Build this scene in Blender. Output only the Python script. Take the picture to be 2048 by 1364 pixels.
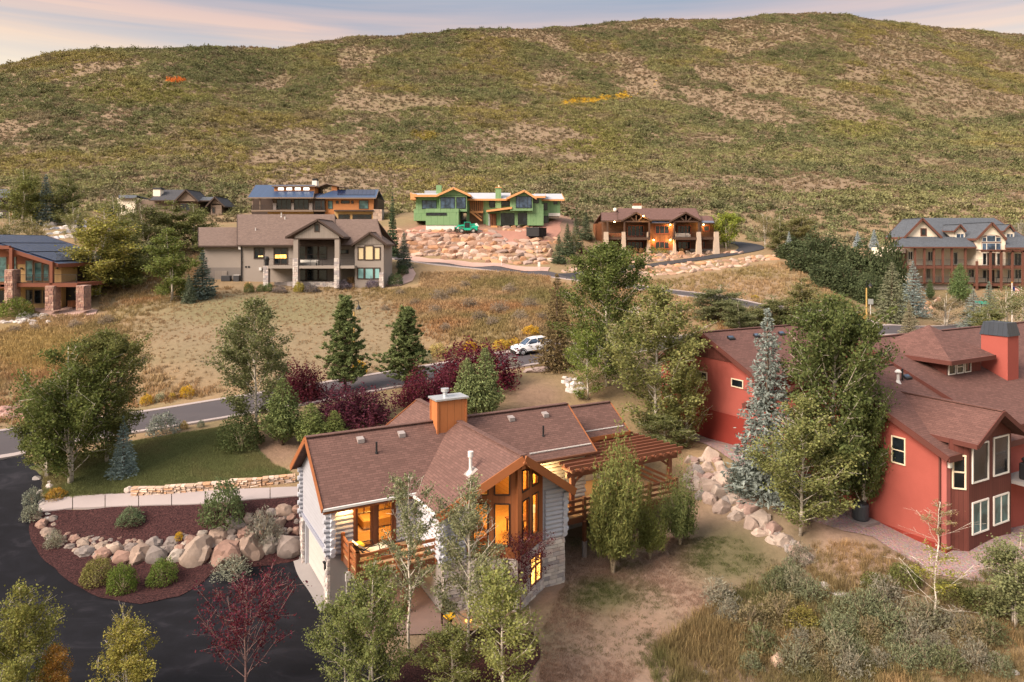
import bpy, bmesh, math, random
import numpy as np
from mathutils import Vector, Matrix, geometry
random.seed(7); RNG = np.random.default_rng(7)
for o in list(bpy.data.objects): bpy.data.objects.remove(o)
SC = bpy.context.scene; COL = SC.collection
R = math.radians
# ------------------------------------------------------------ camera
FPX, YH, ZC = 1400.0, 490.0, 18.0          # focal length and horizon row in photo pixels (2048 wide), eye height in metres
cam = bpy.data.cameras.new('camera'); camo = bpy.data.objects.new('camera', cam); COL.objects.link(camo)
camo.location = (0, 0, ZC); camo.rotation_euler = (R(90), 0, 0)
cam.sensor_width = 36; cam.lens = FPX / 2048 * 36; cam.shift_y = (YH - 682) / 2048
cam.clip_start = 0.5; cam.clip_end = 6000; SC.camera = camo
# ------------------------------------------------------------ sky and sun (soft evening glow from the left)
SUN_AZ, SUN_EL = R(-124), R(38)             # azimuth from +Y, negative = left of view
wd = bpy.data.worlds.new('World'); SC.world = wd; wd.use_nodes = True
nt = wd.node_tree; nt.nodes.clear()
def wn(t, **k):
    n = nt.nodes.new(t)
    for a, b in k.items(): setattr(n, a, b)
    return n
sky = wn('ShaderNodeTexSky', sky_type='NISHITA', sun_disc=False, sun_elevation=SUN_EL, sun_rotation=SUN_AZ, air_density=1.2, dust_density=2.5, ozone_density=1.5)
tc = wn('ShaderNodeTexCoord'); sep = wn('ShaderNodeSeparateXYZ'); nt.links.new(tc.outputs['Generated'], sep.inputs[0])
mp = wn('ShaderNodeMapping'); mp.inputs['Scale'].default_value = (1.2, 1.2, 24); mp.inputs['Location'].default_value = (1.3, .2, .35); nt.links.new(tc.outputs['Generated'], mp.inputs[0])
nz = wn('ShaderNodeTexNoise'); nz.inputs['Scale'].default_value = 1.6; nz.inputs['Detail'].default_value = 6; nz.inputs['Distortion'].default_value = .35; nt.links.new(mp.outputs[0], nz.inputs['Vector'])
cr = wn('ShaderNodeValToRGB'); cr.color_ramp.elements[0].position = .30; cr.color_ramp.elements[1].position = .60; nt.links.new(nz.outputs['Fac'], cr.inputs[0])
# cloud sheet: blue-grey veil high up, peach lower, cream towards the horizon
vr = wn('ShaderNodeValToRGB'); e = vr.color_ramp.elements
e[0].position = .0; e[0].color = (.80, .66, .44, 1); e[1].position = 1.0; e[1].color = (.98, .95, .93, 1)
for p, c in ((.20, (.76, .62, .43, 1)), (.25, (.68, .47, .32, 1)), (.288, (.60, .40, .31, 1)), (.312, (.36, .31, .32, 1)), (.36, (.34, .34, .37, 1)), (.60, (.74, .72, .72, 1))):
    x = e.new(p); x.color = c
nt.links.new(sep.outputs['Z'], vr.inputs[0])
vr2 = wn('ShaderNodeValToRGB'); e = vr2.color_ramp.elements
e[0].position = 0; e[0].color = (.66, .58, .44, 1); e[1].position = 1; e[1].color = (.90, .90, .92, 1)
for p, c in ((.235, (.50, .44, .39, 1)), (.28, (.31, .30, .33, 1)), (.315, (.19, .235, .30, 1)), (.40, (.28, .34, .41, 1)), (.6, (.62, .64, .68, 1))):
    x = e.new(p); x.color = c
nt.links.new(sep.outputs['Z'], vr2.inputs[0])
mx = wn('ShaderNodeMix', data_type='RGBA'); nt.links.new(cr.outputs[0], mx.inputs[0]); nt.links.new(vr2.outputs[0], mx.inputs[6]); nt.links.new(vr.outputs[0], mx.inputs[7])
bg1 = wn('ShaderNodeBackground'); bg1.inputs[1].default_value = .06; nt.links.new(sky.outputs[0], bg1.inputs[0])
bg2 = wn('ShaderNodeBackground'); bg2.inputs[1].default_value = .42; nt.links.new(mx.outputs[2], bg2.inputs[0])
ads = wn('ShaderNodeMixShader'); ads.inputs[0].default_value = .80; nt.links.new(bg1.outputs[0], ads.inputs[1]); nt.links.new(bg2.outputs[0], ads.inputs[2])
wo = wn('ShaderNodeOutputWorld'); nt.links.new(ads.outputs[0], wo.inputs[0])
sl = bpy.data.lights.new('sun', 'SUN'); sl.energy = 2.3; sl.angle = R(36); sl.color = (1.0, .83, .68)
so = bpy.data.objects.new('sun', sl); COL.objects.link(so)
sd = Vector((math.sin(SUN_AZ) * math.cos(SUN_EL), math.cos(SUN_AZ) * math.cos(SUN_EL), math.sin(SUN_EL)))
so.rotation_euler = sd.to_track_quat('Z', 'Y').to_euler(); so.location = (-60, 20, 60)
vs = SC.view_settings; vs.view_transform = 'Standard'; vs.look = 'None'; vs.gamma = 1; vs.exposure = 1.86; vs.use_curve_mapping = False
SC.cycles.use_denoising = True
try: SC.cycles.denoiser = 'OPENIMAGEDENOISE'
except Exception: pass
SC.cycles.max_bounces = 5; SC.cycles.diffuse_bounces = 2; SC.cycles.glossy_bounces = 2; SC.cycles.transmission_bounces = 3; SC.cycles.transparent_max_bounces = 6
SC.cycles.caustics_reflective = False; SC.cycles.caustics_refractive = False; SC.cycles.sample_clamp_indirect = 4
SC.cycles.use_adaptive_sampling = True; SC.cycles.adaptive_threshold = .02
# ------------------------------------------------------------ helpers
def W(px, py, d): return ((px - 1024) / FPX * d, d, ZC - (py - YH) * d / FPX)
def tag(o, label=None, cat=None, group=None, kind=None):
    if label: o['label'] = label
    if cat: o['category'] = cat
    if group: o['group'] = group
    if kind: o['kind'] = kind
    return o
def empty(name, loc=(0, 0, 0), rz=0.0, label=None, cat=None, group=None):
    o = bpy.data.objects.new(name, None); COL.objects.link(o); o.location = loc; o.rotation_euler = (0, 0, rz); o.empty_display_size = .3
    return tag(o, label, cat, group)
def link(name, me, parent=None):
    o = bpy.data.objects.new(name, me); COL.objects.link(o)
    if parent is not None: o.parent = parent
    return o
def unit(a): return a / (np.linalg.norm(a) + 1e-12)
def auto_uv(me):
    n = len(me.loops)
    if not n: return
    co = np.empty(len(me.vertices) * 3); me.vertices.foreach_get('co', co); co = co.reshape(-1, 3)
    li = np.empty(n, dtype=np.int32); me.loops.foreach_get('vertex_index', li)
    pn = np.empty(len(me.polygons) * 3); me.polygons.foreach_get('normal', pn); pn = pn.reshape(-1, 3)
    lt = np.empty(len(me.polygons), dtype=np.int32); me.polygons.foreach_get('loop_total', lt)
    N = np.repeat(pn, lt, axis=0)
    T = np.stack([-N[:, 1], N[:, 0], np.zeros(n)], 1); L = np.linalg.norm(T, axis=1); flat = L < .05
    T[flat] = (1, 0, 0); L[flat] = 1; T /= L[:, None]
    B = np.cross(N, T); P = co[li]
    uv = np.stack([(P * T).sum(1), (P * B).sum(1)], 1)
    me.uv_layers.new(name='UV').data.foreach_set('uv', uv.astype(np.float32).ravel())
class MB:
    def __init__(s): s.v = []; s.f = []; s.m = []
    def add(s, V, F, m=0):
        n = len(s.v); s.v += [tuple(p) for p in V]; s.f += [tuple(i + n for i in f) for f in F]; s.m += [m] * len(F); return s
    def box(s, x0, x1, y0, y1, z0, z1, m=0):
        return s.add([(x0, y0, z0), (x1, y0, z0), (x1, y1, z0), (x0, y1, z0), (x0, y0, z1), (x1, y0, z1), (x1, y1, z1), (x0, y1, z1)],
                     [(3, 2, 1, 0), (4, 5, 6, 7), (0, 1, 5, 4), (1, 2, 6, 5), (2, 3, 7, 6), (3, 0, 4, 7)], m)
    def extr(s, poly, vec, m=0):
        """closed solid: a planar 3D polygon pushed along vec"""
        n = len(poly); v = Vector(vec); P = [Vector(p) for p in poly]
        nn = sum(((P[i]).cross(P[(i + 1) % n]) for i in range(n)), Vector())
        if nn.dot(v) > 0: P = P[::-1]
        V = P + [p + v for p in P]
        F = [tuple(range(n)), tuple(range(2 * n - 1, n - 1, -1))] + [(i, i + n, (i + 1) % n + n, (i + 1) % n) for i in range(n)]
        return s.add(V, F, m)
    def slab(s, poly, th, m=0): return s.extr(poly, (0, 0, -th), m)
    def bar(s, p, q, w, h, up=(0, 0, 1), m=0):
        p, q = Vector(p), Vector(q); d = (q - p).normalized(); u = Vector(up)
        if abs(d.dot(u)) > .98: u = Vector((0, 1, 0))
        a = d.cross(u).normalized() * w / 2; b = a.cross(d).normalized() * h / 2
        V = [p - a - b, p + a - b, p + a + b, p - a + b, q - a - b, q + a - b, q + a + b, q - a + b]
        return s.add(V, [(0, 1, 2, 3), (7, 6, 5, 4), (0, 4, 5, 1), (1, 5, 6, 2), (2, 6, 7, 3), (3, 7, 4, 0)], m)
    def tube(s, pts, rad, n=6, m=0, caps=True):
        P = [Vector(p) for p in pts]; k0 = len(s.v); V = []; F = []
        rr = rad if isinstance(rad, (list, tuple)) else [rad] * len(P)
        for i, p in enumerate(P):
            d = (P[min(i + 1, len(P) - 1)] - P[max(i - 1, 0)]).normalized()
            u = Vector((0, 0, 1)) if abs(d.z) < .9 else Vector((1, 0, 0))
            a = d.cross(u).normalized(); b = d.cross(a)
            for j in range(n):
                t = 2 * math.pi * j / n; V.append(p + (a * math.cos(t) + b * math.sin(t)) * rr[i])
        for i in range(len(P) - 1):
            for j in range(n):
                j2 = (j + 1) % n; F.append((i * n + j, (i + 1) * n + j, (i + 1) * n + j2, i * n + j2))
        if caps: F += [tuple(range(n)), tuple(range(len(V) - 1, len(V) - n - 1, -1))]
        return s.add(V, F, m)
    def lathe(s, prof, n=12, c=(0, 0), m=0):
        V = [(c[0] + r * math.cos(2 * math.pi * j / n), c[1] + r * math.sin(2 * math.pi * j / n), z) for r, z in prof for j in range(n)]
        F = [(i * n + j, i * n + (j + 1) % n, (i + 1) * n + (j + 1) % n, (i + 1) * n + j) for i in range(len(prof) - 1) for j in range(n)]
        F += [tuple(range(n - 1, -1, -1)), tuple(range((len(prof) - 1) * n, len(prof) * n))]
        return s.add(V, F, m)
    def mesh(s, name, mat, bevel=0, smooth=False):
        me = bpy.data.meshes.new(name); me.from_pydata(s.v, [], s.f)
        bm = bmesh.new(); bm.from_mesh(me)
        if not s.noflip: bmesh.ops.recalc_face_normals(bm, faces=bm.faces)
        if bevel: bmesh.ops.bevel(bm, geom=bm.edges[:], offset=bevel, segments=1, affect='EDGES', clamp_overlap=True)
        bm.to_mesh(me); bm.free()
        for mm in (mat if isinstance(mat, (list, tuple)) else [mat]): me.materials.append(mm)
        if isinstance(mat, (list, tuple)) and not bevel: me.polygons.foreach_set('material_index', s.m)
        if smooth: me.polygons.foreach_set('use_smooth', [True] * len(me.polygons))
        auto_uv(me); return me
    noflip = False
    def build(s, name, mat, parent=None, bevel=0, smooth=False):
        return link(name, s.mesh(name, mat, bevel, smooth), parent)
def copy_tree(o, parent=None):
    c = o.copy(); COL.objects.link(c); c.parent = parent
    for ch in list(o.children): copy_tree(ch, c)
    return c
# ------------------------------------------------------------ materials
class NT:
    def __init__(s, name):
        s.m = bpy.data.materials.new(name); s.m.use_nodes = True; s.t = s.m.node_tree; s.n = s.t.nodes; s.b = s.n['Principled BSDF']; s.out = s.n['Material Output']
    def new(s, t, **k):
        n = s.n.new(t)
        for a, b in k.items(): setattr(n, a, b)
        return n
    def lk(s, a, b): s.t.links.new(a, b); return s
    def coords(s, kind='Object', scale=(1, 1, 1)):
        tc = s.new('ShaderNodeTexCoord'); mp = s.new('ShaderNodeMapping'); mp.inputs['Scale'].default_value = scale; s.lk(tc.outputs[kind], mp.inputs[0]); return mp.outputs[0]
    def noise(s, vec, scale, detail=4, rough=.6, dist=0):
        n = s.new('ShaderNodeTexNoise'); n.inputs['Scale'].default_value = scale; n.inputs['Detail'].default_value = detail; n.inputs['Roughness'].default_value = rough; n.inputs['Distortion'].default_value = dist
        if vec is not None: s.lk(vec, n.inputs['Vector'])
        return n.outputs['Fac']
    def ramp(s, fac, pts):
        r = s.new('ShaderNodeValToRGB'); e = r.color_ramp.elements
        e[0].position, e[0].color = pts[0][0], c4(pts[0][1]); e[1].position, e[1].color = pts[-1][0], c4(pts[-1][1])
        for p, c in pts[1:-1]: x = e.new(p); x.color = c4(c)
        s.lk(fac, r.inputs[0]); return r.outputs[0]
    def mix(s, fac, a, b, mode='MIX'):
        m = s.new('ShaderNodeMix', data_type='RGBA', blend_type=mode)
        for i, v in ((0, fac), (6, a), (7, b)):
            if hasattr(v, 'links') or hasattr(v, 'is_linked'): s.lk(v, m.inputs[i])
            else: m.inputs[i].default_value = v if i == 0 else c4(v)
        return m.outputs[2]
    def bump(s, h, st=.3, dist=.02):
        b = s.new('ShaderNodeBump'); b.inputs['Strength'].default_value = st; b.inputs['Distance'].default_value = dist; s.lk(h, b.inputs['Height']); s.lk(b.outputs[0], s.b.inputs['Normal']); return s
    def base(s, c, rough=.8, spec=.3, metal=0):
        if hasattr(c, 'is_linked'): s.lk(c, s.b.inputs['Base Color'])
        else: s.b.inputs['Base Color'].default_value = c4(c)
        s.b.inputs['Roughness'].default_value = rough; s.b.inputs['Specular IOR Level'].default_value = spec; s.b.inputs['Metallic'].default_value = metal; return s
def c4(c): return (c[0], c[1], c[2], 1) if len(c) == 3 else tuple(c)
def dk(c, k): return tuple(min(1, x * k) for x in c[:3])
def mat_plain(name, c, rough=.7, var=.18, scale=1.5, fine=14, spec=.3, metal=0, bump=.15, kind='Object', sc=(1, 1, 1)):
    t = NT(name); v = t.coords(kind, sc); f = t.noise(v, scale, 5); g = t.noise(v, fine, 4)
    a = t.mix(f, dk(c, 1 - var), dk(c, 1 + var)); a = t.mix(g, t.mix(.5, a, dk(c, 1 - var)), a)
    t.base(a, rough, spec, metal)
    if bump: t.bump(g, bump, .02)
    return t.m
def mat_shingle(name, c, var=.28):
    t = NT(name); v = t.coords('UV'); br = t.new('ShaderNodeTexBrick'); t.lk(v, br.inputs['Vector'])
    for k, x in (('Scale', 1.0), ('Mortar Size', .012), ('Mortar Smooth', .3), ('Bias', 0.0), ('Brick Width', .34), ('Row Height', .145)): br.inputs[k].default_value = x
    br.inputs['Color1'].default_value = c4(dk(c, 1 - var)); br.inputs['Color2'].default_value = c4(dk(c, 1 + var)); br.inputs['Mortar'].default_value = c4(dk(c, .45)); br.offset = .37
    f = t.noise(v, .35, 5, .6); g = t.noise(v, 9, 3); col = t.mix(f, t.mix(.75, br.outputs['Color'], dk(c, .55), 'MIX'), br.outputs['Color']); 
    col = t.mix(f, t.mix(.28, br.outputs['Color'], dk(c, .6)), br.outputs['Color']); col = t.mix(.35, col, t.mix(g, dk(c, .7), dk(c, 1.35)))
    t.base(col, .9, .25); t.bump(br.outputs['Fac'], .6, -.02); return t.m
def mat_boards(name, c, w=.2, var=.15, vertical=True, rough=.7, mort=.012, length=6.0, gap=.35):
    t = NT(name); v = t.coords('UV', (1, 1, 1))
    if vertical:
        mp = t.new('ShaderNodeMapping'); mp.inputs['Rotation'].default_value = (0, 0, R(90)); t.lk(v, mp.inputs[0]); v2 = mp.outputs[0]
    else: v2 = v
    br = t.new('ShaderNodeTexBrick'); t.lk(v2, br.inputs['Vector'])
    for k, x in (('Scale', 1.0), ('Mortar Size', mort), ('Mortar Smooth', .2), ('Bias', 0.0), ('Brick Width', length), ('Row Height', w)): br.inputs[k].default_value = x
    br.inputs['Color1'].default_value = c4(dk(c, 1 - var)); br.inputs['Color2'].default_value = c4(dk(c, 1 + var)); br.inputs['Mortar'].default_value = c4(dk(c, gap))
    mp2 = t.new('ShaderNodeMapping'); mp2.inputs['Scale'].default_value = (1, 14, 1); t.lk(v2, mp2.inputs[0]); g = t.noise(mp2.outputs[0], 1.2, 5)
    col = t.mix(.4, br.outputs['Color'], t.mix(g, dk(c, .6), dk(c, 1.3))); t.base(col, rough, .3); t.bump(br.outputs['Fac'], .4, -.015); return t.m
def mat_glass(name, c=(.012, .016, .020), rough=.12):
    t = NT(name); v = t.coords('Object'); f = t.noise(v, .9, 2, .5, .6); t.base(t.ramp(f, [(.35, dk(c, .4)), (.65, dk(c, 1.5))]), rough, .45); return t.m
def mat_emit(name, c, st, c2=None, scale=2.2):
    t = NT(name); v = t.coords('Object'); f = t.noise(v, scale, 3, .5, .4); col = t.ramp(f, [(.3, c2 or dk(c, .35)), (.62, c)]); t.base((.02, .02, .02), .2, .5)
    t.lk(col, t.b.inputs['Emission Color']); t.b.inputs['Emission Strength'].default_value = st; return t.m
def mat_clear(name):
    t = NT(name); tr = t.new('ShaderNodeBsdfTransparent'); tr.inputs[0].default_value = (.92, .92, .9, 1); gl = t.new('ShaderNodeBsdfGlossy'); gl.inputs['Roughness'].default_value = .03
    lw = t.new('ShaderNodeLayerWeight'); lw.inputs['Blend'].default_value = .5; pw = t.new('ShaderNodeMath', operation='POWER'); t.lk(lw.outputs['Facing'], pw.inputs[0]); pw.inputs[1].default_value = 4; ml = t.new('ShaderNodeMath', operation='MULTIPLY_ADD'); t.lk(pw.outputs[0], ml.inputs[0]); ml.inputs[1].default_value = .6; ml.inputs[2].default_value = .03; mx = t.new('ShaderNodeMixShader'); t.lk(ml.outputs[0], mx.inputs[0]); t.lk(tr.outputs[0], mx.inputs[1]); t.lk(gl.outputs[0], mx.inputs[2]); t.lk(mx.outputs[0], t.out.inputs[0]); return t.m
def mat_leaf(name, transl=.33, var=.35, rough=.65):
    """leaf colour = the object's own colour, each leaf a little different"""
    t = NT(name); oi = t.new('ShaderNodeObjectInfo'); ge = t.new('ShaderNodeNewGeometry')
    hs = t.new('ShaderNodeHueSaturation'); t.lk(oi.outputs['Color'], hs.inputs['Color'])
    m1 = t.new('ShaderNodeMapRange'); m1.inputs['To Min'].default_value = 1 - var; m1.inputs['To Max'].default_value = 1 + var; t.lk(ge.outputs['Random Per Island'], m1.inputs[0]); t.lk(m1.outputs[0], hs.inputs['Value'])
    wnz = t.new('ShaderNodeTexWhiteNoise', noise_dimensions='1D'); t.lk(ge.outputs['Random Per Island'], wnz.inputs['W'])
    m2 = t.new('ShaderNodeMapRange'); m2.inputs['To Min'].default_value = .478; m2.inputs['To Max'].default_value = .515; t.lk(wnz.outputs['Value'], m2.inputs[0]); t.lk(m2.outputs[0], hs.inputs['Hue'])
    v = t.coords('Object'); f = t.noise(v, .55, 3); col = t.mix(f, t.mix(.22, hs.outputs[0], (.03, .045, .015)), hs.outputs[0])
    t.base(col, rough, .08)
    tl = t.new('ShaderNodeBsdfTranslucent'); t.lk(col, tl.inputs[0]); mx = t.new('ShaderNodeMixShader'); mx.inputs[0].default_value = transl
    t.lk(t.b.outputs[0], mx.inputs[1]); t.lk(tl.outputs[0], mx.inputs[2]); t.lk(mx.outputs[0], t.out.inputs[0]); return t.m
def mat_objcol(name, rough=.8, var=.3, scale=2.2, bump=.35, fine=9):
    t = NT(name); oi = t.new('ShaderNodeObjectInfo'); v = t.coords('Object'); f = t.noise(v, scale, 5); g = t.noise(v, fine, 4)
    hs = t.new('ShaderNodeHueSaturation'); t.lk(oi.outputs['Color'], hs.inputs['Color']); m1 = t.new('ShaderNodeMapRange'); m1.inputs['To Min'].default_value = 1 - var; m1.inputs['To Max'].default_value = 1 + var
    t.lk(f, m1.inputs[0]); t.lk(m1.outputs[0], hs.inputs['Value']); col = t.mix(g, t.mix(.35, hs.outputs[0], (.06, .05, .045)), hs.outputs[0]); t.base(col, rough, .25); t.bump(g, bump, .03); return t.m
def mat_bark(name, c, c2):
    t = NT(name); v = t.coords('Object', (1, 1, 2.5)); f = t.noise(v, 3.2, 4, .7); t.base(t.ramp(f, [(.36, c2), (.46, c)]), .85, .2); t.bump(f, .3, .02); return t.m
MT = {}
MT['roof_brown'] = mat_shingle('brown shingles', (.135, .074, .062))
MT['roof_maroon'] = mat_shingle('maroon shingles', (.128, .064, .054))
MT['roof_taupe'] = mat_shingle('taupe shingles', (.150, .105, .088))
MT['roof_slate'] = mat_shingle('slate shingles', (.085, .095, .112))
MT['roof_dark'] = mat_shingle('dark shingles', (.06, .06, .068))
MT['cedar'] = mat_boards('stained cedar boards', (.30, .105, .038), .30, .18)
MT['cedar_trim'] = mat_plain('stained cedar trim', (.29, .10, .036), .6, .2, 2.0, 20)
MT['brown_trim'] = mat_plain('brown stained timber', (.155, .060, .030), .65, .25, 2, 18)
MT['dark_trim'] = mat_plain('dark brown trim', (.055, .034, .026), .6, .2)
MT['log'] = mat_plain('pale grey painted log', (.42, .43, .475), .75, .12, .9, 7, sc=(1, 1, 3))
MT['log_gable'] = mat_boards('pale grey lap boards', (.36, .36, .395), .22, .05, False, .75, .012, 9, .7)
MT['veneer'] = mat_objcol('stone veneer block', .85, .22, 2.5, .5)
MT['boulder'] = mat_objcol('boulder rock', .88, .35, 1.6, .6, 6)
MT['mortar'] = mat_plain('stone joint mortar', (.30, .26, .24), .9, .2)
MT['garage'] = mat_boards('garage door panels', (.50, .45, .42), .52, .03, False, .6, .01, 1.4, .6)
MT['concrete'] = mat_plain('concrete', (.22, .19, .185), .85, .12, 1.2, 18)
MT['foundation'] = mat_plain('foundation concrete', (.24, .22, .215), .85, .15)
MT['glass'] = mat_glass('dark window glass')
MT['glass_teal'] = mat_glass('teal window glass', (.06, .13, .13))
MT['glass_blue'] = mat_glass('sky window glass', (.05, .08, .13))
MT['clear'] = mat_clear('clear glazing')
MT['lit'] = mat_emit('lit window', (1.0, .50, .10), 1.3, (.35, .12, .015))
MT['lit_dim'] = mat_emit('dim lit window', (1.0, .62, .22), .75, (.25, .11, .03))
MT['shade_cream'] = mat_plain('cream roller shade', (.62, .50, .30), .8, .06, spec=.5)
MT['shade_teal'] = mat_plain('teal roller shade', (.22, .42, .42), .8, .08, spec=.5)
MT['metal'] = mat_plain('galvanised metal', (.55, .57, .60), .4, .15, 2, 12, .5, .6)
MT['white_metal'] = mat_plain('white metal', (.62, .60, .58), .5, .1)
MT['black_metal'] = mat_plain('black metal', (.018, .018, .020), .45, .3)
MT['blue_metal'] = mat_boards('blue standing seam metal', (.035, .062, .125), .45, .1, True, .35, .03, 30, .3)
MT['navy_metal'] = mat_boards('navy metal roof', (.030, .045, .085), .40, .12, True, .4, .03, 30, .3)
MT['solar'] = mat_boards('solar panel', (.012, .018, .045), 1.0, .15, True, .25, .02, 1.7, 3.0)
MT['red_stucco'] = mat_plain('red stucco', (.325, .082, .064), .9, .24, .7, 16, .2)
MT['deep_red'] = mat_plain('deep red stucco base', (.21, .028, .019), .85, .12, .7, 16)
MT['maroon_board'] = mat_boards('maroon vertical board siding', (.115, .034, .026), .22, .12)
MT['maroon_trim'] = mat_plain('maroon fascia', (.105, .034, .026), .7, .15)
MT['cream_trim'] = mat_plain('cream window trim', (.72, .60, .44), .6, .06)
MT['white_trim'] = mat_plain('white window trim', (.72, .68, .62), .55, .05)
MT['taupe_wall'] = mat_plain('taupe stucco', (.285, .245, .215), .9, .08, .5, 10)
MT['taupe_dark'] = mat_plain('dark taupe stucco', (.19, .165, .15), .9, .08, .5, 10)
MT['taupe_board'] = mat_boards('weathered vertical boards', (.235, .20, .175), .28, .12)
MT['ledge'] = mat_objcol('ledge stone', .88, .25, 2.5, .5)
MT['sheath'] = None
MT['raw_wood'] = mat_plain('fresh framing lumber', (.60, .29, .12), .7, .15, 2, 14)
MT['membrane'] = mat_plain('grey roof membrane', (.36, .37, .40), .6, .12, .6, 8)
MT['lodge_log'] = mat_boards('dark log siding', (.125, .058, .030), .26, .3, False, .7, .03, 5, .35)
MT['lodge_board'] = mat_boards('rust brown boards', (.20, .075, .030), .2, .3)
MT['cream_wall'] = mat_plain('cream stucco', (.80, .70, .57), .9, .06, .5, 10)
MT['orange_wood'] = mat_boards('orange cedar lap siding', (.47, .19, .07), .16, .15, False)
MT['tan_wall'] = mat_plain('tan stucco', (.42, .27, .12), .9, .1)
MT['rust_wood'] = mat_boards('rust wood siding', (.22, .072, .034), .16, .15, False)
MT['grey_wood'] = mat_boards('weathered barn wood', (.20, .145, .11), .2, .2, False)
MT['deck'] = mat_boards('deck boards', (.42, .27, .15), .15, .1, False, .7, .012, 5, .4)
MT['patio'] = mat_plain('pinkish flagstone', (.42, .28, .24), .85, .15, 1.2, 9)
MT['yellow'] = mat_plain('yellow paint', (.75, .42, .02), .6, .1)
MT['teal_machine'] = mat_plain('sea green machine paint', (.02, .42, .26), .45, .12)
MT['rubber'] = mat_plain('black rubber', (.02, .02, .02), .8, .2)
MT['car_white'] = mat_plain('white car paint', (.74, .74, .76), .2, .02, 1, 4, .6, 0, 0)
MT['interior'] = mat_boards('warm interior wood', (.55, .33, .14), .25, .1, False)
MT['leaf'] = mat_leaf('leaves')
MT['needle'] = mat_leaf('needles', .12, .3)
MT['bark'] = mat_bark('aspen bark', (.56, .50, .42), (.10, .085, .07))
MT['bark_brown'] = mat_bark('brown bark', (.13, .09, .065), (.05, .035, .025))
MT['bark_tan'] = mat_bark('tan twig bark', (.33, .27, .19), (.14, .10, .07))
t = NT('green sheathing'); v = t.coords('UV'); br = t.new('ShaderNodeTexBrick'); t.lk(v, br.inputs['Vector'])
for k, x in (('Scale', 1.0), ('Mortar Size', .03), ('Bias', 0.0), ('Brick Width', 1.22), ('Row Height', 2.44)): br.inputs[k].default_value = x
br.inputs['Color1'].default_value = (.16, .275, .13, 1); br.inputs['Color2'].default_value = (.185, .305, .148, 1); br.inputs['Mortar'].default_value = (.09, .18, .075, 1)
mp = t.new('ShaderNodeMapping'); mp.inputs['Scale'].default_value = (6, .7, 1); t.lk(v, mp.inputs[0]); g = t.noise(mp.outputs[0], 1.1, 2)
t.base(t.mix(t.ramp(g, [(.66, (0, 0, 0)), (.70, (1, 1, 1))]), br.outputs['Color'], (.035, .075, .035)), .6, .3); MT['sheath'] = t.m
# ------------------------------------------------------------ terrain
SKX = [-1400, -500, 0, 100, 200, 300, 450, 560, 650, 750, 850, 950, 1050, 1200, 1320, 1450, 1560, 1620, 1700, 1800, 1900, 2048, 2500, 3400]
SKY = [300, 200, 133, 113, 103, 98, 97, 100, 84, 73, 67, 60, 57, 52, 43, 37, 25, 23, 32, 50, 62, 71, 120, 260]
DTX = [-1400, 0, 400, 700, 1200, 1600, 2048, 3400]; DTY = [430, 500, 560, 700, 850, 900, 880, 760]
def vnoise(x, y, s, seed=0):
    """smooth value noise, 0..1"""
    x = np.asarray(x, float) / s + seed * 17.3; y = np.asarray(y, float) / s + seed * 31.7
    xi = np.floor(x); yi = np.floor(y); fx = x - xi; fy = y - yi; fx = fx * fx * (3 - 2 * fx); fy = fy * fy * (3 - 2 * fy)
    def h(a, b):
        q = np.sin(a * 127.1 + b * 311.7 + seed * 74.7) * 43758.5453
        return q - np.floor(q)
    return (h(xi, yi) * (1 - fx) + h(xi + 1, yi) * fx) * (1 - fy) + (h(xi, yi + 1) * (1 - fx) + h(xi + 1, yi + 1) * fx) * fy
def fbm(x, y, s, seed=0, o=4):
    a = 0; w = .5; n = 0
    for i in range(o): a = a + w * vnoise(x, y, s / 2 ** i, seed + i); n += w; w *= .55
    return a / n
def hill(x, y):
    d = np.maximum(y, 60.0); p = 1024 + FPX * x / d
    sky_ = np.interp(p, SKX, SKY); dt = np.interp(p, DTX, DTY)
    s = (d - 185) / (dt - 185); sc = np.clip(s, -.2, 1)
    py = sky_ + (398 - sky_) * np.power(np.clip(1 - sc, 0, 1.2), 1.22)
    z = ZC + d * (YH - py) / FPX
    over = np.clip(s - 1, 0, None) * (dt - 185)
    z = np.where(s > 1, ZC + dt * (YH - sky_) / FPX + (d - dt) * ((YH - sky_) / FPX) - .0016 * over ** 2 - .25 * over * np.clip(over / 60, 0, 1), z)
    z = z + (fbm(x, y, 90, 3) - .5) * np.clip((d - 190) / 12, 0, 9) + (fbm(x, y, 22, 5) - .5) * np.clip((d - 190) / 90, 0, 1.6)
    return np.maximum(z, -40)
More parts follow.
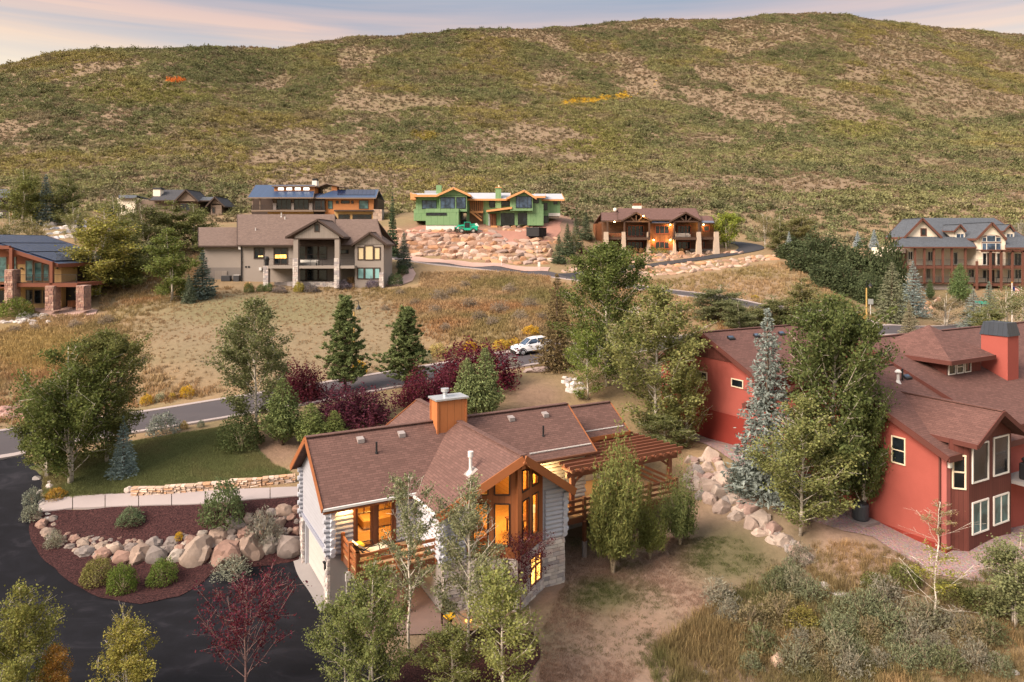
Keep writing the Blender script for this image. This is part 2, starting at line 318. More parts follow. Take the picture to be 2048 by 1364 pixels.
CPX = [  # photo column, photo row, distance
 # driveway and lower yard
 (0, 1364, 28.8), (300, 1340, 29.6), (600, 1330, 30.0), (300, 1225, 34.3), (500, 1180, 36.5), (0, 1150, 37.2), (60, 1075, 40.3), (30, 1000, 43.6), (0, 945, 47.5), (120, 1150, 37.6),
 (200, 1205, 35.2), (400, 1150, 38.0), (640, 1180, 36.5), (560, 1120, 40.0), (-300, 1300, 31), (-300, 1000, 46),
 # boulder wall: foot, then top
 (600, 1112, 40.5), (520, 1128, 39.5), (400, 1134, 38.8), (300, 1132, 38.9), (210, 1115, 39.2), (130, 1090, 39.9), (80, 1062, 41.1),
 (598, 1015, 41.9), (520, 1036, 41.0), (430, 1062, 40.2), (360, 1078, 39.9), (280, 1078, 40.2), (190, 1068, 40.5), (110, 1045, 41.6),
 (250, 1035, 41.4), (400, 1022, 41.7), (500, 1005, 42.3), (560, 990, 43.0),
 (90, 1015, 42.5), (300, 1000, 42.9), (480, 993, 43.1), (590, 982, 43.7), (660, 960, 45.6),
 (270, 985, 44.0), (450, 968, 45.0), (580, 953, 45.8), (400, 930, 47.0), (200, 950, 45.8), (300, 880, 50.8), (500, 890, 49.8), (600, 880, 50.5), (110, 940, 46.5),
 # front yard
 (1125, 1165, 37.3), (1060, 1200, 35.5), (1000, 1260, 32.9), (850, 1300, 31.2), (700, 1225, 34.5), (1150, 1290, 32.2), (1250, 1200, 35.8), (1300, 1364, 29.7), (1000, 1364, 28.9), (1230, 1140, 38.6), (1340, 1100, 40.2), (1430, 1060, 41.5), (1450, 1200, 35.7),
 (1600, 1300, 32.3), (1600, 1364, 30.2), (1900, 1364, 30.0), (2048, 1300, 31.5), (1800, 1230, 33.8), (1700, 1150, 36.4), (2200, 1250, 33),
 # boulder wall at right: foot, top
 (1395, 985, 45.4), (1440, 1010, 44.0), (1500, 1065, 41.4), (1560, 1110, 39.5), (1620, 1145, 37.7), (1410, 918, 47.6), (1470, 940, 46.6), (1520, 1000, 43.6), (1580, 1060, 41.0), (1650, 1100, 38.9),
 (1560, 985, 44.0), (1500, 900, 49.2), (1420, 880, 53.0), (1700, 1060, 40.0), (1860, 1110, 37.7), (1960, 1125, 36.9), (2048, 1085, 38.5), (1780, 1110, 38.0), (1950, 1165, 35.8),
 # back of the house, street side
 (1060, 790, 58), (950, 800, 57.5), (700, 830, 54.5), (1130, 775, 59.5), (800, 800, 56.5), (1200, 760, 61), (1300, 730, 63),
 # slope above the street
 (100, 780, 65.2), (0, 720, 74), (200, 700, 76), (0, 650, 88), (100, 655, 87.5), (60, 617, 95), (170, 622, 94), (400, 690, 76), (400, 620, 92), (300, 610, 95), (500, 580, 104), (600, 575, 107), (700, 570, 109), (770, 568, 110),
 (600, 660, 82), (700, 650, 84), (800, 640, 86.5), (900, 600, 97), (820, 590, 101), (900, 660, 81), (1000, 590, 100), (1100, 600, 97), (1050, 660, 78), (850, 535, 120), (1000, 552, 113), (1100, 570, 107), (1200, 600, 98), (1180, 640, 86),
 (1300, 600, 99), (1300, 650, 84), (1400, 640, 87), (1500, 640, 88), (1600, 650, 86), (1650, 600, 98), (1400, 585, 105), (1500, 560, 111), (1600, 545, 116), (1640, 590, 103), (1560, 520, 124),
 # green house terrace and rock slope
 (790, 518, 126), (900, 522, 125), (1000, 530, 122.5), (1100, 541, 120), (790, 468, 136), (880, 468, 136), (960, 468, 136), (1000, 490, 132), (1100, 482, 134), (830, 452, 142), (950, 452, 141), (1050, 458, 140), (1120, 445, 143), (850, 430, 152), (1050, 430, 152),
 # lodge terrace
 (1240, 507, 136), (1340, 507, 136), (1430, 506, 136), (1120, 540, 122), (1240, 529, 126.5), (1340, 523, 129), (1440, 508, 134), (1500, 497, 138), (1540, 503, 134), (1470, 488, 142), (1250, 552, 119.5), (1330, 543, 121), (1420, 533, 123), (1500, 524, 126), (1560, 513, 130), (1170, 500, 136), (1300, 480, 150), (1420, 480, 150),
 # mansion
 (1800, 600, 116), (1850, 590, 122), (1950, 600, 118), (2040, 610, 115), (1900, 640, 100), (2000, 660, 94), (1800, 650, 92), (1830, 520, 135), (1950, 500, 145), (2100, 500, 145), (1700, 500, 138), (1750, 480, 150), (1600, 480, 150),
 # houses behind
 (520, 446, 150), (640, 443, 150), (750, 441, 150), (550, 430, 158), (720, 430, 158), (300, 445, 160), (430, 437, 160), (10, 440, 148), (120, 470, 132), (100, 440, 150), (200, 460, 140), (300, 520, 118), (200, 520, 118), (420, 500, 125), (100, 540, 112), (0, 500, 125), (380, 560, 110),
 (480, 500, 125), (640, 480, 132), (760, 500, 126)]
P3 = [W(*c) for c in CPX]
def road_pts(pts, n):
    P = np.array([W(*p) for p in pts]); s = np.concatenate([[0], np.cumsum(np.linalg.norm(np.diff(P[:, :2], axis=0), axis=1))])
    T = np.linspace(0, s[-1], n); Q = np.stack([np.interp(T, s, P[:, i]) for i in range(3)], 1)
    for _ in range(6): Q[1:-1] = .25 * Q[:-2] + .5 * Q[1:-1] + .25 * Q[2:]
    return Q
STREET = road_pts([(-420, 958, 43.6), (0, 889, 52.6), (400, 826, 58.0), (800, 758, 66.0), (1040, 717, 71.5), (1300, 690, 76), (1740, 662, 84), (2300, 650, 92)], 60)
UPPER = road_pts([(740, 508, 129.5), (850, 524, 125), (1000, 541, 120.5), (1140, 556, 116), (1290, 578, 109), (1500, 606, 99), (1740, 645, 87)], 60)
UPPER[:, 2] = np.where(UPPER[:, 1] < 100, UPPER[:, 2] * .5 + .5 * 9.0, UPPER[:, 2])
DRIVE2 = road_pts([(1130, 551, 117.5), (1240, 538, 122.5), (1340, 526, 127), (1440, 512, 132), (1510, 499, 137), (1500, 488, 142), (1450, 483, 146)], 40)
def offs(Q, w):
    t = np.gradient(Q[:, :2], axis=0); t /= np.linalg.norm(t, axis=1)[:, None]; n = np.stack([-t[:, 1], t[:, 0]], 1)
    O = Q.copy(); O[:, :2] += n * w; return O
for Q, w in ((STREET, 3.9), (UPPER, 2.8), (DRIVE2, 2.4)):
    for ww in (-w, 0, w): P3 += [tuple(p) for p in offs(Q, ww)[::3]]
for px in range(-600, 2700, 300):
    for d in (196, 215, 240):
        x = (px - 1024) / FPX * d; P3.append((x, d, float(hill(np.array(x), np.array(d)))))
for px in range(-600, 2700, 400): P3.append(W(px, 415, 172))
P3 += [(-80, 30, 2), (-80, 60, 4.5), (-90, 100, 12), (-120, 140, 23), (90, 20, -1), (70, 40, 1), (80, 70, 7), (110, 110, 8), (130, 150, 20), (0, 0, -1.5), (-40, 0, 0), (40, 0, -2), (0, -60, -4), (-90, -60, -3), (90, -60, -4)]
# level pads under the two near houses
HA = R(28.8); HN = (-9.05, 34.8)
def hl(x, y, z, N=HN):
    c, s = math.cos(HA), math.sin(HA); return (N[0] + x * c - y * s, N[1] + x * s + y * c, z)
P3 += [hl(2, -4, 0), hl(6, -4, 0), hl(12, -3.5, 0), hl(13, 0, .3), hl(16, 0, .5), hl(20, 0, .9), hl(3, 3, .3), hl(8, 3, 1.2), hl(14, 4, 1.6), hl(20, 6, 2.2), hl(3, 7.5, 2.5), hl(8, 9.5, 2.7), hl(14, 8, 2.7), hl(20, 10, 3)]
HR = (23.6, 38.0)
P3 += [hl(0, 1, 1.15, HR), hl(0, 7, 1.9, HR), hl(0, 13.5, 3.1, HR), hl(0, 19, 3.1, HR), hl(6, 4, 1.5, HR), hl(6, -1, 1.3, HR), hl(12, 4, 1.5, HR), hl(10, 14, 4.5, HR), hl(8, 22, 5, HR), hl(20, 2, 1.5, HR), hl(20, 16, 5.5, HR)]
P3 = np.array(P3); _k = []
for i in range(len(P3)):                       # thin out near-coincident controls
    if all((P3[i, 0] - P3[j, 0]) ** 2 + (P3[i, 1] - P3[j, 1]) ** 2 > .5 for j in _k): _k.append(i)
P3 = P3[_k]
MQ = 2.0
def _phi(x, y): return np.sqrt((x[:, None] - P3[None, :, 0]) ** 2 + (y[:, None] - P3[None, :, 1]) ** 2 + MQ * MQ)
_n = len(P3); _A = np.zeros((_n + 3, _n + 3)); _A[:_n, :_n] = -_phi(P3[:, 0], P3[:, 1]) - .0; _A[:_n, :_n] += np.eye(_n) * .35
_A[:_n, _n:] = np.stack([np.ones(_n), P3[:, 0], P3[:, 1]], 1); _A[_n:, :_n] = _A[:_n, _n:].T
_w = np.linalg.solve(_A, np.concatenate([P3[:, 2], np.zeros(3)]))
def gnd(x, y):
    x = np.atleast_1d(np.asarray(x, float)).ravel(); y = np.atleast_1d(np.asarray(y, float)).ravel(); z = np.empty_like(x)
    for i in range(0, len(x), 20000):
        a, b = x[i:i + 20000], y[i:i + 20000]; near = -_phi(a, b) @ _w[:_n] + _w[_n] + _w[_n + 1] * a + _w[_n + 2] * b
        t = np.clip((b - 190) / 45, 0, 1); t = np.maximum(t, np.clip((np.abs(a) - 130 - .2 * b) / 60, 0, 1) * np.clip((b - 120) / 60, 0, 1)); t = t * t * (3 - 2 * t)
        z[i:i + 20000] = near * (1 - t) + hill(a, b) * t
    z += (fbm(x, y, 3.0, 11) - .5) * .10 * np.clip((y - 60) / 20, 0, 1) + (fbm(x, y, 9, 12) - .5) * .5 * np.clip((y - 150) / 30, 0, 1)
    return z
def g1(x, y): return float(gnd(x, y)[0])
_D = np.concatenate([np.arange(22, 160, .15), np.arange(160, 1000, 1.0)])
def hit(px, py):
    """the point of the ground seen at a photo pixel"""
    x = (px - 1024) / FPX * _D; zr = ZC - (py - YH) * _D / FPX; z = gnd(x, _D); k = np.nonzero(z >= zr)[0]
    i = k[0] if len(k) else len(_D) - 1
    if i > 0:
        a, b = zr[i - 1] - z[i - 1], zr[i] - z[i]; d = _D[i - 1] + (_D[i] - _D[i - 1]) * (a / (a - b) if a != b else 0)
    else: d = _D[i]
    return W(px, py, d)
# ground sheet
def grow(a, b, s0, k):
    o = [a]; s = s0
    while o[-1] < b: o.append(o[-1] + s); s *= k
    return o
xs = [-v for v in grow(62, 1500, .9, 1.055)[::-1]] + list(np.arange(-61.4, 62, .75)) + grow(62, 1500, .9, 1.055)
ys = [-150, -110, -80, -55, -35, -20, -8, 2, 10, 16] + list(np.arange(20, 150, .75)) + grow(150, 1500, .8, 1.03)
GX, GY = np.meshgrid(xs, ys); gz = gnd(GX.ravel(), GY.ravel())
GPX = 1024 + FPX * GX.ravel() / np.maximum(GY.ravel(), 5); GPY = YH - (gz - ZC) * FPX / np.maximum(GY.ravel(), 5)
def ell(px, py, cx, cy, rx, ry, soft=.5): return np.clip((1 - np.sqrt(((px - cx) / rx) ** 2 + ((py - cy) / ry) ** 2)) / soft, 0, 1)
def lerp(a, b, t): return a * (1 - t[:, None]) + np.array(b)[None, :] * t[:, None]
gx, gy = GX.ravel(), GY.ravel(); n1 = fbm(gx, gy, 6, 1); n2 = fbm(gx, gy, 1.8, 2); n3 = fbm(gx, gy, 25, 4)
C = np.tile(np.array([[.30, .20, .11]]), (len(gx), 1))                      # dry tan grass
C = lerp(C, (.215, .175, .085), np.clip((n1 - .45) * 5, 0, 1) * .8)
C = lerp(C, (.245, .172, .118), np.clip((gy - 150) / 30, 0, 1) * .9)           # pinkish dry hillside
C = lerp(C, (.17, .145, .065), np.clip((n3 - .5) * 6, 0, 1) * np.clip((gy - 180) / 40, 0, 1) * .75)
C = lerp(C, (.235, .185, .115), ell(GPX, GPY, 560, 670, 340, 120, .4) * .85) # mown slope
C = lerp(C, (.17, .165, .075), ell(GPX, GPY, 520, 620, 260, 40, .5) * .8)
C = lerp(C, (.31, .215, .075), ell(GPX, GPY, 90, 690, 190, 70, .5) * .8)     # golden grass left
C = lerp(C, (.40, .25, .125), ell(GPX, GPY, 1000, 590, 220, 60, .5) * .8)    # straw field
C = lerp(C, (.30, .205, .14), ell(GPX, GPY, 1420, 590, 240, 50, .5) * .9)
C = lerp(C, (.16, .15, .06), ell(GPX, GPY, 1650, 575, 90, 60, .6) * .7)
yard = np.clip((46 - gy) / 4, 0, 1) * np.clip((gx + 8) / 4, 0, 1)
C = lerp(C, (.34, .225, .18), yard)
C = lerp(C, (.085, .095, .038), yard * np.clip((n1 - .55) * 7, 0, 1) * .55)
C = lerp(C, (.07, .085, .03), yard * np.maximum(ell(GPX, GPY, 1460, 1110, 130, 90, .6), ell(GPX, GPY, 1210, 1190, 90, 45, .6)) * .9)
C = lerp(C, (.19, .13, .055), np.clip((37 - gy) / 4, 0, 1) * np.clip((gx - 9) / 3, 0, 1) * .85)
C = lerp(C, (.26, .155, .12), np.maximum(ell(GPX, GPY, 560, 900, 70, 40, .6), ell(GPX, GPY, 1070, 790, 80, 40, .6)) * .9)
C = lerp(C, (.36, .19, .145), ell(GPX, GPY, 950, 475, 210, 42, .35) * .95)   # bare red earth round the building site
C = lerp(C, (.34, .19, .15), ell(GPX, GPY, 1140, 430, 40, 60, .5) * .9)
C = lerp(C, (.30, .195, .15), ell(GPX, GPY, 1300, 500, 180, 30, .5) * .7)
C = C * (.80 + .40 * n2[:, None])
nx, ny = len(xs), len(ys)
idx = np.arange(nx * ny).reshape(ny, nx); F = np.stack([idx[:-1, :-1], idx[:-1, 1:], idx[1:, 1:], idx[1:, :-1]], -1).reshape(-1, 4)
def np_mesh(name, V, F, mats, smooth=False, colors=None):
    me = bpy.data.meshes.new(name); V = np.asarray(V, np.float32); F = np.asarray(F, np.int32); k = F.shape[1]
    me.vertices.add(len(V)); me.vertices.foreach_set('co', V.ravel()); me.loops.add(F.size); me.loops.foreach_set('vertex_index', F.ravel())
    me.polygons.add(len(F)); me.polygons.foreach_set('loop_start', np.arange(0, F.size, k, dtype=np.int32))
    try: me.polygons.foreach_set('loop_total', np.full(len(F), k, np.int32))
    except Exception: pass
    if smooth: me.polygons.foreach_set('use_smooth', np.ones(len(F), bool))
    for m in mats: me.materials.append(m)
    if colors is not None:
        ca = me.color_attributes.new('Col', 'FLOAT_COLOR', 'POINT'); ca.data.foreach_set('color', np.concatenate([colors, np.ones((len(colors), 1))], 1).astype(np.float32).ravel())
    me.update(calc_edges=True); me.validate(); return me
t = NT('open ground'); at = t.new('ShaderNodeVertexColor', layer_name='Col'); v = t.coords('Object'); f = t.noise(v, 2.2, 6, .7); g = t.noise(v, .09, 6, .65)
tr = t.new('ShaderNodeMapping'); tr.inputs['Scale'].default_value = (1, 1, 1); t.lk(v, tr.inputs[0]); h = t.noise(v, 9, 3, .7)
col = t.mix(f, t.mix(.55, at.outputs[0], (.06, .05, .028)), t.mix(.22, at.outputs[0], (.55, .40, .26))); col = t.mix(h, t.mix(.35, col, (.05, .042, .025)), col)
t.base(col, .95, .1); t.bump(f, .8, .12); MT['ground'] = t.m
go = link('ground', np_mesh('ground', np.stack([gx, gy, gz], 1), F, [MT['ground']], True, np.clip(C, 0, 1))); go['kind'] = 'structure'
# ------------------------------------------------------------ draped sheets
def ribbon(name, Q, w0, w1, off, mat, label=None, n=5, kind='structure', thick=0, parent=None):
    L = [offs(Q, w0 + (w1 - w0) * i / (n - 1)) for i in range(n)]; V = []
    for j in range(len(Q)):
        for i in range(n): V.append((L[i][j][0], L[i][j][1]))
    V = np.array(V); z = gnd(V[:, 0], V[:, 1]) + off; V3 = np.column_stack([V, z]); m = len(Q)
    F = [(j * n + i, j * n + i + 1, (j + 1) * n + i + 1, (j + 1) * n + i) for j in range(m - 1) for i in range(n - 1)]
    mb = MB(); mb.add(V3.tolist(), F)
    if thick:
        k = len(V3); mb.add([(x, y, zz - thick) for x, y, zz in V3.tolist()], [])
        for j in range(m - 1):
            for i in (0, n - 1): mb.add([V3[j * n + i], V3[(j + 1) * n + i], V3[(j + 1) * n + i] - (0, 0, thick), V3[j * n + i] - (0, 0, thick)], [(0, 1, 2, 3)])
    o = mb.build(name, mat, parent, smooth=True); o['kind'] = kind; return o
def sheet(name, poly, off, mat, step=.5, kind='structure', wob=0.0, parent=None, xyz=False):
    P = [Vector((p[0], p[1])) for p in poly]; B = []
    for i, p in enumerate(P):
        q = P[(i + 1) % len(P)]; k = max(1, int((q - p).length / step))
        for j in range(k):
            r = p.lerp(q, j / k)
            if wob: r = r + Vector((vnoise(r.x, r.y, .9, 8) - .5, vnoise(r.x, r.y, .9, 9) - .5)) * wob * 2
            B.append(r)
    x0, x1 = min(p.x for p in B), max(p.x for p in B); y0, y1 = min(p.y for p in B), max(p.y for p in B)
    bx = np.array([p.x for p in B]); by = np.array([p.y for p in B]); pts = list(B)
    gx_, gy_ = np.meshgrid(np.arange(x0, x1, step), np.arange(y0, y1, step)); gx_, gy_ = gx_.ravel() + .013, gy_.ravel() + .017
    ins = np.zeros(len(gx_), bool); j = len(B) - 1
    for i in range(len(B)):
        c = (by[i] > gy_) != (by[j] > gy_); dd = by[j] - by[i]
        ins ^= c & (gx_ < (bx[j] - bx[i]) * (gy_ - by[i]) / (dd if abs(dd) > 1e-9 else 1e-9) + bx[i]); j = i
    for a, b in zip(gx_[ins], gy_[ins]):
        if np.min((bx - a) ** 2 + (by - b) ** 2) > (step * .45) ** 2: pts.append(Vector((a, b)))
    r = geometry.delaunay_2d_cdt(pts, [], [list(range(len(B)))], 1, 1e-4)
    V = np.array([(p.x, p.y) for p in r[0]]); z = gnd(V[:, 0], V[:, 1]) + off
    mb = MB(); mb.noflip = True; mb.add(np.column_stack([V, z]).tolist(), [tuple(f) for f in r[2]]); o = mb.build(name, mat, parent, smooth=True); o['kind'] = kind; return o
def hits(L): return [hit(*p) for p in L]
t = NT('black asphalt driveway'); v = t.coords('Object'); f = t.noise(v, .35, 6, .6, .8); g = t.noise(v, 30, 3); mpz = t.new('ShaderNodeMapping'); mpz.inputs['Scale'].default_value = (.5, .85, 1); mpz.inputs['Rotation'].default_value = (0, 0, 1.1); t.lk(v, mpz.inputs[0]); f2 = t.noise(mpz.outputs[0], .8, 6, .62, 1.2)
col = t.ramp(f2, [(.40, (.0035, .0035, .006)), (.55, (.006, .006, .0095)), (.74, (.022, .020, .026))]); col = t.mix(g, t.mix(.3, col, (.003, .003, .005)), col); t.base(col, .85, .2); t.bump(g, .3, .01); MT['drive'] = t.m
t = NT('street asphalt'); v = t.coords('Object'); f = t.noise(v, .5, 6, .65, .5); g = t.noise(v, 25, 3); t.base(t.mix(g, t.ramp(f, [(.3, (.052, .045, .050)), (.7, (.078, .066, .070))]), (.06, .052, .057)), .85, .3); MT['street'] = t.m
t = NT('dark bark mulch'); v = t.coords('Object'); f = t.noise(v, 11, 4, .75); g = t.noise(v, .9, 4); h = t.noise(v, 34, 2)
col = t.ramp(f, [(.36, (.012, .006, .007)), (.52, (.060, .024, .024)), (.68, (.115, .052, .046)), (.78, (.22, .13, .11))]); t.base(t.mix(g, t.mix(.4, col, (.02, .009, .01)), col), .95, .15); t.bump(f, 1.0, .08); MT['mulch'] = t.m
t = NT('lawn turf'); v = t.coords('Object'); f = t.noise(v, 1.1, 5, .65); g = t.noise(v, 16, 3, .7); h = t.noise(v, .28, 4)
col = t.ramp(f, [(.32, (.075, .10, .036)), (.52, (.105, .125, .048)), (.68, (.16, .145, .07))]); col = t.mix(t.ramp(h, [(.50, (0, 0, 0)), (.66, (1, 1, 1))]), col, (.13, .10, .05)); t.base(t.mix(g, t.mix(.5, col, (.01, .02, .006)), col), .95, .1); t.bump(g, 1.0, .06); MT['lawn'] = t.m
t = NT('pinkish gravel'); v = t.coords('Object'); vo = t.new('ShaderNodeTexVoronoi'); vo.inputs['Scale'].default_value = 11; t.lk(v, vo.inputs['Vector']); f = t.noise(v, 1.0, 4)
col = t.mix(.55, vo.outputs['Color'], (.5, .5, .5)); col = t.mix(1.0, t.mix(f, (.33, .22, .21), (.52, .38, .36)), col, 'MULTIPLY'); col = t.mix(.45, col, (.36, .26, .25)); t.base(col, .95, .15); t.bump(vo.outputs['Distance'], 1.0, -.05); MT['gravel'] = t.m
MT['red_earth'] = mat_plain('bare red earth', (.33, .17, .13), .95, .2, .5, 4, .1, 0, .5)
MT['walk'] = mat_plain('pale walk concrete', (.31, .265, .26), .85, .1, .8, 14)
MT['thin_lawn'] = mat_plain('thin brownish lawn', (.105, .098, .048), .95, .35, .5, 9, .1, 0, .8)
KERB = mat_plain('kerb concrete', (.32, .27, .26), .85, .12, 1, 12)
st = ribbon('street', STREET, -3.3, 3.3, .07, MT['street'], n=9)
ku = ribbon('kerb', STREET, 3.3, 3.85, .14, KERB, n=3, thick=.2); kl = ribbon('kerb', STREET, -3.85, -3.3, .14, KERB, n=3, thick=.2)
up = ribbon('upper_road', UPPER, -2.7, 2.7, .07, MT['street'], n=7); ribbon('kerb', UPPER, -3.1, -2.7, .14, KERB, n=3, thick=.2)
ribbon('kerb', UPPER[28:], 2.7, 3.1, .14, KERB, n=3, thick=.2)
MT['drive2'] = mat_plain('asphalt drive', (.035, .034, .040), .85, .25, .6, 12)
ribbon('lodge_driveway', DRIVE2, -2.4, 2.4, .10, MT['drive2'], n=7)
sheet('driveway', hits([(-160, 985), (-60, 940), (0, 921), (46, 911), (88, 940), (92, 962), (78, 990), (78, 1020), (80, 1062), (100, 1100), (150, 1145), (210, 1178), (280, 1190), (350, 1175), (385, 1150), (420, 1130), (520, 1120), (600, 1105)]) + [hl(-.15, 6.2, 0), hl(-.5, 6.0, 0), hl(-.5, -.2, 0), hl(.5, -.5, 0), hl(1.2, -2.4, 0), hl(1.0, -9, 0), (-6, 20, 0), (-30, 20, 0), (-36, 30, 0)], .045, MT['drive'], .6, wob=.06)
sheet('garage_apron', [hl(-.55, 6.1, 0), hl(.24, 6.1, 0), hl(.24, -.2, 0), hl(-.55, -.2, 0)], .07, MT['foundation'], .4)
sheet('concrete_patio', [hl(.4, -.02, 0), hl(.5, -3.4, 0), hl(4.6, -5.2, 0), hl(4.55, -.02, 0)], .075, mat_plain('pinkish brown patio pavers', (.17, .115, .10), .85, .2, 2, 10), .5)
sheet('mulch_bed', hits([(58, 1062), (77, 1110), (135, 1163), (202, 1199), (280, 1211), (358, 1195), (402, 1169), (426, 1149), (520, 1137), (598, 1120), (601, 1060), (600, 1012), (594, 992), (480, 1002), (300, 1011), (100, 1020), (66, 1026)]), .075, MT['mulch'], .45, wob=.08)
sheet('mulch_bed', hits([(870, 1262), (960, 1250), (1060, 1262), (1080, 1300), (1060, 1364), (1040, 1420), (760, 1420), (790, 1330)]), .05, MT['mulch'], .5, wob=.15)
sheet('lawn', hits([(60, 935), (100, 920), (180, 902), (260, 885), (360, 868), (470, 850), (500, 858), (506, 880), (518, 905), (545, 930), (590, 950), (450, 966), (280, 984), (260, 988), (120, 1000), (95, 985), (100, 960)]), .05, MT['lawn'], .5, wob=.25)
sheet('gravel_yard', hits([(1402, 886), (1440, 905), (1470, 925), (1530, 990), (1600, 1035), (1690, 1065), (1745, 1075), (1800, 1110), (1860, 1150), (1930, 1160), (1985, 1166), (2060, 1120)]) + [hl(9, -1.5, 0, HR), hl(9, 1, 0, HR), hl(.2, 1, 0, HR), hl(.2, 20, 0, HR), hl(-1.5, 20, 0, HR)], .05, MT['gravel'], .5, wob=.1)
sheet('dirt_terrace', hits([(805, 466), (840, 452), (890, 452), (1000, 462), (1100, 445), (1128, 440), (1118, 470), (1098, 484), (1040, 484), (1000, 486), (985, 470), (900, 466)]), .06, MT['red_earth'], 1.2, wob=.3)
sheet('dirt_apron', hits([(800, 516), (830, 524), (1000, 534), (1095, 543), (1100, 536), (1000, 527), (900, 521), (820, 513)]), .12, mat_plain('pale road dirt', (.38, .25, .21), .95, .15, .5, 5), 1.0, wob=.3)
sheet('patio_slab', hits([(70, 622), (110, 637), (190, 630), (196, 621), (160, 612), (70, 612)]), .10, MT['patio'], .8)
sheet('garden_path', hits([(770, 572), (800, 572), (825, 562), (832, 548), (822, 530), (808, 530), (812, 548), (800, 560), (770, 566)]), .08, MT['patio'], .6)

# concrete walk, slab by slab
wk = empty('concrete_walk', (0, 0, 0)); wk['kind'] = 'structure'
JX = [76, 145, 210, 277, 343, 410, 478, 540, 597]
for a, b in zip(JX[:-1], JX[1:]):
    far = lambda x: np.interp(x, [76, 160, 597], [1006, 994, 977]); nr = lambda x: np.interp(x, [76, 146, 405, 597], [1028, 1019, 1011, 995])
    P = [Vector(hit(a + 1.0, nr(a))), Vector(hit(b - .6, nr(b))), Vector(hit(b - .6, far(b))), Vector(hit(a + 1.0, far(a)))]
    m = MB(); k = 4
    V = []
    for i in range(k + 1):
        for j in range(k + 1):
            p = P[0].lerp(P[1], i / k).lerp(P[3].lerp(P[2], i / k), j / k); V.append((p.x, p.y, g1(p.x, p.y) + .13))
    m.add(V, [(i * (k + 1) + j, (i + 1) * (k + 1) + j, (i + 1) * (k + 1) + j + 1, i * (k + 1) + j + 1) for i in range(k) for j in range(k)])
    e = [V[i * (k + 1)] for i in range(k + 1)] + [V[k * (k + 1) + j] for j in range(1, k + 1)] + [V[i * (k + 1) + k] for i in range(k - 1, -1, -1)] + [V[j] for j in range(k - 1, 0, -1)]
    n = len(e); m.add(e + [(x, y, z - .15) for x, y, z in e], [(i, (i + 1) % n, (i + 1) % n + n, i + n) for i in range(n)])
    m.build('walk_slab', MT['walk'], wk)
sheet('walk_gravel', hits([(95, 1003), (160, 991), (260, 984), (262, 994), (160, 999), (100, 1009)]), .07, MT['gravel'], .4)
# ------------------------------------------------------------ house helpers
FACES = {'y-': lambda P, a, o, z: (a, P - o, z), 'y+': lambda P, a, o, z: (a, P + o, z), 'x-': lambda P, a, o, z: (P - o, a, z), 'x+': lambda P, a, o, z: (P + o, a, z)}
def fbox(mb, face, P, a0, a1, z0, z1, o0, o1, m=0):
    f = FACES[face]; A = f(P, a0, o0, z0); B = f(P, a1, o1, z1)
    return mb.box(min(A[0], B[0]), max(A[0], B[0]), min(A[1], B[1]), max(A[1], B[1]), z0, z1, m)
def win(par, face, P, a0, a1, z0, z1, fm, pm, fw=.08, v=(), h=(), out=.07, name='window', sill=False):
    """a framed window: part > pane"""
    mb = MB(); fbox(mb, face, P, a0, a0 + fw, z0, z1, -.02, out); fbox(mb, face, P, a1 - fw, a1, z0, z1, -.02, out)
    fbox(mb, face, P, a0 + fw, a1 - fw, z1 - fw, z1, -.02, out); fbox(mb, face, P, a0 + fw, a1 - fw, z0, z0 + fw, -.02, out)
    for t in v: c = a0 + (a1 - a0) * t; fbox(mb, face, P, c - fw * .35, c + fw * .35, z0 + fw, z1 - fw, -.02, out - .012)
    for t in h: c = z0 + (z1 - z0) * t; fbox(mb, face, P, a0 + fw, a1 - fw, c - fw * .35, c + fw * .35, -.02, out - .018)
    if sill: fbox(mb, face, P, a0 - .05, a1 + .05, z0 - .06, z0 - .002, -.02, out + .05)
    o = mb.build(name, fm, par)
    fbox(MB(), face, P, a0, a1, z0, z1, 0, 0); q = MB(); fbox(q, face, P, a0 + fw * .8, a1 - fw * .8, z0 + fw * .8, z1 - fw * .8, .004, .02); q.build('pane', pm, o)
    return o
def gable_roof(par, x0, x1, y0, yr, y1, ze0, zr, ze1, th, mat, trim=None, axis='x', name='roof', fasc=.26, gutter=None):
    """two slabs meeting at a ridge along x (or y), with fascia boards on rakes and eaves"""
    sw = (lambda p: p) if axis == 'x' else (lambda p: (p[1], p[0], p[2]))
    r = MB(); r.slab([sw(p) for p in ((x0, y0, ze0), (x1, y0, ze0), (x1, yr, zr), (x0, yr, zr))], th); r.slab([sw(p) for p in ((x0, y1, ze1), (x1, y1, ze1), (x1, yr, zr), (x0, yr, zr))], th)
    o = r.build(name, mat, par)
    rc = MB(); rc.bar(sw((x0, yr, zr + .02)), sw((x1, yr, zr + .02)), .3, .06); rc.build('ridge_cap', mat, o)
    if trim:
        for xx in (x0, x1):
            s = -1 if xx == x0 else 1
            for (ya, za) in ((y0, ze0), (y1, ze1)):
                b = MB(); b.bar(sw((xx + s * .025, ya, za - fasc / 2 + .03)), sw((xx + s * .025, yr, zr - fasc / 2 + .03)), .05, fasc); b.build('fascia', trim, o)
        for (ya, za, s) in ((y0, ze0, -1), (y1, ze1, 1)):
            b = MB(); b.bar(sw((x0, ya + s * .03, za - fasc / 2 + .02)), sw((x1, ya + s * .03, za - fasc / 2 + .02)), .06, fasc); b.build('fascia' if not gutter else 'gutter', gutter or trim, o)
    return o
def poly_wall(par, pts, vec, mat, name='wall'): return MB().extr(pts, vec).build(name, mat, par)
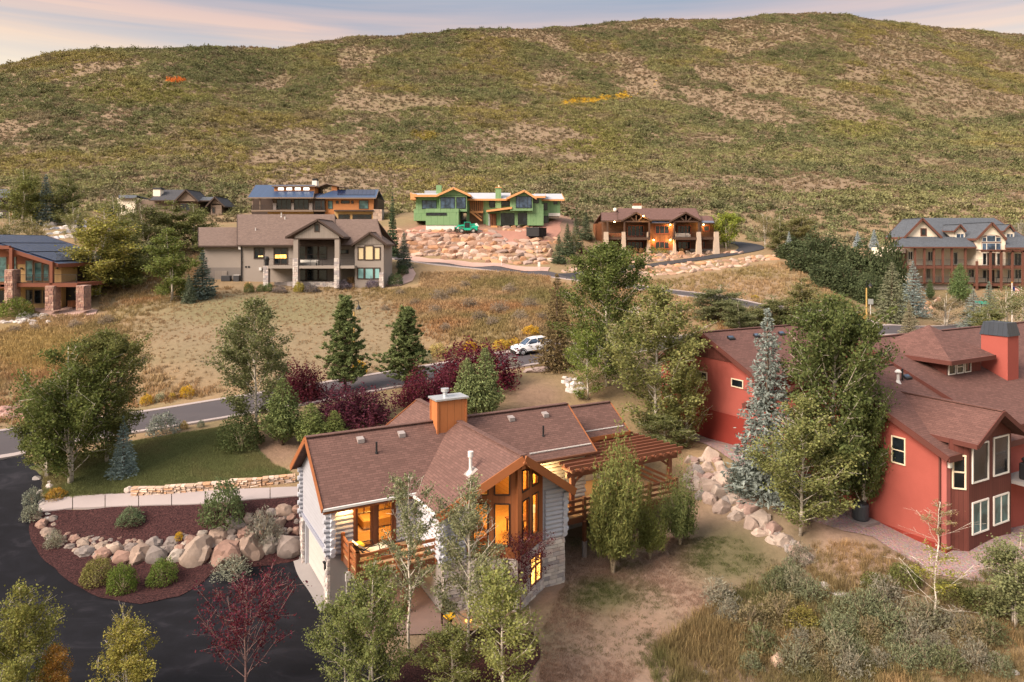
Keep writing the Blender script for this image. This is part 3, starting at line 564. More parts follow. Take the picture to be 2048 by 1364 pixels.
def rail(par, p, q, h, mat, n=None, posts=None, name='railing', pr=.02, bal=True, w=.05, cables=0):
    """a guard rail with top and bottom rails and balusters, one part"""
    p, q = Vector(p), Vector(q); L = (q - p).length; mb = MB(); up = Vector((0, 0, 1))
    mb.bar(p + up * h, q + up * h, w, w); mb.bar(p + up * .1, q + up * .1, w * .8, w * .8)
    k = posts or max(1, int(L / 1.8))
    for i in range(k + 1): a = p.lerp(q, i / k); mb.bar(a, a + up * h, w * 1.1, w * 1.1)
    if cables:
        for i in range(1, cables + 1): mb.bar(p + up * (h * i / (cables + 1)), q + up * (h * i / (cables + 1)), .015, .015)
    elif bal:
        for i in range(1, int(L / .16)): a = p.lerp(q, i / int(L / .16)); mb.bar(a + up * .1, a + up * h, pr, pr)
    return mb.build(name, mat, par)
def lampo(name, loc, energy, col=(1, .62, .25), rad=.08, parent=None):
    l = bpy.data.lights.new(name, 'POINT'); l.energy = energy; l.color = col; l.shadow_soft_size = rad
    o = bpy.data.objects.new(name, l); COL.objects.link(o); o.location = loc
    if parent: o.parent = parent
    return o
LOG = MB().tube([(0, 0, 0), (1, 0, 0)], .135, 10).mesh('log', MT['log'], smooth=False)
def logs(par, p, q, z0, n, dz=.235, ext0=0, ext1=0):
    """stacked round logs, each its own part"""
    p, q = Vector((p[0], p[1], 0)), Vector((q[0], q[1], 0)); d = (q - p); L = d.length; u = d / L; a = math.atan2(u.y, u.x)
    for i in range(n):
        o = link('log', LOG, par); j0 = ext0 * (1 if i % 2 else .7); s = p - u * j0; o.location = (s.x, s.y, z0 + dz * (i + .5)); o.rotation_euler = (0, 0, a); o.scale = (L + j0 + ext1 * (1 if i % 2 else .7), 1, 1)
STONEBOX = [MB().add([(-.5 + random.uniform(-.03, .03), -.5, -.5), (.5, -.5 + random.uniform(-.2, .2), -.5), (.5, .5, -.5), (-.5, .5, -.5), (-.5, -.5 + random.uniform(-.2, .2), .5), (.5 - random.uniform(0, .04), -.5 + random.uniform(-.2, .2), .5), (.5, .5, .5), (-.5, .5, .5)],
            [(3, 2, 1, 0), (4, 5, 6, 7), (0, 1, 5, 4), (1, 2, 6, 5), (2, 3, 7, 6), (3, 0, 4, 7)]).mesh('stone', MT['veneer'], .05) for _ in range(5)]
STONEC = [(.62, .55, .51), (.54, .47, .44), (.66, .60, .55), (.46, .41, .40), (.58, .48, .44), (.40, .36, .36)]
def veneer(par, p, q, z0, z1, rh=.2, lw=.42, depth=.12, cols=STONEC, nrm=None, skip=None, name='stone'):
    """coursed stone blocks along the wall foot from p to q, outward to the right-hand side"""
    p, q = Vector((p[0], p[1], 0)), Vector((q[0], q[1], 0)); L = (q - p).length; u = (q - p) / L; n = Vector((u.y, -u.x, 0)) if nrm is None else Vector(nrm); a = math.atan2(u.y, u.x)
    z = z0
    while z < z1 - .04:
        h = min(rh * random.uniform(.8, 1.2), z1 - z); s = 0 if random.random() < .5 else -random.uniform(0, lw * .5)
        while s < L - .02:
            w = lw * random.uniform(.55, 1.35); a0, a1 = max(s, 0), min(s + w, L); s += w
            if a1 - a0 < .06: continue
            c = p + u * (a0 + a1) / 2
            if skip and skip((a0 + a1) / 2, z + h / 2): continue
            o = link(name, random.choice(STONEBOX), par); o.location = c + n * (depth * .25 + random.uniform(0, .03)) + Vector((0, 0, z + h / 2)); o.rotation_euler = (0, 0, a); o.scale = (a1 - a0 - .02, depth, h - .02)
            k = random.uniform(.85, 1.15); o.color = c4(dk(random.choice(cols), k))
        z += h
# ------------------------------------------------------------ main log house
H = empty('log_house', (HN[0], HN[1], 0), HA, 'pale grey log house with brown roofs, cedar prow window and lit rooms', 'house')
ZR, ZE, PT = 7.75, 5.16, .69
RX, RY = 8.09, 3.15
def zr_main(y): return ZR - PT * abs(y - RY)
# lower storey, concrete and stone
MB().box(.25, 4.6, .2, 6.25, -.3, 2.52).build('foundation', MT['foundation'], H)
MB().box(4.6, 11.55, -3.2, 6.25, -.3, 2.5).build('foundation', MT['foundation'], H)
MB().box(11.55, 16, .9, 6.25, -.3, 2.5).build('foundation', MT['foundation'], H)
MB().box(16, 20.4, 3.1, 6.7, 0, 2.5).build('foundation', MT['foundation'], H)
# garage gable wall
w = MB(); w.box(.02, .22, .0, .75, -.2, 2.5); w.box(.02, .22, 5.5, 6.3, -.2, 2.5); w.box(.02, .22, .75, 5.5, 2.25, 2.5); w.build('garage_wall', MT['foundation'], H)
poly_wall(H, [(0, 0, 2.5), (0, 6.3, 2.5), (0, 6.3, zr_main(6.3) - .24), (0, RY, ZR - .24), (0, 0, zr_main(0) - .24)], (.2, 0, 0), MT['log_gable'], 'gable_wall')
b = MB(); b.box(-.06, .0, -.02, 6.32, 2.42, 2.66); b.box(-.10, -.06, -.02, 6.32, 2.62, 2.68); b.build('belly_band', mat_plain('slate blue band', (.27, .28, .34), .7, .1), H)
gd = MB().box(.215, .25, .8, 5.45, .0, 2.27).build('garage_door', MT['garage'], H)
for k in range(5): MB().box(.185, .213, .82, 5.43, .02 + k * .45, .02 + k * .45 + .435).build('door_panel', MT['garage'], gd)
j = MB(); j.box(.0, .26, .66, .8, 0, 2.32); j.box(.0, .26, 5.45, 5.59, 0, 2.32); j.box(.0, .26, .8, 5.45, 2.25, 2.36); j.build('door_casing', mat_plain('grey door casing', (.40, .41, .45), .7, .08), H)
veneer(H, (-.02, 6.32), (-.02, 5.6), -.1, 2.4, .19, .36, .14); veneer(H, (-.02, .66), (-.02, -.06), -.1, 2.4, .19, .36, .14)
MB().box(.0, 4.6, -.05, .2, 0, 2.5).build('lower_wall', MT['foundation'], H)
u = MB(); u.box(.75, 1.0, -.17, -.05, 1.15, 1.6); u.bar((.8, -.12, 1.15), (.8, -.12, 0), .05, .05); u.build('meter_box', MT['white_metal'], H)
u = MB(); u.tube([(1.18, -.14, 0), (1.18, -.14, 1.5)], .06, 8); u.box(1.08, 1.28, -.2, -.05, 1.4, 1.75); u.build('utility_pipe', mat_plain('grey conduit', (.12, .12, .13), .6), H)
cl = MB(); cl.box(-.2, -.06, .28, .42, 1.75, 2.1); cl.box(-.26, -.06, .24, .46, 2.1, 2.16); cl.build('carriage_lamp', MT['black_metal'], H)
# upper storey front wall, left block, with the lit french doors
DX0, DX1, DZ1 = 1.28, 3.3, 4.88
for (a, b_, n, e0) in (((0, .06), (DX0 - .12, .06), 11, .32), ((DX1 + .12, .06), (4.75, .06), 11, 0)): logs(H, a, b_, 2.52, n, ext0=e0)
logs(H, (.1, 0), (.1, .35), 2.52, 11, ext0=.32); logs(H, (.1, 6.2), (.1, 6.3), 2.4, 12, ext1=.32); logs(H, (.06, 6.24), (.3, 6.24), 2.4, 12, ext0=.32)
wb = MB(); wb.box(.05, DX0 - .1, .1, .22, 2.5, 5.3); wb.box(DX1 + .1, 4.8, .1, .22, 2.5, 5.3); wb.box(DX0 - .1, DX1 + .1, .1, .22, DZ1, 5.3); wb.build('front_wall', MT['log_gable'], H)
wb = MB(); wb.box(.2, 16, 6.1, 6.3, 2.5, 5.4); wb.build('back_wall', MT['log_gable'], H)
d = MB()
for x0, x1 in ((DX0 - .12, DX0), (DX1, DX1 + .12), (2.20, 2.38)): d.box(x0, x1, -.08, .2, 2.56, DZ1 + .06)
d.box(DX0, DX1, -.08, .2, DZ1 - .06, DZ1 + .06); d.box(DX0, DX1, -.05, .2, 2.56, 2.76)
for x0, x1 in ((DX0, 2.2), (2.38, DX1)):
    d.box(x0, x0 + .12, -.03, .12, 2.76, DZ1 - .06); d.box(x1 - .12, x1, -.03, .12, 2.76, DZ1 - .06); d.box(x0 + .12, x1 - .12, -.02, .1, 4.33, 4.37); d.box((x0 + x1) / 2 - .02, (x0 + x1) / 2 + .02, -.02, .1, 4.37, DZ1 - .06)
fd = d.build('french_door', MT['brown_trim'], H)
for x0, x1 in ((DX0 + .1, 2.12), (2.46, DX1 - .1)): MB().box(x0, x1, .03, .045, 2.74, DZ1 - .05).build('pane', MT['clear'], fd)
def room(par, x0, x1, y0, y1, z0, z1, mat, fl):
    m = MB(); m.noflip = True; V = [(x0, y0, z0), (x1, y0, z0), (x1, y1, z0), (x0, y1, z0), (x0, y0, z1), (x1, y0, z1), (x1, y1, z1), (x0, y1, z1)]
    m.add(V, [(2, 3, 7, 6), (0, 4, 7, 3), (1, 2, 6, 5)]); m.build('room_lining', mat, par); m = MB(); m.box(x0, x1, y0, y1, z0 - .05, z0); m.build('room_floor', fl, par)
room(H, .3, 4.5, .23, 4.2, 2.6, 5.3, MT['interior'], MT['deck'])
f = MB(); f.box(2.3, 4.2, 2.0, 4.1, 2.65, 3.15); f.box(2.3, 4.2, 3.9, 4.1, 3.15, 4.1); f.build('bed', mat_plain('bedspread', (.45, .30, .16), .9, .3, 3), H, .06)
f = MB(); f.box(1.0, 1.7, 2.6, 3.6, 2.65, 3.5); f.build('dresser', MT['brown_trim'], H, .03)
lampo('room_light', (2.4, 1.6, 4.7), 150, (1, .50, .11), .2, H)
# roof planes
rf = MB(); TH = .2
def zb(x): return ZR - PT * abs(x - RX)
def S(mb, pts): mb.slab([(x, y, z) for x, y, z in pts], TH)
fl_ = MB(); S(fl_, [(-.5, -.6, zr_main(-.6)), (4.34, -.6, zr_main(-.6)), (RX, RY, ZR), (-.5, RY, ZR)]); roofL = fl_.build('roof', MT['roof_brown'], H)
m = MB(); S(m, [(4.34, -.6, zb(4.34)), (4.2, -.74, zb(4.2)), (4.2, -3.75, zb(4.2)), (RX, -5.3, ZR), (RX, RY, ZR)]); roofBL = m.build('roof', MT['roof_brown'], H)
m = MB(); S(m, [(11.34, -.1, zb(11.34)), (12.0, -.76, zb(12.0)), (12.0, -3.85, zb(12.0)), (RX, -5.3, ZR), (RX, RY, ZR)]); m.build('roof', MT['roof_brown'], H)
m = MB(); S(m, [(RX, RY, ZR), (11.34, -.1, zr_main(-.1)), (16.1, -.1, zr_main(-.1)), (16.1, RY, ZR)]); roofR = m.build('roof', MT['roof_brown'], H)
m = MB(); S(m, [(-.5, RY, ZR), (RX, RY, ZR), (4.34, 6.9, zr_main(6.9)), (-.5, 6.9, zr_main(6.9))]); S(m, [(16.1, RY, ZR), (RX, RY, ZR), (11.84, 6.9, zr_main(6.9)), (16.1, 6.9, zr_main(6.9))]); m.build('back_roof', MT['roof_brown'], H)
m = MB(); S(m, [(RX, RY, ZR), (4.34, 6.9, zb(4.34)), (4.2, 7.04, zb(4.2)), (4.2, 8.9, zb(4.2)), (RX, 8.9, ZR)]); S(m, [(RX, RY, ZR), (11.84, 6.9, zb(11.84)), (11.98, 7.04, zb(11.98)), (11.98, 8.9, zb(11.98)), (RX, 8.9, ZR)]); m.build('back_wing_roof', MT['roof_brown'], H)
poly_wall(H, [(4.6, 8.4, 2.5), (11.6, 8.4, 2.5), (11.6, 8.4, 5.1), (RX, 8.4, 7.45), (4.6, 8.4, 5.1)], (0, .2, 0), MT['log_gable'], 'back_wall'); poly_wall(H, [(4.6, 6.3, 2.5), (4.6, 8.4, 2.5), (4.6, 8.4, 5.1), (4.6, 6.3, 5.1)], (.2, 0, 0), MT['log_gable'], 'back_wall')
gable_roof(H, 16.12, 20.7, 2.5, 4.75, 7.0, 5.5, 7.05, 5.5, .2, MT['roof_brown'], MT['cedar_trim'])
poly_wall(H, [(15.6, .9, 2.5), (15.6, 6.3, 2.5), (15.6, 6.3, 5.4), (15.6, RY, 7.45), (15.6, .9, 5.9)], (.2, 0, 0), MT['log_gable'], 'gable_wall')
MB().box(16, 20.3, 3.1, 3.3, 2.5, 5.7).build('front_wall', MT['log_gable'], H)
# ridge caps, valleys and trim
rc = MB()
for p, q in (((-.5, RY, ZR + .02), (16.1, RY, ZR + .02)), ((RX, -5.3, ZR + .025), (RX, 8.9, ZR + .025))): rc.bar(p, q, .34, .05)
rc.build('ridge_cap', MT['roof_brown'], H)
for p, q, h in (((-.53, -.62, ZE - .1), (-.53, RY, ZR - .1), .3), ((-.53, 6.92, ZE - .1), (-.53, RY, ZR - .1), .3),
             ((16.13, -.1, 5.4), (16.13, RY, ZR - .1), .26), ((RX, 8.93, ZR - .1), (4.2, 8.93, 5.0), .26), ((RX, 8.93, ZR - .1), (11.98, 8.93, 5.0), .26)):
    MB().bar(p, q, .06, h).build('fascia', MT['cedar_trim'], H)
for p, q in (((4.17, -3.79, zb(4.2) - .17), (RX, -5.36, ZR - .17)), ((12.03, -3.89, zb(12) - .17), (RX, -5.36, ZR - .17))): MB().bar(p, q, .09, .40).build('fascia', MT['cedar_trim'], H)
for p, q in (((-.5, -.66, ZE - .06), (4.3, -.66, ZE - .06)), ((4.14, -.76, zb(4.2) - .05), (4.14, -3.75, zb(4.2) - .05)), ((12.06, -.9, zb(12) - .05), (12.06, -3.85, zb(12) - .05)), ((11.5, -.16, 5.45), (16.1, -.16, 5.45))):
    MB().bar(p, q, .12, .11).build('gutter', MT['white_metal'] if p[0] < 5 else MT['brown_trim'], H)
sf = MB(); sf.box(-.42, 4.25, -.55, .1, 4.98, 5.03); sf.build('soffit', MT['cedar'], H); MB().bar((-.48, -.57, 4.98), (4.2, -.57, 4.98), .05, .22).build('fascia', MT['cedar_trim'], H)
sn = MB()
for k in range(46): sn.box(11.7 + k * .095 * 1.0, 11.75 + k * .095, .30, .36, zr_main(.33) + .02, zr_main(.33) + .09)
for k in range(40): sn.box(16.3 + k * .105, 16.35 + k * .105, 2.85, 2.91, 5.79, 5.86)
sn.build('snow_guard', MT['white_metal'], H)['kind'] = 'stuff'
# chimney with sheet metal cap
ch = MB().box(6.75, 8.55, 2.35, 3.35, 6.6, 9.05).build('chimney', mat_boards('cedar chimney chase', (.42, .155, .055), .46, .08, True, .65, .015), H)
tr_ = MB()
for x, y in ((6.75, 2.35), (8.55, 2.35), (6.75, 3.35)): tr_.box(x - .05, x + .05, y - .05, y + .05, 6.9, 9.0)
tr_.build('corner_board', mat_plain('orange cedar corner', (.42, .15, .055), .6), ch)
MB().box(6.62, 8.68, 2.22, 3.48, 9.05, 9.15).build('chimney_cap', MT['metal'], ch); MB().lathe([(.13, 9.15), (.13, 9.4), (.24, 9.45), (.24, 9.62), (.0, 9.64)], 12, (7.45, 2.9)).build('flue', MT['metal'], ch)
# flue pipe on the prow roof
fp = MB(); zz = zb(6.35); fp.lathe([(.24, zz - .12), (.10, zz + .1), (.085, zz + .25), (.085, zz + .72), (.14, zz + .76), (.14, zz + 1.04), (.0, zz + 1.06)], 12, (6.35, -2.9)); fp.build('flue_pipe', MT['white_metal'], H)
fl2 = MB(); fl2.slab([(6.1, -3.25, zb(6.1) + .02), (6.1, -2.6, zb(6.1) + .02), (6.6, -2.6, zb(6.6) + .02), (6.6, -3.25, zb(6.6) + .02)], .015); fl2.build('flashing', MT['mortar'], H)
def roofbox(x, y, s=.36):
    z = zr_main(y); m = MB(); m.add([(x - s / 2, y - s / 2, z - .1), (x + s / 2, y - s / 2, z - .1), (x + s / 2, y + s / 2, z + .1), (x - s / 2, y + s / 2, z + .1), (x - s / 2, y - s / 2, z + .12), (x + s / 2, y - s / 2, z + .12), (x + s / 2, y + s / 2, z + .2), (x - s / 2, y + s / 2, z + .2)],
        [(3, 2, 1, 0), (4, 5, 6, 7), (0, 1, 5, 4), (1, 2, 6, 5), (2, 3, 7, 6), (3, 0, 4, 7)]); m.build('roof_vent', mat_vent, H)
mat_vent = mat_plain('grey roof vent', (.30, .26, .25), .6)
roofbox(2.3, 2.55); roofbox(4.65, 2.55); roofbox(11.7, 2.6); roofbox(14.1, 2.55)
for x, y in ((2.95, 1.75), (13.2, 1.3)): MB().lathe([(.09, zr_main(y) - .05), (.055, zr_main(y) + .1), (.055, zr_main(y) + .6), (0, zr_main(y) + .61)], 8, (x, y)).build('vent_pipe', MT['black_metal'], H)
# ---- prow
A_, B_, C_, D_, E_ = (4.6, -3.4), (5.9, -3.4), (RX, -4.7), (10.3, -3.4), (11.6, -3.4)
def wall_between(p, q, z0, z1a, z1b, th, mat, name):
    u = (Vector(q) - Vector(p)).normalized(); n = Vector((-u.y, u.x)) * th
    return poly_wall(H, [(p[0], p[1], z0), (q[0], q[1], z0), (q[0], q[1], z1b), (p[0], p[1], z1a)], (n.x, n.y, 0), mat, name)
def rz_(x): return zb(x) - .26
for p, q in ((A_, B_), (B_, C_), (C_, D_), (D_, E_)):
    wall_between(p, q, -.2, 2.5, 2.5, .25, MT['mortar'], 'stone_base')
def skipwin(s, z): return 1.05 < s < 2.25 and .65 < z < 2.1
veneer(H, A_, B_, -.1, 2.5); veneer(H, B_, C_, -.1, 2.5); veneer(H, C_, D_, -.1, 2.5, skip=skipwin); veneer(H, D_, E_, -.1, 2.5)
veneer(H, E_, (11.6, -1.4), -.1, 2.5)
wall_between(A_, B_, 2.5, rz_(4.6), rz_(5.9), .2, MT['log_gable'], 'prow_wall'); wall_between(D_, E_, 2.5, rz_(10.3), rz_(11.6), .2, MT['log_gable'], 'prow_wall')
logs(H, (10.42, -3.38), E_, 2.5, 11, ext1=.25); logs(H, A_, (5.78, -3.38), 2.5, 11, ext0=.25)
logs(H, (11.58, -3.4), (11.58, .9), 2.5, 10, ext0=.25); logs(H, (4.62, -3.4), (4.62, -.1), 2.5, 10, ext0=.25)
poly_wall(H, [(4.6, -3.2, 2.5), (4.6, .1, 2.5), (4.6, .1, 5.15), (4.6, -3.2, 5.15)], (.15, 0, 0), MT['log_gable'], 'prow_wall')
def prow_face(p, q, cols, flip):
    """cedar clad glazed face: posts, spandrels, tall lower lights and sloped upper lights"""
    p, q = Vector(p), Vector(q); L = (q - p).length; u = (q - p) / L; n = Vector((u.y, -u.x)); th = .16
    def zt(s): return rz_((p + u * s).x) + .05
    def piece(s0, s1, za0, za1, zb0, zb1, o=0, t=th, mat=MT['cedar'], name='cedar_panel', par=H):
        a, b_ = p + u * s0 + n * o, p + u * s1 + n * o
        return poly_wall(par, [(a.x, a.y, za0), (b_.x, b_.y, zb0), (b_.x, b_.y, zb1), (a.x, a.y, za1)], (-n.x * t, -n.y * t, 0), mat, name)
    edges = [0] + [x for c in cols for x in c] + [L]
    for k in range(0, len(edges), 2): piece(edges[k], edges[k + 1], 2.5, zt(edges[k]), 2.5, zt(edges[k + 1]), .0)
    for s0, s1 in cols:
        piece(s0, s1, 2.5, 3.15, 2.5, 3.15); piece(s0, s1, 5.2, 5.65, 5.2, 5.65)
        t0, t1 = min(zt(s0) - .28, 6.75), min(zt(s1) - .28, 6.75); piece(s0, s1, t0, zt(s0), t1, zt(s1))
        for za0, za1, zb0, zb1 in ((3.15, 5.2, 3.15, 5.2), (5.65, t0, 5.65, t1)):
            fm = MB(); a, b_ = p + u * s0, p + u * s1; e = .03
            for P_, Q_ in (((a, za0), (b_, zb0)), ((b_, zb0), (b_, zb1)), ((b_, zb1), (a, za1)), ((a, za1), (a, za0))):
                fm.bar((P_[0].x + n.x * .01, P_[0].y + n.y * .01, P_[1]), (Q_[0].x + n.x * .01, Q_[0].y + n.y * .01, Q_[1]), .06, .06)
            wo_ = fm.build('window', MT['dark_trim'], H); piece(s0 + .02, s1 - .02, za0, za1, zb0, zb1, -.05, .012, MT['clear'], 'pane', wo_)
prow_face(B_, C_, [(.32, 1.05), (1.38, 2.12)], False); prow_face(C_, D_, [(.40, 1.08), (1.42, 2.05)], True)
MB().bar((RX, -4.74, 2.48), (RX, -4.74, 7.25), .22, .22).build('prow_post', MT['cedar_trim'], H); MB().bar((RX, -5.25, 7.25), (RX, -3.8, 7.25), .22, .36).build('ridge_beam', MT['cedar_trim'], H)
# window in the stone base
u = (Vector(D_) - Vector(C_)).normalized(); n = Vector((u.y, -u.x)); bw = MB()
def cd(s, o): v_ = Vector(C_) + u * s + n * o; return v_.x, v_.y
for s0, s1 in ((1.05, 1.13), (1.60, 1.68), (2.17, 2.25)):
    a, b2 = cd((s0 + s1) / 2, .08), None; bw.bar((*a, .65), (*a, 2.1), .09, .08)
for z in (.68, 1.55, 2.07): bw.bar((*cd(1.05, .08), z), (*cd(2.25, .08), z), .08, .07)
bw = bw.build('window', MT['brown_trim'], H); pa = MB(); pa.bar((*cd(1.1, .045), 1.38), (*cd(2.2, .045), 1.38), .02, 1.36); pa.build('pane', MT['lit'], bw)
# prow room
room(H, 4.8, 11.4, -3.3, 4.6, 2.6, 5.0, MT['interior'], mat_plain('warm carpet', (.42, .26, .12), .95, .3, 3)); MB().slab([(B_[0], -3.3, 2.6), (C_[0], -4.55, 2.6), (D_[0], -3.3, 2.6)], .06).build('room_floor', MT['deck'], H)
f = MB(); f.box(6.2, 7.6, -2.6, -1.8, 2.62, 3.05); f.box(6.2, 7.6, -1.9, -1.65, 3.0, 3.5); f.box(6.1, 6.3, -2.6, -1.7, 2.62, 3.3); f.box(7.5, 7.7, -2.6, -1.7, 2.62, 3.3); f.build('sofa', mat_plain('sofa fabric', (.30, .17, .08), .9, .3, 4), H, .05)
f = MB(); f.box(9.0, 10.2, -2.6, -1.6, 3.3, 3.36)
for x in (9.1, 10.1):
    for y in (-2.5, -1.7): f.bar((x, y, 2.6), (x, y, 3.3), .07, .07)
f.build('dining_table', MT['brown_trim'], H)
f = MB(); f.lathe([(.12, 2.62), (.03, 2.7), (.03, 3.9), (.2, 3.92), (.11, 4.25)], 10, (10.0, -3.0)); f.build('floor_lamp', MT['lit_dim'], H)
st_ = MB()
for k in range(4): st_.bar((6.0, .6, 5.2 + k * .2), (7.8, 1.2, 5.2 + k * .2), .05, .05)
for k in range(4): st_.bar((6.0 + k * .6, .6 + k * .2, 5.0), (6.0 + k * .6, .6 + k * .2, 6.0), .06, .06)
st_.box(5.6, 8.0, .7, 4.5, 4.85, 5.0); st_.build('loft_railing', MT['dark_trim'], H)
fpz = MB(); fpz.box(7.0, 9.2, 3.6, 4.55, 2.6, 7.0); fpz.build('fireplace', MT['mortar'], H)
lampo('room_light', (7.4, -1.2, 5.9), 300, (1, .50, .11), .25, H); lampo('room_light', (9.9, -1.2, 4.8), 170, (1, .52, .12), .2, H)
# small corner window between the two wings and on the left corner
win(H, 'x-', 4.6, -2.9, -2.2, 3.0, 4.7, MT['cedar_trim'], MT['glass'], .1)
win(H, 'x-', 0, .15, .55, 3.2, 4.9, MT['cedar_trim'], MT['glass'], .08)
pl = MB(); pl.box(.95, 1.15, -.1, -.0, 4.75, 4.9); pl.build('porch_lamp', MT['black_metal'], H); lampo('porch_light', (.75, -.28, 4.8), 26, (1, .62, .22), .06, H)
# ---- left deck
dk_ = MB()
for k in range(17): dk_.box(.65, 4.6, -.12 - (k + 1) * .148, -.12 - k * .148 - .012, 2.5, 2.55)
MBd = dk_.build('deck_board', MT['deck'], H); MBd['kind'] = 'stuff'
MB().box(.6, 4.6, -2.66, -.06, 2.22, 2.49).build('deck_frame', MT['brown_trim'], H)
for x, y in ((.72, -2.5), (3.0, -2.5)): MB().bar((x, y, 0), (x, y, 2.3), .2, .2).build('deck_post', MT['brown_trim'], H)
def log_rail(pts, z, mat, heights=(.28, .58, .92), w=.11, posts=True):
    for i, (p, q) in enumerate(zip(pts[:-1], pts[1:])):
        for h in heights: MB().bar((*p, z + h), (*q, z + h), .07, .15).build('rail', mat, H)
    if posts:
        for p in pts: MB().box(p[0] - .09, p[0] + .09, p[1] - .09, p[1] + .09, z - .25, z + 1.12).build('rail_post', mat, H)
log_rail([(.62, -.12), (.62, -1.4), (.62, -2.66)], 2.5, MT['cedar_trim']); log_rail([(.62, -2.66), (2.6, -2.66), (4.6, -2.66)], 2.5, MT['cedar_trim'])
# ---- pergola deck on the right
dk_ = MB()
for k in range(38): dk_.box(11.7, 21.2, -1.55 + k * .145, -1.55 + k * .145 + .132, 2.42, 2.47)
o = dk_.build('deck_board', MT['deck'], H); o['kind'] = 'stuff'
MB().box(11.75, 21.15, -1.6, 3.0, 2.1, 2.41).build('deck_frame', MT['brown_trim'], H)
log_rail([(11.9, -1.58), (14.2, -1.58), (16.6, -1.58), (19.0, -1.58), (21.1, -1.58)], 2.42, MT['brown_trim'], (.3, .62, .95)); log_rail([(21.1, -1.58), (21.1, .8), (21.1, 3.0)], 2.42, MT['brown_trim'], (.3, .62, .95), posts=False)
for x, y in ((14.1, -1.75), (16.6, -1.75), (19.0, -1.75), (21.0, -1.75)):
    z = g1(*hl(x, y, 0)[:2]); MB().lathe([(.15, z - .2), (.15, z + .85), (.15, z + .9), (0, z + .9)], 12, (x, y)).build('footing', MT['concrete'], H); MB().bar((x, y, z + .88), (x, y, 2.2), .18, .18).build('deck_post', MT['brown_trim'], H)
PM = MT['brown_trim'] = MT['brown_trim']; perg = mat_plain('pergola timber', (.20, .075, .042), .6, .2, 2, 16)
for x in (13.9, 17.4, 21.3): MB().bar((x, -.75, 2.4), (x, -.75, 4.55), .24, .24).build('pergola_post', perg, H)
MB().bar((13.5, -.75, 4.62), (21.9, -.75, 4.62), .2, .32).build('pergola_beam', perg, H); MB().bar((16.1, 2.6, 4.62), (21.6, 2.6, 4.62), .2, .32).build('pergola_beam', perg, H); MB().bar((21.3, 2.6, 2.4), (21.3, 2.6, 4.6), .24, .24).build('pergola_post', perg, H)
for x, s in ((21.3, -1), (17.4, 1), (17.4, -1), (13.9, 1)): MB().tube([(x, -.75, 3.75), (x + s * .25, -.75, 4.2), (x + s * .75, -.75, 4.5)], .08, 6).build('brace', perg, H)
LG = MB().tube([(0, 0, 0), (0, 1, 0)], .13, 10).mesh('rafter', perg)
for k in range(14):
    x = 13.7 + k * .62; y0, y1 = -1.25, (-.15 if x < 15.9 else 4.3); o = link('rafter', LG, H); o.location = (x, y0, 4.92); o.scale = (1, y1 - y0, 1)
for k in range(11):
    y = -1.15 + k * .54; x0 = 13.45 if y < -.1 else 16.2
    if y > 2.45: x0 = 16.3
    m = MB().box(x0, 22.05 - .07 * k, y - .05, y + .05, 5.06, 5.24).build('slat', perg, H)
for i, y in enumerate((-.75, -.3)): MB().box(13.45, 16.2, y + .15, y + .25, 5.06, 5.24).build('slat', perg, H)
logs(H, (11.8, .95), (15.7, .95), 2.5, 13, ext1=.3); MB().box(11.7, 15.7, 1.0, 1.2, 2.5, 5.8).build('front_wall', MT['log_gable'], H)
win(H, 'y-', .92, 13.6, 15.0, 2.6, 4.7, MT['brown_trim'], MT['lit'], .1, (.5,))
lampo('pergola_light', (13.0, .1, 4.3), 55, (1, .62, .22), .1, H); lampo('pergola_light', (17.2, 2.2, 4.2), 30, (1, .62, .24), .1, H)
# ---- furniture on and under the decks
def chair_wicker(loc, rz, label, cush=None):
    r = empty('armchair', loc, rz, label, 'armchair'); MB().box(-.3, .3, -.3, .3, .38, .46).build('seat', MT['wick'], r, .03); b = MB(); b.tube([(-.3, .28, .1), (-.31, .33, .7), (-.2, .36, .98), (0, .37, 1.05), (.2, .36, .98), (.31, .33, .7), (.3, .28, .1)], .035, 6); b.box(-.26, .26, .30, .34, .45, .98); b.build('backrest', MT['wick'], r)
    for s in (-1, 1):
        MB().tube([(s * .3, .3, .7), (s * .34, 0, .68), (s * .33, -.28, .62), (s * .3, -.28, 0)], .03, 6).build('arm', MT['wick'], r); MB().bar((s * .28, .28, 0), (s * .28, .28, .4), .04, .04).build('leg', MT['wick'], r)
    MB().box(-.26, .26, -.26, .26, .46, .56).build('cushion', cush or MT['cream_trim'], r, .03); return r
MT['wick'] = mat_plain('dark wicker', (.055, .032, .022), .7, .3, 5, 30)
chair_wicker(hl(12.9, -.55, 2.47), HA + R(200), 'dark wicker armchair with pale cushion under the pergola beside the log wall')
r = empty('lounge_chair', hl(1.55, -1.25, 2.55), HA + R(100), 'curved black lounge chair with yellow pillow on the left deck', 'lounge chair')
for s in (-1, 1): MB().tube([(s * .33, .75, .95), (s * .33, .45, .55), (s * .33, 0, .32), (s * .33, -.6, .42), (s * .33, -1.0, .35), (s * .33, -1.05, 0)], .03, 6).build('frame', MT['black_metal'], r); MB().tube([(s * .33, .5, .6), (s * .36, .1, .75), (s * .36, -.4, .72), (s * .34, -.5, .4)], .028, 6).build('arm', MT['black_metal'], r)
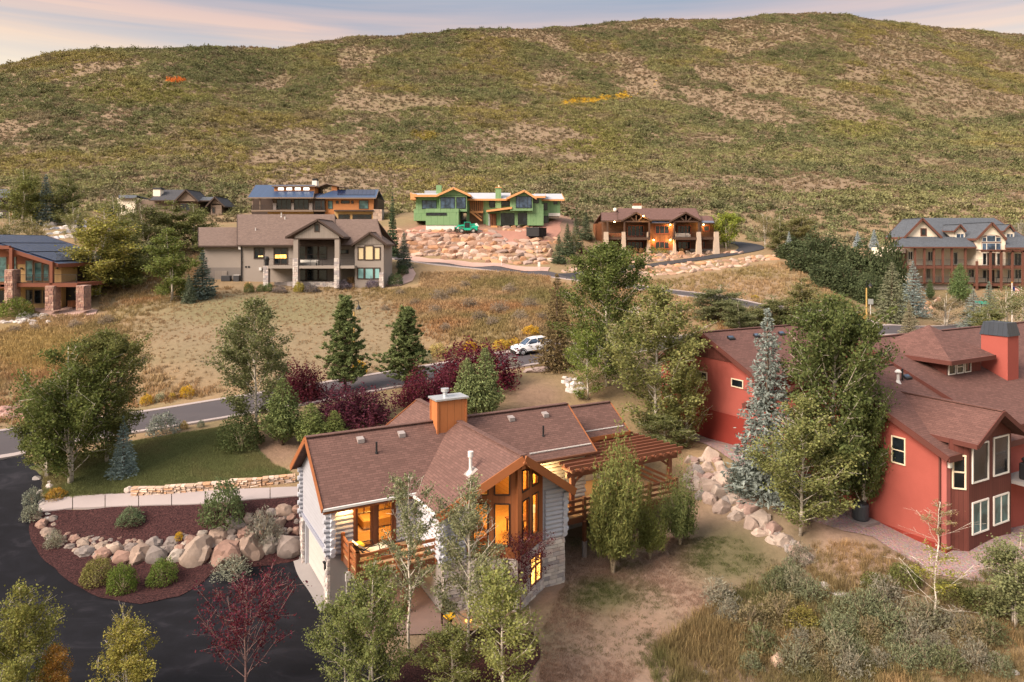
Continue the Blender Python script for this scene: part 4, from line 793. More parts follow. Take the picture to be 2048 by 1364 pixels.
MB().add([(-.31, -.95, .40), (.31, -.95, .40), (.31, 0, .36), (-.31, 0, .36), (-.31, .72, .95), (.31, .72, .95), (-.31, -.95, .47), (.31, -.95, .47), (.31, 0, .44), (-.31, 0, .44), (-.31, .66, 1.0), (.31, .66, 1.0)], [(0, 1, 2, 3), (3, 2, 5, 4), (6, 7, 8, 9), (9, 8, 11, 10), (0, 1, 7, 6), (4, 5, 11, 10), (0, 3, 9, 6), (3, 4, 10, 9), (1, 2, 8, 7), (2, 5, 11, 8)]).build('seat', MT['cream_trim'], r)
MB().box(-.28, .28, .25, .62, .72, .92).build('pillow', MT['yellow'], r, .08)
r = empty('patio_table', hl(5.0, -5.5, g1(*hl(5, -5.5, 0)[:2])), HA, 'round dark wicker fire table on the patio behind the birch trunks', 'table'); MB().lathe([(.62, 0), (.66, .3), (.62, .58), (0, .58)], 18).build('base', MT['wick'], r); MB().lathe([(.72, .58), (.76, .62), (.74, .66), (0, .66)], 18).build('table_top', mat_plain('tan table rim', (.30, .18, .10), .6), r); MB().lathe([(.16, .66), (.16, .70), (.0, .78)], 10).build('flame_bowl', MT['lit'], r)
chair_wicker(hl(4.5, -4.6, g1(*hl(4.5, -4.6, 0)[:2]) + .05), HA + R(10), 'dark wicker patio chair with yellow cushion beside the round fire table', MT['yellow'])
lampo('patio_light', hl(3.6, -1.4, 1.9), 16, (1, .6, .25), .08)
# ------------------------------------------------------------ red stucco house on the right
Q = empty('red_house', (HR[0], HR[1], 0), HA, 'red stucco house with maroon shingle roofs, hipped tower and red chimney', 'house')
zB = lambda y: 6.65 + .475 * (y + .35)
poly_wall(Q, [(0, .05, .6), (0, 13.3, .6), (0, 13.3, 6.75), (0, 6.8, 9.85), (0, .05, 6.65)], (9, 0, 0), MT['red_stucco'], 'wall')
MB().box(-.05, .4, -.02, 13.0, .6, 1.62).build('wall_base', MT['deep_red'], Q)
MB().box(-.02, .36, .0, .3, 1.62, 6.6).build('corner_lit_side', mat_plain('red stucco lit tone', (.37, .12, .105), .9, .16, .7, 16, .2), Q)  # wall corner strip; the light on this side is painted as paler red
gable_roof(Q, -.45, 9.0, -.35, 6.8, 13.95, 6.65, 10.05, 6.65, .2, MT['roof_maroon'], MT['maroon_trim'], fasc=.34)
win(Q, 'x-', 0, 2.27, 3.12, 5.38, 6.95, MT['cream_trim'], MT['glass'], .07, h=(.5,))
# garage gable block
poly_wall(Q, [(.02, 13.3, 2), (.02, 23.2, 2), (.02, 23.2, 8.75), (.02, 18.1, 11.1), (.02, 13.3, 8.85)], (12, 0, 0), MT['red_stucco'], 'wall')
MB().box(-.06, .3, 13.35, 23.1, 2, 5.46).build('wall_base', MT['deep_red'], Q)
poly_wall(Q, [(-.03, 14.9, 9.35), (-.03, 21.4, 9.35), (-.03, 18.1, 10.95)], (.04, 0, 0), MT['maroon_board'], 'gable_board')
gable_roof(Q, -.45, 12.4, 12.6, 18.1, 23.6, 8.68, 11.32, 8.68, .2, MT['roof_maroon'], MT['maroon_trim'], fasc=.34)
win(Q, 'x-', .02, 17.9, 19.05, 7.6, 8.22, MT['cream_trim'], MT['glass'], .07); win(Q, 'x-', .02, 14.3, 15.45, 7.6, 8.22, MT['cream_trim'], MT['glass'], .07)
def skylight(x, y, zf, s=.42):
    m = MB(); z = zf(y); m.add([(x - s, y - s / 2, zf(y - s / 2) - .05), (x + s, y - s / 2, zf(y - s / 2) - .05), (x + s, y + s / 2, zf(y + s / 2) - .05), (x - s, y + s / 2, zf(y + s / 2) - .05), (x - s, y - s / 2, zf(y - s / 2) + .13), (x + s, y - s / 2, zf(y - s / 2) + .13), (x + s, y + s / 2, zf(y + s / 2) + .17), (x - s, y + s / 2, zf(y + s / 2) + .17)],
        [(3, 2, 1, 0), (4, 5, 6, 7), (0, 1, 5, 4), (1, 2, 6, 5), (2, 3, 7, 6), (3, 0, 4, 7)]); o = m.build('roof_vent', MT['black_metal'], Q); p = MB(); p.add([(x - s + .06, y - s / 2 + .05, zf(y - s / 2) + .142), (x + s - .06, y - s / 2 + .05, zf(y - s / 2) + .142), (x + s - .06, y + s / 2 - .05, zf(y + s / 2) + .178), (x - s + .06, y + s / 2 - .05, zf(y + s / 2) + .178)], [(0, 1, 2, 3)]); p.build('pane', MT['glass_blue'], o)
zA = lambda y: 8.68 + .48 * (y - 12.6)
for x in (1.6, 4.4, 7.2): skylight(x, 17.0, zA, .3)
skylight(5.2, 5.4, zB, .3)
m = MB(); m.lathe([(.2, zB(5.2) - .1), (.09, zB(5.2) + .15), (.08, zB(5.2) + .6), (.2, zB(5.2) + .62), (.2, zB(5.2) + .68), (.1, zB(5.2) + .8), (.0, zB(5.2) + .82)], 10, (3.9, 5.2)); m.build('flue_pipe', MT['white_metal'], Q); MB().lathe([(.06, zB(5.3) - .1), (.06, zB(5.3) + .75), (0, zB(5.3) + .76)], 8, (4.5, 5.3)).build('vent_pipe', MT['black_metal'], Q)
# dark board bump-out with the small front gable
poly_wall(Q, [(.36, .1, .8), (1.03, -.6, .8), (5.3, -.6, .8), (5.3, .1, .8)], (0, 0, 6.6), MT['maroon_board'], 'bay_wall')
poly_wall(Q, [(1.03, -.6, 7.4), (5.3, -.6, 7.4), (3.12, -.6, 8.62)], (0, .9, 0), MT['maroon_board'], 'bay_wall')
gable_roof(Q, -1.3, 5.0, .55, 3.12, 5.7, 7.38, 8.9, 7.38, .18, MT['roof_maroon'], MT['maroon_trim'], axis='y', fasc=.26)
for a0, a1, z0, z1, v in ((1.28, 2.9, 5.0, 7.15, ()), (3.4, 5.0, 5.05, 7.25, ()), (1.28, 2.9, 2.2, 3.98, (.5,)), (3.4, 5.0, 2.3, 3.95, (.5,))): win(Q, 'y-', -.6, a0, a1, z0, z1, MT['white_trim'], MT['glass_teal'] if z0 < 3 else MT['glass'], .08, v)
u_ = (Vector((1.03, -.6)) - Vector((.36, .1))).normalized(); n_ = Vector((u_.y, -u_.x)); c_ = Vector((.36, .1)) + u_ * .5; wv = MB()
if n_.dot(Vector((-1, -1))) < 0: n_ = -n_
for s in (-.3, .3): p = c_ + u_ * s + n_ * .03; wv.bar((p.x, p.y, 4.75), (p.x, p.y, 6.55), .08, .08)
for z in (4.75, 5.65, 6.55): p = c_ - u_ * .33 + n_ * .03; q = c_ + u_ * .33 + n_ * .03; wv.bar((p.x, p.y, z), (q.x, q.y, z), .08, .08)
wv = wv.build('window', MT['cream_trim'], Q); p = c_ - u_ * .28 + n_ * .015; q = c_ + u_ * .28 + n_ * .015; MB().bar((p.x, p.y, 5.65), (q.x, q.y, 5.65), .02, 1.75).build('pane', MT['glass'], wv)
sc_ = MB(); sc_.box(.08, .3, -.14, .0, 5.9, 6.2); sc_.build('wall_sconce', MT['white_trim'], Q)
# tower
tw = MB().box(8.7, 12.8, 4.9, 9.6, 6.6, 10.4).build('tower_wall', MT['maroon_board'], Q)
hp = MB(); ap = (10.7, 7.25, 12.35); cs = [(7.95, 4.2, 10.42), (13.3, 4.2, 10.42), (13.3, 10.3, 10.42), (7.95, 10.3, 10.42)]
for i in range(4): hp.add([cs[i], cs[(i + 1) % 4], ap], [(0, 1, 2)])
hp.add(cs, [(3, 2, 1, 0)]); hp = hp.build('tower_roof', MT['roof_maroon'], Q)
for i in range(4): p, q = Vector(cs[i]), Vector(cs[(i + 1) % 4]); MB().bar(p - Vector((0, 0, .12)), q - Vector((0, 0, .12)), .08, .28).build('fascia', MT['maroon_trim'], hp)
for a0, a1 in ((8.85, 9.65), (9.8, 10.6), (10.75, 11.5)): win(Q, 'y-', 4.9, a0, a1, 9.35, 10.25, MT['white_trim'], MT['glass'], .06, (), (.5,) if a0 > 9.7 and a0 < 10 else ())
# right wing
poly_wall(Q, [(5.9, 1.0, 1), (5.9, 16, 1), (5.9, 16, 7.3), (5.9, 9.5, 10.9), (5.9, 1.0, 7.4)], (26, 0, 0), MT['maroon_board'], 'wall')
gable_roof(Q, 5.75, 33, .2, 9.5, 18.8, 7.22, 11.4, 7.22, .2, MT['roof_maroon'], MT['maroon_trim'], fasc=.3)
cb = MB().box(13.6, 15.0, 3.6, 5.3, 8.2, 11.75).build('chimney', MT['red_stucco'], Q)
cp = MB(); cp.add([(13.52, 3.52, 11.75), (15.08, 3.52, 11.75), (15.08, 5.38, 11.75), (13.52, 5.38, 11.75), (13.68, 3.7, 12.65), (14.92, 3.7, 12.65), (14.92, 5.2, 12.65), (13.68, 5.2, 12.65)], [(3, 2, 1, 0), (4, 5, 6, 7), (0, 1, 5, 4), (1, 2, 6, 5), (2, 3, 7, 6), (3, 0, 4, 7)]); cp.build('chimney_cap', mat_boards('dark seamed chimney cap', (.035, .042, .055), .3, .1, True, .4, .02), cb)
# right balcony with grill
MB().box(5.4, 12, -2.0, 1.0, 4.35, 4.55).build('balcony_floor', MT['foundation'], Q); rail(Q, (5.45, -1.95, 4.55), (12, -1.95, 4.55), 1.0, MT['white_metal'], posts=3, cables=7)
MB().box(5.55, 5.85, .5, 1.0, 4.5, 7.2).build('stone_pier', MT['mortar'], Q)
r = empty('gas_grill', hl(6.5, -1.0, 4.56, HR), HA, 'covered black gas grill on the balcony of the red house', 'grill'); MB().box(-.6, .6, -.3, .3, .0, .95).build('cart', MT['black_metal'], r, .06); MB().box(-.42, .42, -.28, .28, .95, 1.25).build('lid', MT['black_metal'], r, .1)
# air conditioner
zac = g1(*hl(-1.0, 4.4, 0, HR)[:2]); r = empty('air_conditioner', hl(-1.0, 4.4, zac, HR), HA, 'round grey air conditioner unit on a pad by the red wall', 'air conditioner')
MB().box(-.65, .65, -.75, .75, -.1, .1).build('pad', MT['concrete'], r); MB().lathe([(.42, .1), (.46, .2), (.46, .95), (.40, 1.05), (.0, 1.07)], 16).build('housing', mat_plain('grey condenser louvres', (.045, .05, .058), .5, .2, 3, 25), r); MB().lathe([(.36, 1.07), (.34, 1.12), (0, 1.12)], 14).build('fan_guard', MT['black_metal'], r)
MB().bar((-.08, .32, 1.2), (-.08, .32, 6.6), .09, .09).build('downpipe', MT['maroon_trim'], Q)
# ------------------------------------------------------------ houses up the slope
class FH:
    """a house facing the camera side; coordinates may be read off an enlarged view of the facade"""
    def __init__(s, name, d, cx, crop, sc, label):
        s.d = d; s.c = crop; s.s = sc; s.X0 = (cx - 1024) / FPX * d; s.r = empty(name, (s.X0, d, 0), 0, label, 'house')
    def x(s, a, y=0): return ((s.c[0] + a / s.s) - 1024) / FPX * (s.d + y) - s.X0
    def z(s, b, y=0): return ZC - ((s.c[1] + b / s.s) - YH) * (s.d + y) / FPX
    def box(s, a0, a1, b0, b1, y0, y1, mat, name='wall', bevel=0): return MB().box(s.x(a0, y0), s.x(a1, y0), y0, y1, s.z(b1, y0), s.z(b0, y0)).build(name, mat, s.r, bevel)
    def poly(s, pts, y, dep, mat, name='wall'): return MB().extr([(s.x(a, y), y, s.z(b, y)) for a, b in pts], (0, dep, 0)).build(name, mat, s.r)
    def w(s, a0, a1, b0, b1, y, fm, pm, fw=.1, v=(), h=(), name='window', out=.07): return win(s.r, 'y-', y, s.x(a0, y), s.x(a1, y), s.z(b1, y), s.z(b0, y), fm, pm, fw, v, h, out, name)
    def eave_ridge(s, a0, a1, be, ya, br, yb, th, mat, trim, a2=None, a3=None, name='roof', back=True, fasc=.25):
        """roof plane rising away from a front eave (row be at depth ya) to a ridge (row br at depth yb); a0..a1 eave ends, a2..a3 ridge ends"""
        a2 = a0 if a2 is None else a2; a3 = a1 if a3 is None else a3
        E0, E1 = (s.x(a0, ya), ya, s.z(be, ya)), (s.x(a1, ya), ya, s.z(be, ya)); R0, R1 = (s.x(a2, yb), yb, s.z(br, yb)), (s.x(a3, yb), yb, s.z(br, yb))
        m = MB(); m.slab([E0, E1, R1, R0], th)
        if back:
            yc = 2 * yb - ya; m.slab([(R0[0], yb, R0[2]), (R1[0], yb, R1[2]), (E1[0], yc, E0[2]), (E0[0], yc, E0[2])], th)
        o = m.build(name, mat, s.r)
        if trim:
            MB().bar((E0[0], ya - .04, E0[2] - .08), (E1[0], ya - .04, E1[2] - .08), .08, fasc).build('fascia', trim, o)
            for p, q, k in ((E0, R0, -.04), (E1, R1, .04)): MB().bar((p[0] + k, p[1], p[2] - .08), (q[0] + k, q[1], q[2] - .08), .07, fasc).build('fascia', trim, o)
        return o
    def gable(s, al, ap, ar, be, bp, y0, y1, th, mat, trim, fasc=.3, name='roof'):
        """roof with its ridge running away from the camera: eaves al and ar at row be, peak ap at row bp"""
        return gable_roof(s.r, y0, y1, s.x(al, y0), s.x(ap, y0), s.x(ar, y0), s.z(be, y0), s.z(bp, y0), s.z(be, y0), th, mat, trim, 'y', name, fasc)
# ---- taupe house across the street
h = FH('taupe_house', 109, 585, (390, 410), 5.12, 'long taupe stucco house with grey-brown gabled roof above the mown slope'); T, D = MT['taupe_wall'], MT['dark_trim']
h.box(95, 470, 425, 850, 1.2, 11, T); h.box(95, 468, 640, 850, 1.12, 1.2, MT['taupe_dark'], 'lower_wall'); h.box(205, 328, 675, 845, 1.04, 1.12, MT['taupe_board'], 'side_door')
h.box(484, 1010, 412, 850, 0, 12, T); h.box(1010, 1640, 412, 850, 1.0, 12, MT['taupe_dark'])
h.eave_ridge(35, 445, 418, .4, 228, 6.2, .22, MT['roof_taupe'], D); h.eave_ridge(432, 1430, 410, -.7, 95, 6.5, .22, MT['roof_taupe'], D); h.eave_ridge(1425, 1935, 410, -.7, 145, 5.4, .22, MT['roof_taupe'], D, 1425, 1862)
MB().bar((h.x(478), -.12, h.z(415)), (h.x(478), -.12, h.z(850)), .12, .12).build('downpipe', MT['black_metal'], h.r)
# porch gable
P_ = -3.0; h.gable(925, 1257, 1518, 325, 143, P_ - .4, 6.0, .2, MT['roof_taupe'], D); h.poly([(1020, 345), (1475, 345), (1475, 320), (1257, 175), (1020, 320)], P_, .2, MT['taupe_board'], 'gable_board'); h.box(1008, 1480, 340, 352, P_ - .03, P_ + .25, D, 'porch_beam')
h.w(1222, 1275, 195, 275, P_, D, MT['glass'], .12)
for a0, a1 in ((1007, 1055), (1430, 1478)):
    h.box(a0, a1, 350, 548, P_, P_ + .75, T, 'porch_column'); o = h.box(a0 - 3, a1 + 3, 548, 850, P_ - .1, P_ + .85, MT['mortar'], 'column_base')
    veneer(h.r, (h.x(a0 - 3, P_), P_ - .12), (h.x(a1 + 3, P_), P_ - .12), h.z(850, P_), h.z(545, P_), .34, .5, .12)
h.box(700, 752, 628, 850, P_, P_ + .8, MT['mortar'], 'column_base'); veneer(h.r, (h.x(700, P_), P_ - .03), (h.x(752, P_), P_ - .03), h.z(850, P_), h.z(628, P_), .34, .5, .12)
h.box(700, 1632, 622, 650, P_ - .1, 1.0, MT['taupe_wall'], 'balcony_floor'); h.box(812, 1440, 790, 850, P_ + 1.6, P_ + 2.1, MT['mortar'], 'low_wall'); veneer(h.r, (h.x(945, P_ + 1.6), P_ + 1.58), (h.x(1430, P_ + 1.6), P_ + 1.58), h.z(840, P_ + 1.6), h.z(785, P_ + 1.6), .3, .6, .12)
for a0, a1 in ((705, 1005), (1057, 1428), (1480, 1630)): rail(h.r, (h.x(a0, P_), P_ + .05, h.z(622, P_)), (h.x(a1, P_), P_ + .05, h.z(622, P_)), 1.05, MT['black_metal'], bal=False, cables=4, w=.04)
h.w(602, 712, 437, 553, 0, D, MT['glass'], .14, (.5,)); h.w(805, 952, 437, 612, 0, D, MT['glass'], .14, (.5,), name='balcony_door'); 
g = MB(); g.lathe([(.5, 0), (.6, .3), (.62, .62), (0, .62)], 14, (0, 0)); 
o = MB().box(h.x(822), h.x(936), -.09, -.078, h.z(545), h.z(508)).build('lit_pendant', MT['lit'], h.r); o2 = MB().box(h.x(650), h.x(698), -.09, -.078, h.z(532), h.z(518)).build('lit_pendant', MT['lit_dim'], h.r)
for a0, a1, b0, b1 in ((1052, 1138, 365, 560), (1140, 1262, 355, 565), (1264, 1355, 365, 560), (1052, 1138, 660, 775), (1140, 1262, 655, 775), (1264, 1355, 660, 775), (812, 950, 660, 830)): h.w(a0, a1, b0, b1, 1.0, D, MT['glass'], .12, (), (.28,) if b0 < 400 else ())
h.w(1480, 1575, 455, 502, 1.0, D, MT['glass'], .1)
# right bay
BY = -1.6; h.box(1636, 1932, 405, 850, BY, 6, T); h.gable(1605, 1790, 1965, 403, 276, BY - .5, 5.0, .2, MT['roof_taupe'], D); h.poly([(1640, 402), (1928, 402), (1790, 300)], BY - .05, .2, MT['taupe_board'], 'gable_board')
for a0, a1, b0, b1, pm in ((1665, 1735, 428, 565, MT['shade_cream']), (1735, 1830, 412, 568, MT['shade_cream']), (1830, 1900, 428, 565, MT['shade_cream']), (1662, 1735, 640, 760, MT['shade_teal']), (1735, 1832, 640, 762, MT['shade_teal']), (1832, 1898, 640, 760, MT['shade_teal'])): h.w(a0, a1, b0, b1, BY, D, pm, .16)
h.box(1890, 1935, 690, 850, BY - .3, BY + .5, MT['mortar'], 'stone_pier'); veneer(h.r, (h.x(1890, BY), BY - .33), (h.x(1935, BY), BY - .33), h.z(845, BY), h.z(690, BY), .34, .5, .12)
for a, b, sz in ((884, 120, .5), (922, 145, .35), (620, 262, .35), (1345, 185, .25)):
    yy = -.7 + 7.2 * (410 - b) / 315; z = h.z(b + 10, yy) + .2; MB().lathe([(.28 * sz * 2, z - .3), (.08, z), (.07, z + 1.2 * sz), (.16, z + 1.25 * sz), (0, z + 1.3 * sz)], 8, (h.x(a, yy), yy)).build('vent_pipe', MT['white_metal'], h.r)
for a0, a1, b0, b1 in ((445, 468, 420, 455), (655, 680, 640, 670)): h.box(a0, a1, b0, b1, -.25, 0, MT['white_metal'], 'utility_box')
for a0 in (512, 542): h.box(a0, a0 + 18, 625, 642, -.05, 0, MT['black_metal'], 'wall_vent')
def on_porch(a, y, b): return (h.X0 + h.x(a, y), h.d + y, h.z(b, y))
zf = h.z(622, P_)
r = empty('outdoor_sofa', (h.X0 + h.x(1170, -1.2), h.d - 1.4, zf), 0, 'grey outdoor sofa with white cushions on the balcony of the taupe house', 'sofa'); MB().box(-1.6, 1.4, -.4, .4, .0, .42).build('base', mat_plain('grey woven base', (.18, .17, .16), .8), r); MB().box(-1.6, 1.4, .25, .45, .42, .85).build('backrest', MT['white_trim'], r, .06); MB().box(1.2, 1.5, -.4, .45, .0, .75).build('arm', mat_plain('grey woven arm', (.2, .19, .18), .8), r)
r = empty('kettle_grill', (h.X0 + h.x(735, -2.2), h.d - 2.2, zf), 0, 'black covered grill at the left end of the taupe house balcony', 'grill'); MB().lathe([(.30, 0), (.34, .8), (.42, .95), (.38, 1.2), (.2, 1.4), (0, 1.42)], 12).build('cover', MT['black_metal'], r)
zb_ = g1(h.X0 + h.x(410, -1), h.d - .4); r = empty('hvac_unit', (h.X0 + h.x(410, -.6), h.d + .2, zb_), 0, 'grey air conditioner box at the foot of the left taupe wall', 'air conditioner'); MB().box(-.45, .45, -.4, .4, 0, 1.0).build('housing', mat_plain('dark grey condenser', (.06, .06, .065), .5), r, .04); MB().box(-.48, .48, -.43, .43, 1.0, 1.06).build('lid', MT['white_metal'], r)
r = empty('hvac_unit', (h.X0 + h.x(300, -.6), h.d + .2, g1(h.X0 + h.x(300, -.6), h.d)), 0, 'low dark air conditioner unit beside the spruce at the taupe house', 'air conditioner'); MB().box(-.7, .7, -.4, .4, 0, .85).build('housing', mat_plain('dark slatted condenser', (.05, .05, .055), .5), r, .04)
# ---- orange cedar house with blue metal roof
h = FH('cedar_house', 150, 630, (490, 350), 7.062, 'low cedar and glass house with blue metal roofs behind the taupe house')
h.box(395, 960, 330, 640, 0, 9, MT['grey_wood']); h.box(85, 965, 492, 516, -1.6, 0.0, MT['grey_wood'], 'balcony_floor'); h.box(320, 965, 516, 548, -.3, .0, MT['tan_wall'], 'lower_wall'); h.box(95, 400, 335, 560, 7.0, 9, MT['dark_trim'], 'porch_back')  # tan band under the balcony: lit soffit, its light put into the colour
h.eave_ridge(38, 965, 318, -1.8, 140, 4.6, .2, MT['blue_metal'], MT['grey_wood'], 150, 985)
h.box(412, 986, 168, 262, 1.4, 4.2, MT['orange_wood'], 'clerestory_wall'); m = MB(); m.slab([(h.x(375, .6), .6, h.z(150, .6)), (h.x(1002, .6), .6, h.z(150, .6)), (h.x(1002, .6), 6, h.z(158, .6)), (h.x(375, .6), 6, h.z(158, .6))], .22); m.build('clerestory_roof', MT['grey_wood'], h.r)
for a0, a1 in ((465, 552), (583, 668), (703, 790), (823, 912)): h.w(a0, a1, 176, 217, 1.4, MT['orange_wood'], mat_emit('glowing clerestory', (1, .90, .78), 1.0, (.8, .7, .6)), .05)
for a0, a1 in ((446, 655), (690, 902)): h.w(a0, a1, 338, 486, 0, MT['dark_trim'], MT['glass'], .12, (.33, .66))
for a0, a1 in ((392, 440), (655, 690), (904, 952)): h.box(a0, a1, 395, 492, -.35, .0, MT['mortar'], 'stone_pier'); MB().bar((h.x((a0 + a1) / 2), -.2, h.z(395)), (h.x((a0 + a1) / 2), -1.4, h.z(335)), .14, .16).build('eave_bracket', MT['dark_trim'], h.r)
for a in (105, 210): h.box(a - 8, a + 8, 335, 495, -1.4, -1.2, MT['grey_wood'], 'porch_post')
rail(h.r, (h.x(92, -1.5), -1.5, h.z(492, -1.5)), (h.x(395, -1.5), -1.5, h.z(492, -1.5)), 1.0, MT['black_metal'], bal=False, cables=5)
h.box(966, 1128, 345, 530, -.6, 4, MT['dark_trim'], 'entry_wall'); h.w(985, 1075, 358, 492, -.6, MT['dark_trim'], MT['glass'], .1, (.5,)); h.w(1080, 1124, 358, 492, -.6, MT['dark_trim'], MT['glass'], .1)
rail(h.r, (h.x(966, -1.2), -1.2, h.z(500, -1.2)), (h.x(1125, -1.2), -1.2, h.z(500, -1.2)), 1.0, MT['black_metal'], bal=False, cables=5); h.box(960, 1130, 498, 514, -1.5, -.6, MT['grey_wood'], 'balcony_floor')
h.box(1130, 1815, 322, 640, 0, 8, MT['orange_wood']); h.box(1800, 1875, 330, 640, .6, 8, MT['dark_trim'], 'side_wall')
h.eave_ridge(960, 1850, 322, -1.0, 205, 4.2, .2, MT['blue_metal'], MT['grey_wood'], 1290, 1888); h.eave_ridge(960, 1310, 322, -.95, 260, 2.4, .2, MT['navy_metal'], MT['grey_wood'], 985, 1310, back=False)
sp = MB(); f_ = lambda b: -1.0 + 5.2 * (322 - b) / 117
for k in range(9):
    a0, a1 = 1305 + k * 59, 1305 + k * 59 + 57
    sp = MB(); sp.slab([(h.x(a0, f_(285)), f_(285), h.z(285, f_(285)) + .1), (h.x(a1, f_(285)), f_(285), h.z(285, f_(285)) + .1), (h.x(a1 + 4, f_(212)), f_(212), h.z(212, f_(212)) + .1), (h.x(a0 + 4, f_(212)), f_(212), h.z(212, f_(212)) + .1)], .05); sp.build('solar_panel', MT['solar'], h.r)
for a0, a1, b0, b1, pm in ((1172, 1240, 362, 480, MT['glass_teal']), (1285, 1322, 362, 405, MT['glass']), (1358, 1478, 358, 405, MT['glass']), (1500, 1535, 362, 405, MT['glass']), (1610, 1745, 356, 480, MT['glass_teal'])): h.w(a0, a1, b0, b1, 0, MT['dark_trim'], pm, .1)
h.box(1255, 1815, 492, 512, -1.0, 0, MT['dark_trim'], 'canopy'); h.box(1262, 1815, 512, 660, -.1, .2, MT['tan_wall'], 'garage_wall')
for a0, a1 in ((1318, 1482), (1518, 1788)): h.w(a0, a1, 556, 660, -.1, MT['dark_trim'], MT['glass'], .12, (.33, .66) if a0 > 1500 else (.5,), (.5,), name='garage_door')
h.box(1808, 1935, 485, 660, -.6, 2, MT['mortar'], 'stone_pier'); veneer(h.r, (h.x(1808, -.6), -.62), (h.x(1935, -.6), -.62), h.z(650, -.6), h.z(485, -.6), .5, .8, .14, [(.5, .36, .28), (.45, .33, .27), (.55, .42, .34)])
h.box(946, 1012, 80, 300, 5, 6.6, MT['white_trim'], 'chimney'); h.box(952, 1016, 48, 80, 5.2, 6.4, MT['black_metal'], 'chimney_cap')
h.gable(1008, 1148, 1395, 165, 112, 3.0, 8.0, .25, MT['grey_wood'], MT['grey_wood'], .25, 'atrium_roof'); h.box(1222, 1300, 150, 300, 3.6, 5.5, MT['orange_wood'], 'atrium_wall'); h.box(1018, 1075, 165, 320, 4.5, 6, MT['dark_trim'], 'atrium_wall')
# ---- green sheathed house under construction
h = FH('unfinished_house', 140, 975, (800, 360), 6.0235, 'unfinished house in green sheathing with raw orange fascia on the rock terrace'); S_, RW = MT['sheath'], MT['raw_wood']
h.box(165, 480, 350, 490, 1.5, 8, S_); h.box(190, 470, 200, 352, 1.5, 9, S_); h.box(310, 705, 345, 545, -2.5, 3, S_); h.box(312, 705, 540, 600, -2.4, 3, MT['white_trim'], 'foundation')
h.box(475, 805, 185, 380, -.6, 7, S_); h.poly([(475, 190), (805, 190), (645, 108)], -.6, 7, S_, 'gable_wall'); h.gable(440, 645, 850, 178, 85, -1.6, 7.5, .28, MT['membrane'], RW, .42)
h.eave_ridge(172, 490, 185, 0, 160, 4.5, .25, MT['membrane'], RW, 128, 490, fasc=.45); h.box(125, 190, 165, 235, .4, 5, RW, 'raw_fascia')
h.box(295, 440, 128, 175, 7, 10, MT['membrane'], 'rear_roof'); h.box(436, 498, 62, 200, 4, 5.4, S_, 'chimney')
h.box(800, 1720, 240, 550, 2.5, 9, S_); h.eave_ridge(810, 1330, 232, 1.2, 155, 6.0, .25, MT['membrane'], RW, fasc=.38); h.box(1150, 1218, 90, 340, 1.6, 3.2, S_, 'chimney'); h.box(1145, 1224, 84, 94, 1.5, 3.3, RW, 'chimney_cap'); h.box(1180, 1198, 62, 84, 2.2, 2.5, MT['cream_trim'], 'flue')
# stairwell opening with raw framing
h.box(838, 1002, 245, 545, 2.38, 2.5, mat_plain('shadowed framed room', (.16, .085, .05), .9, .3, 2), 'shaded_room_panel')  # solid panel; the shade of the room is put into its brown
for k in range(8): h.box(842 + k * 22, 847 + k * 22, 250, 372, 2.2, 2.38, RW, 'stud')
h.box(838, 1002, 372, 398, 2.0, 2.4, RW, 'floor_joist'); MB().bar((h.x(850, 1.8), 1.8, h.z(380, 1.8)), (h.x(985, 1.8), 1.8, h.z(490, 1.8)), .12, .35).build('stair_stringer', RW, h.r); MB().bar((h.x(855, 1.8), 1.7, h.z(350, 1.8)), (h.x(985, 1.8), 1.7, h.z(450, 1.8)), .1, .1).build('stair_rail', RW, h.r)
# right pavilion
h.box(1325, 1600, 195, 370, -.6, 5, S_); h.poly([(1325, 200), (1595, 200), (1495, 140)], -.6, 5, S_, 'gable_wall'); h.gable(1285, 1497, 1645, 212, 118, -1.5, 6, .28, MT['membrane'], RW, .42)
h.box(1595, 1705, 205, 290, .2, 4, S_); h.eave_ridge(1560, 1752, 200, -.4, 168, 4, .25, MT['membrane'], RW, fasc=.4); h.box(1200, 1725, 368, 548, .6, 4, S_); h.box(1530, 1728, 290, 548, .2, 3, S_)
h.box(1718, 1930, 240, 400, 3.0, 8, S_); h.box(1720, 1790, 235, 545, 2.8, 7, S_); h.eave_ridge(1700, 1980, 236, 2.2, 165, 7, .25, MT['membrane'], RW, 1620, 1945, fasc=.36); h.box(1790, 1930, 398, 435, 2.9, 8, MT['white_trim'], 'foundation')
h.box(1040, 1200, 380, 550, 1.6, 3, S_); m = MB(); m.slab([(h.x(1040, -.8), -.8, h.z(362, -.8)), (h.x(1350, -.8), -.8, h.z(322, -.8)), (h.x(1350, -.8), 2.4, h.z(318, -.8)), (h.x(1040, -.8), 2.4, h.z(352, -.8))], .4); m.build('entry_canopy', RW, h.r)
h.box(1075, 1160, 405, 555, 1.45, 1.6, mat_plain('dark wood doorway', (.10, .045, .03), .8), 'doorway'); 
for a in (1082, 1100, 1120, 1140): h.box(a, a + 8, 410, 550, 1.3, 1.45, mat_plain('door stud', (.28, .12, .06), .8), 'stud')
h.box(1095, 1172, 550, 585, .2, 1.4, RW, 'entry_step')
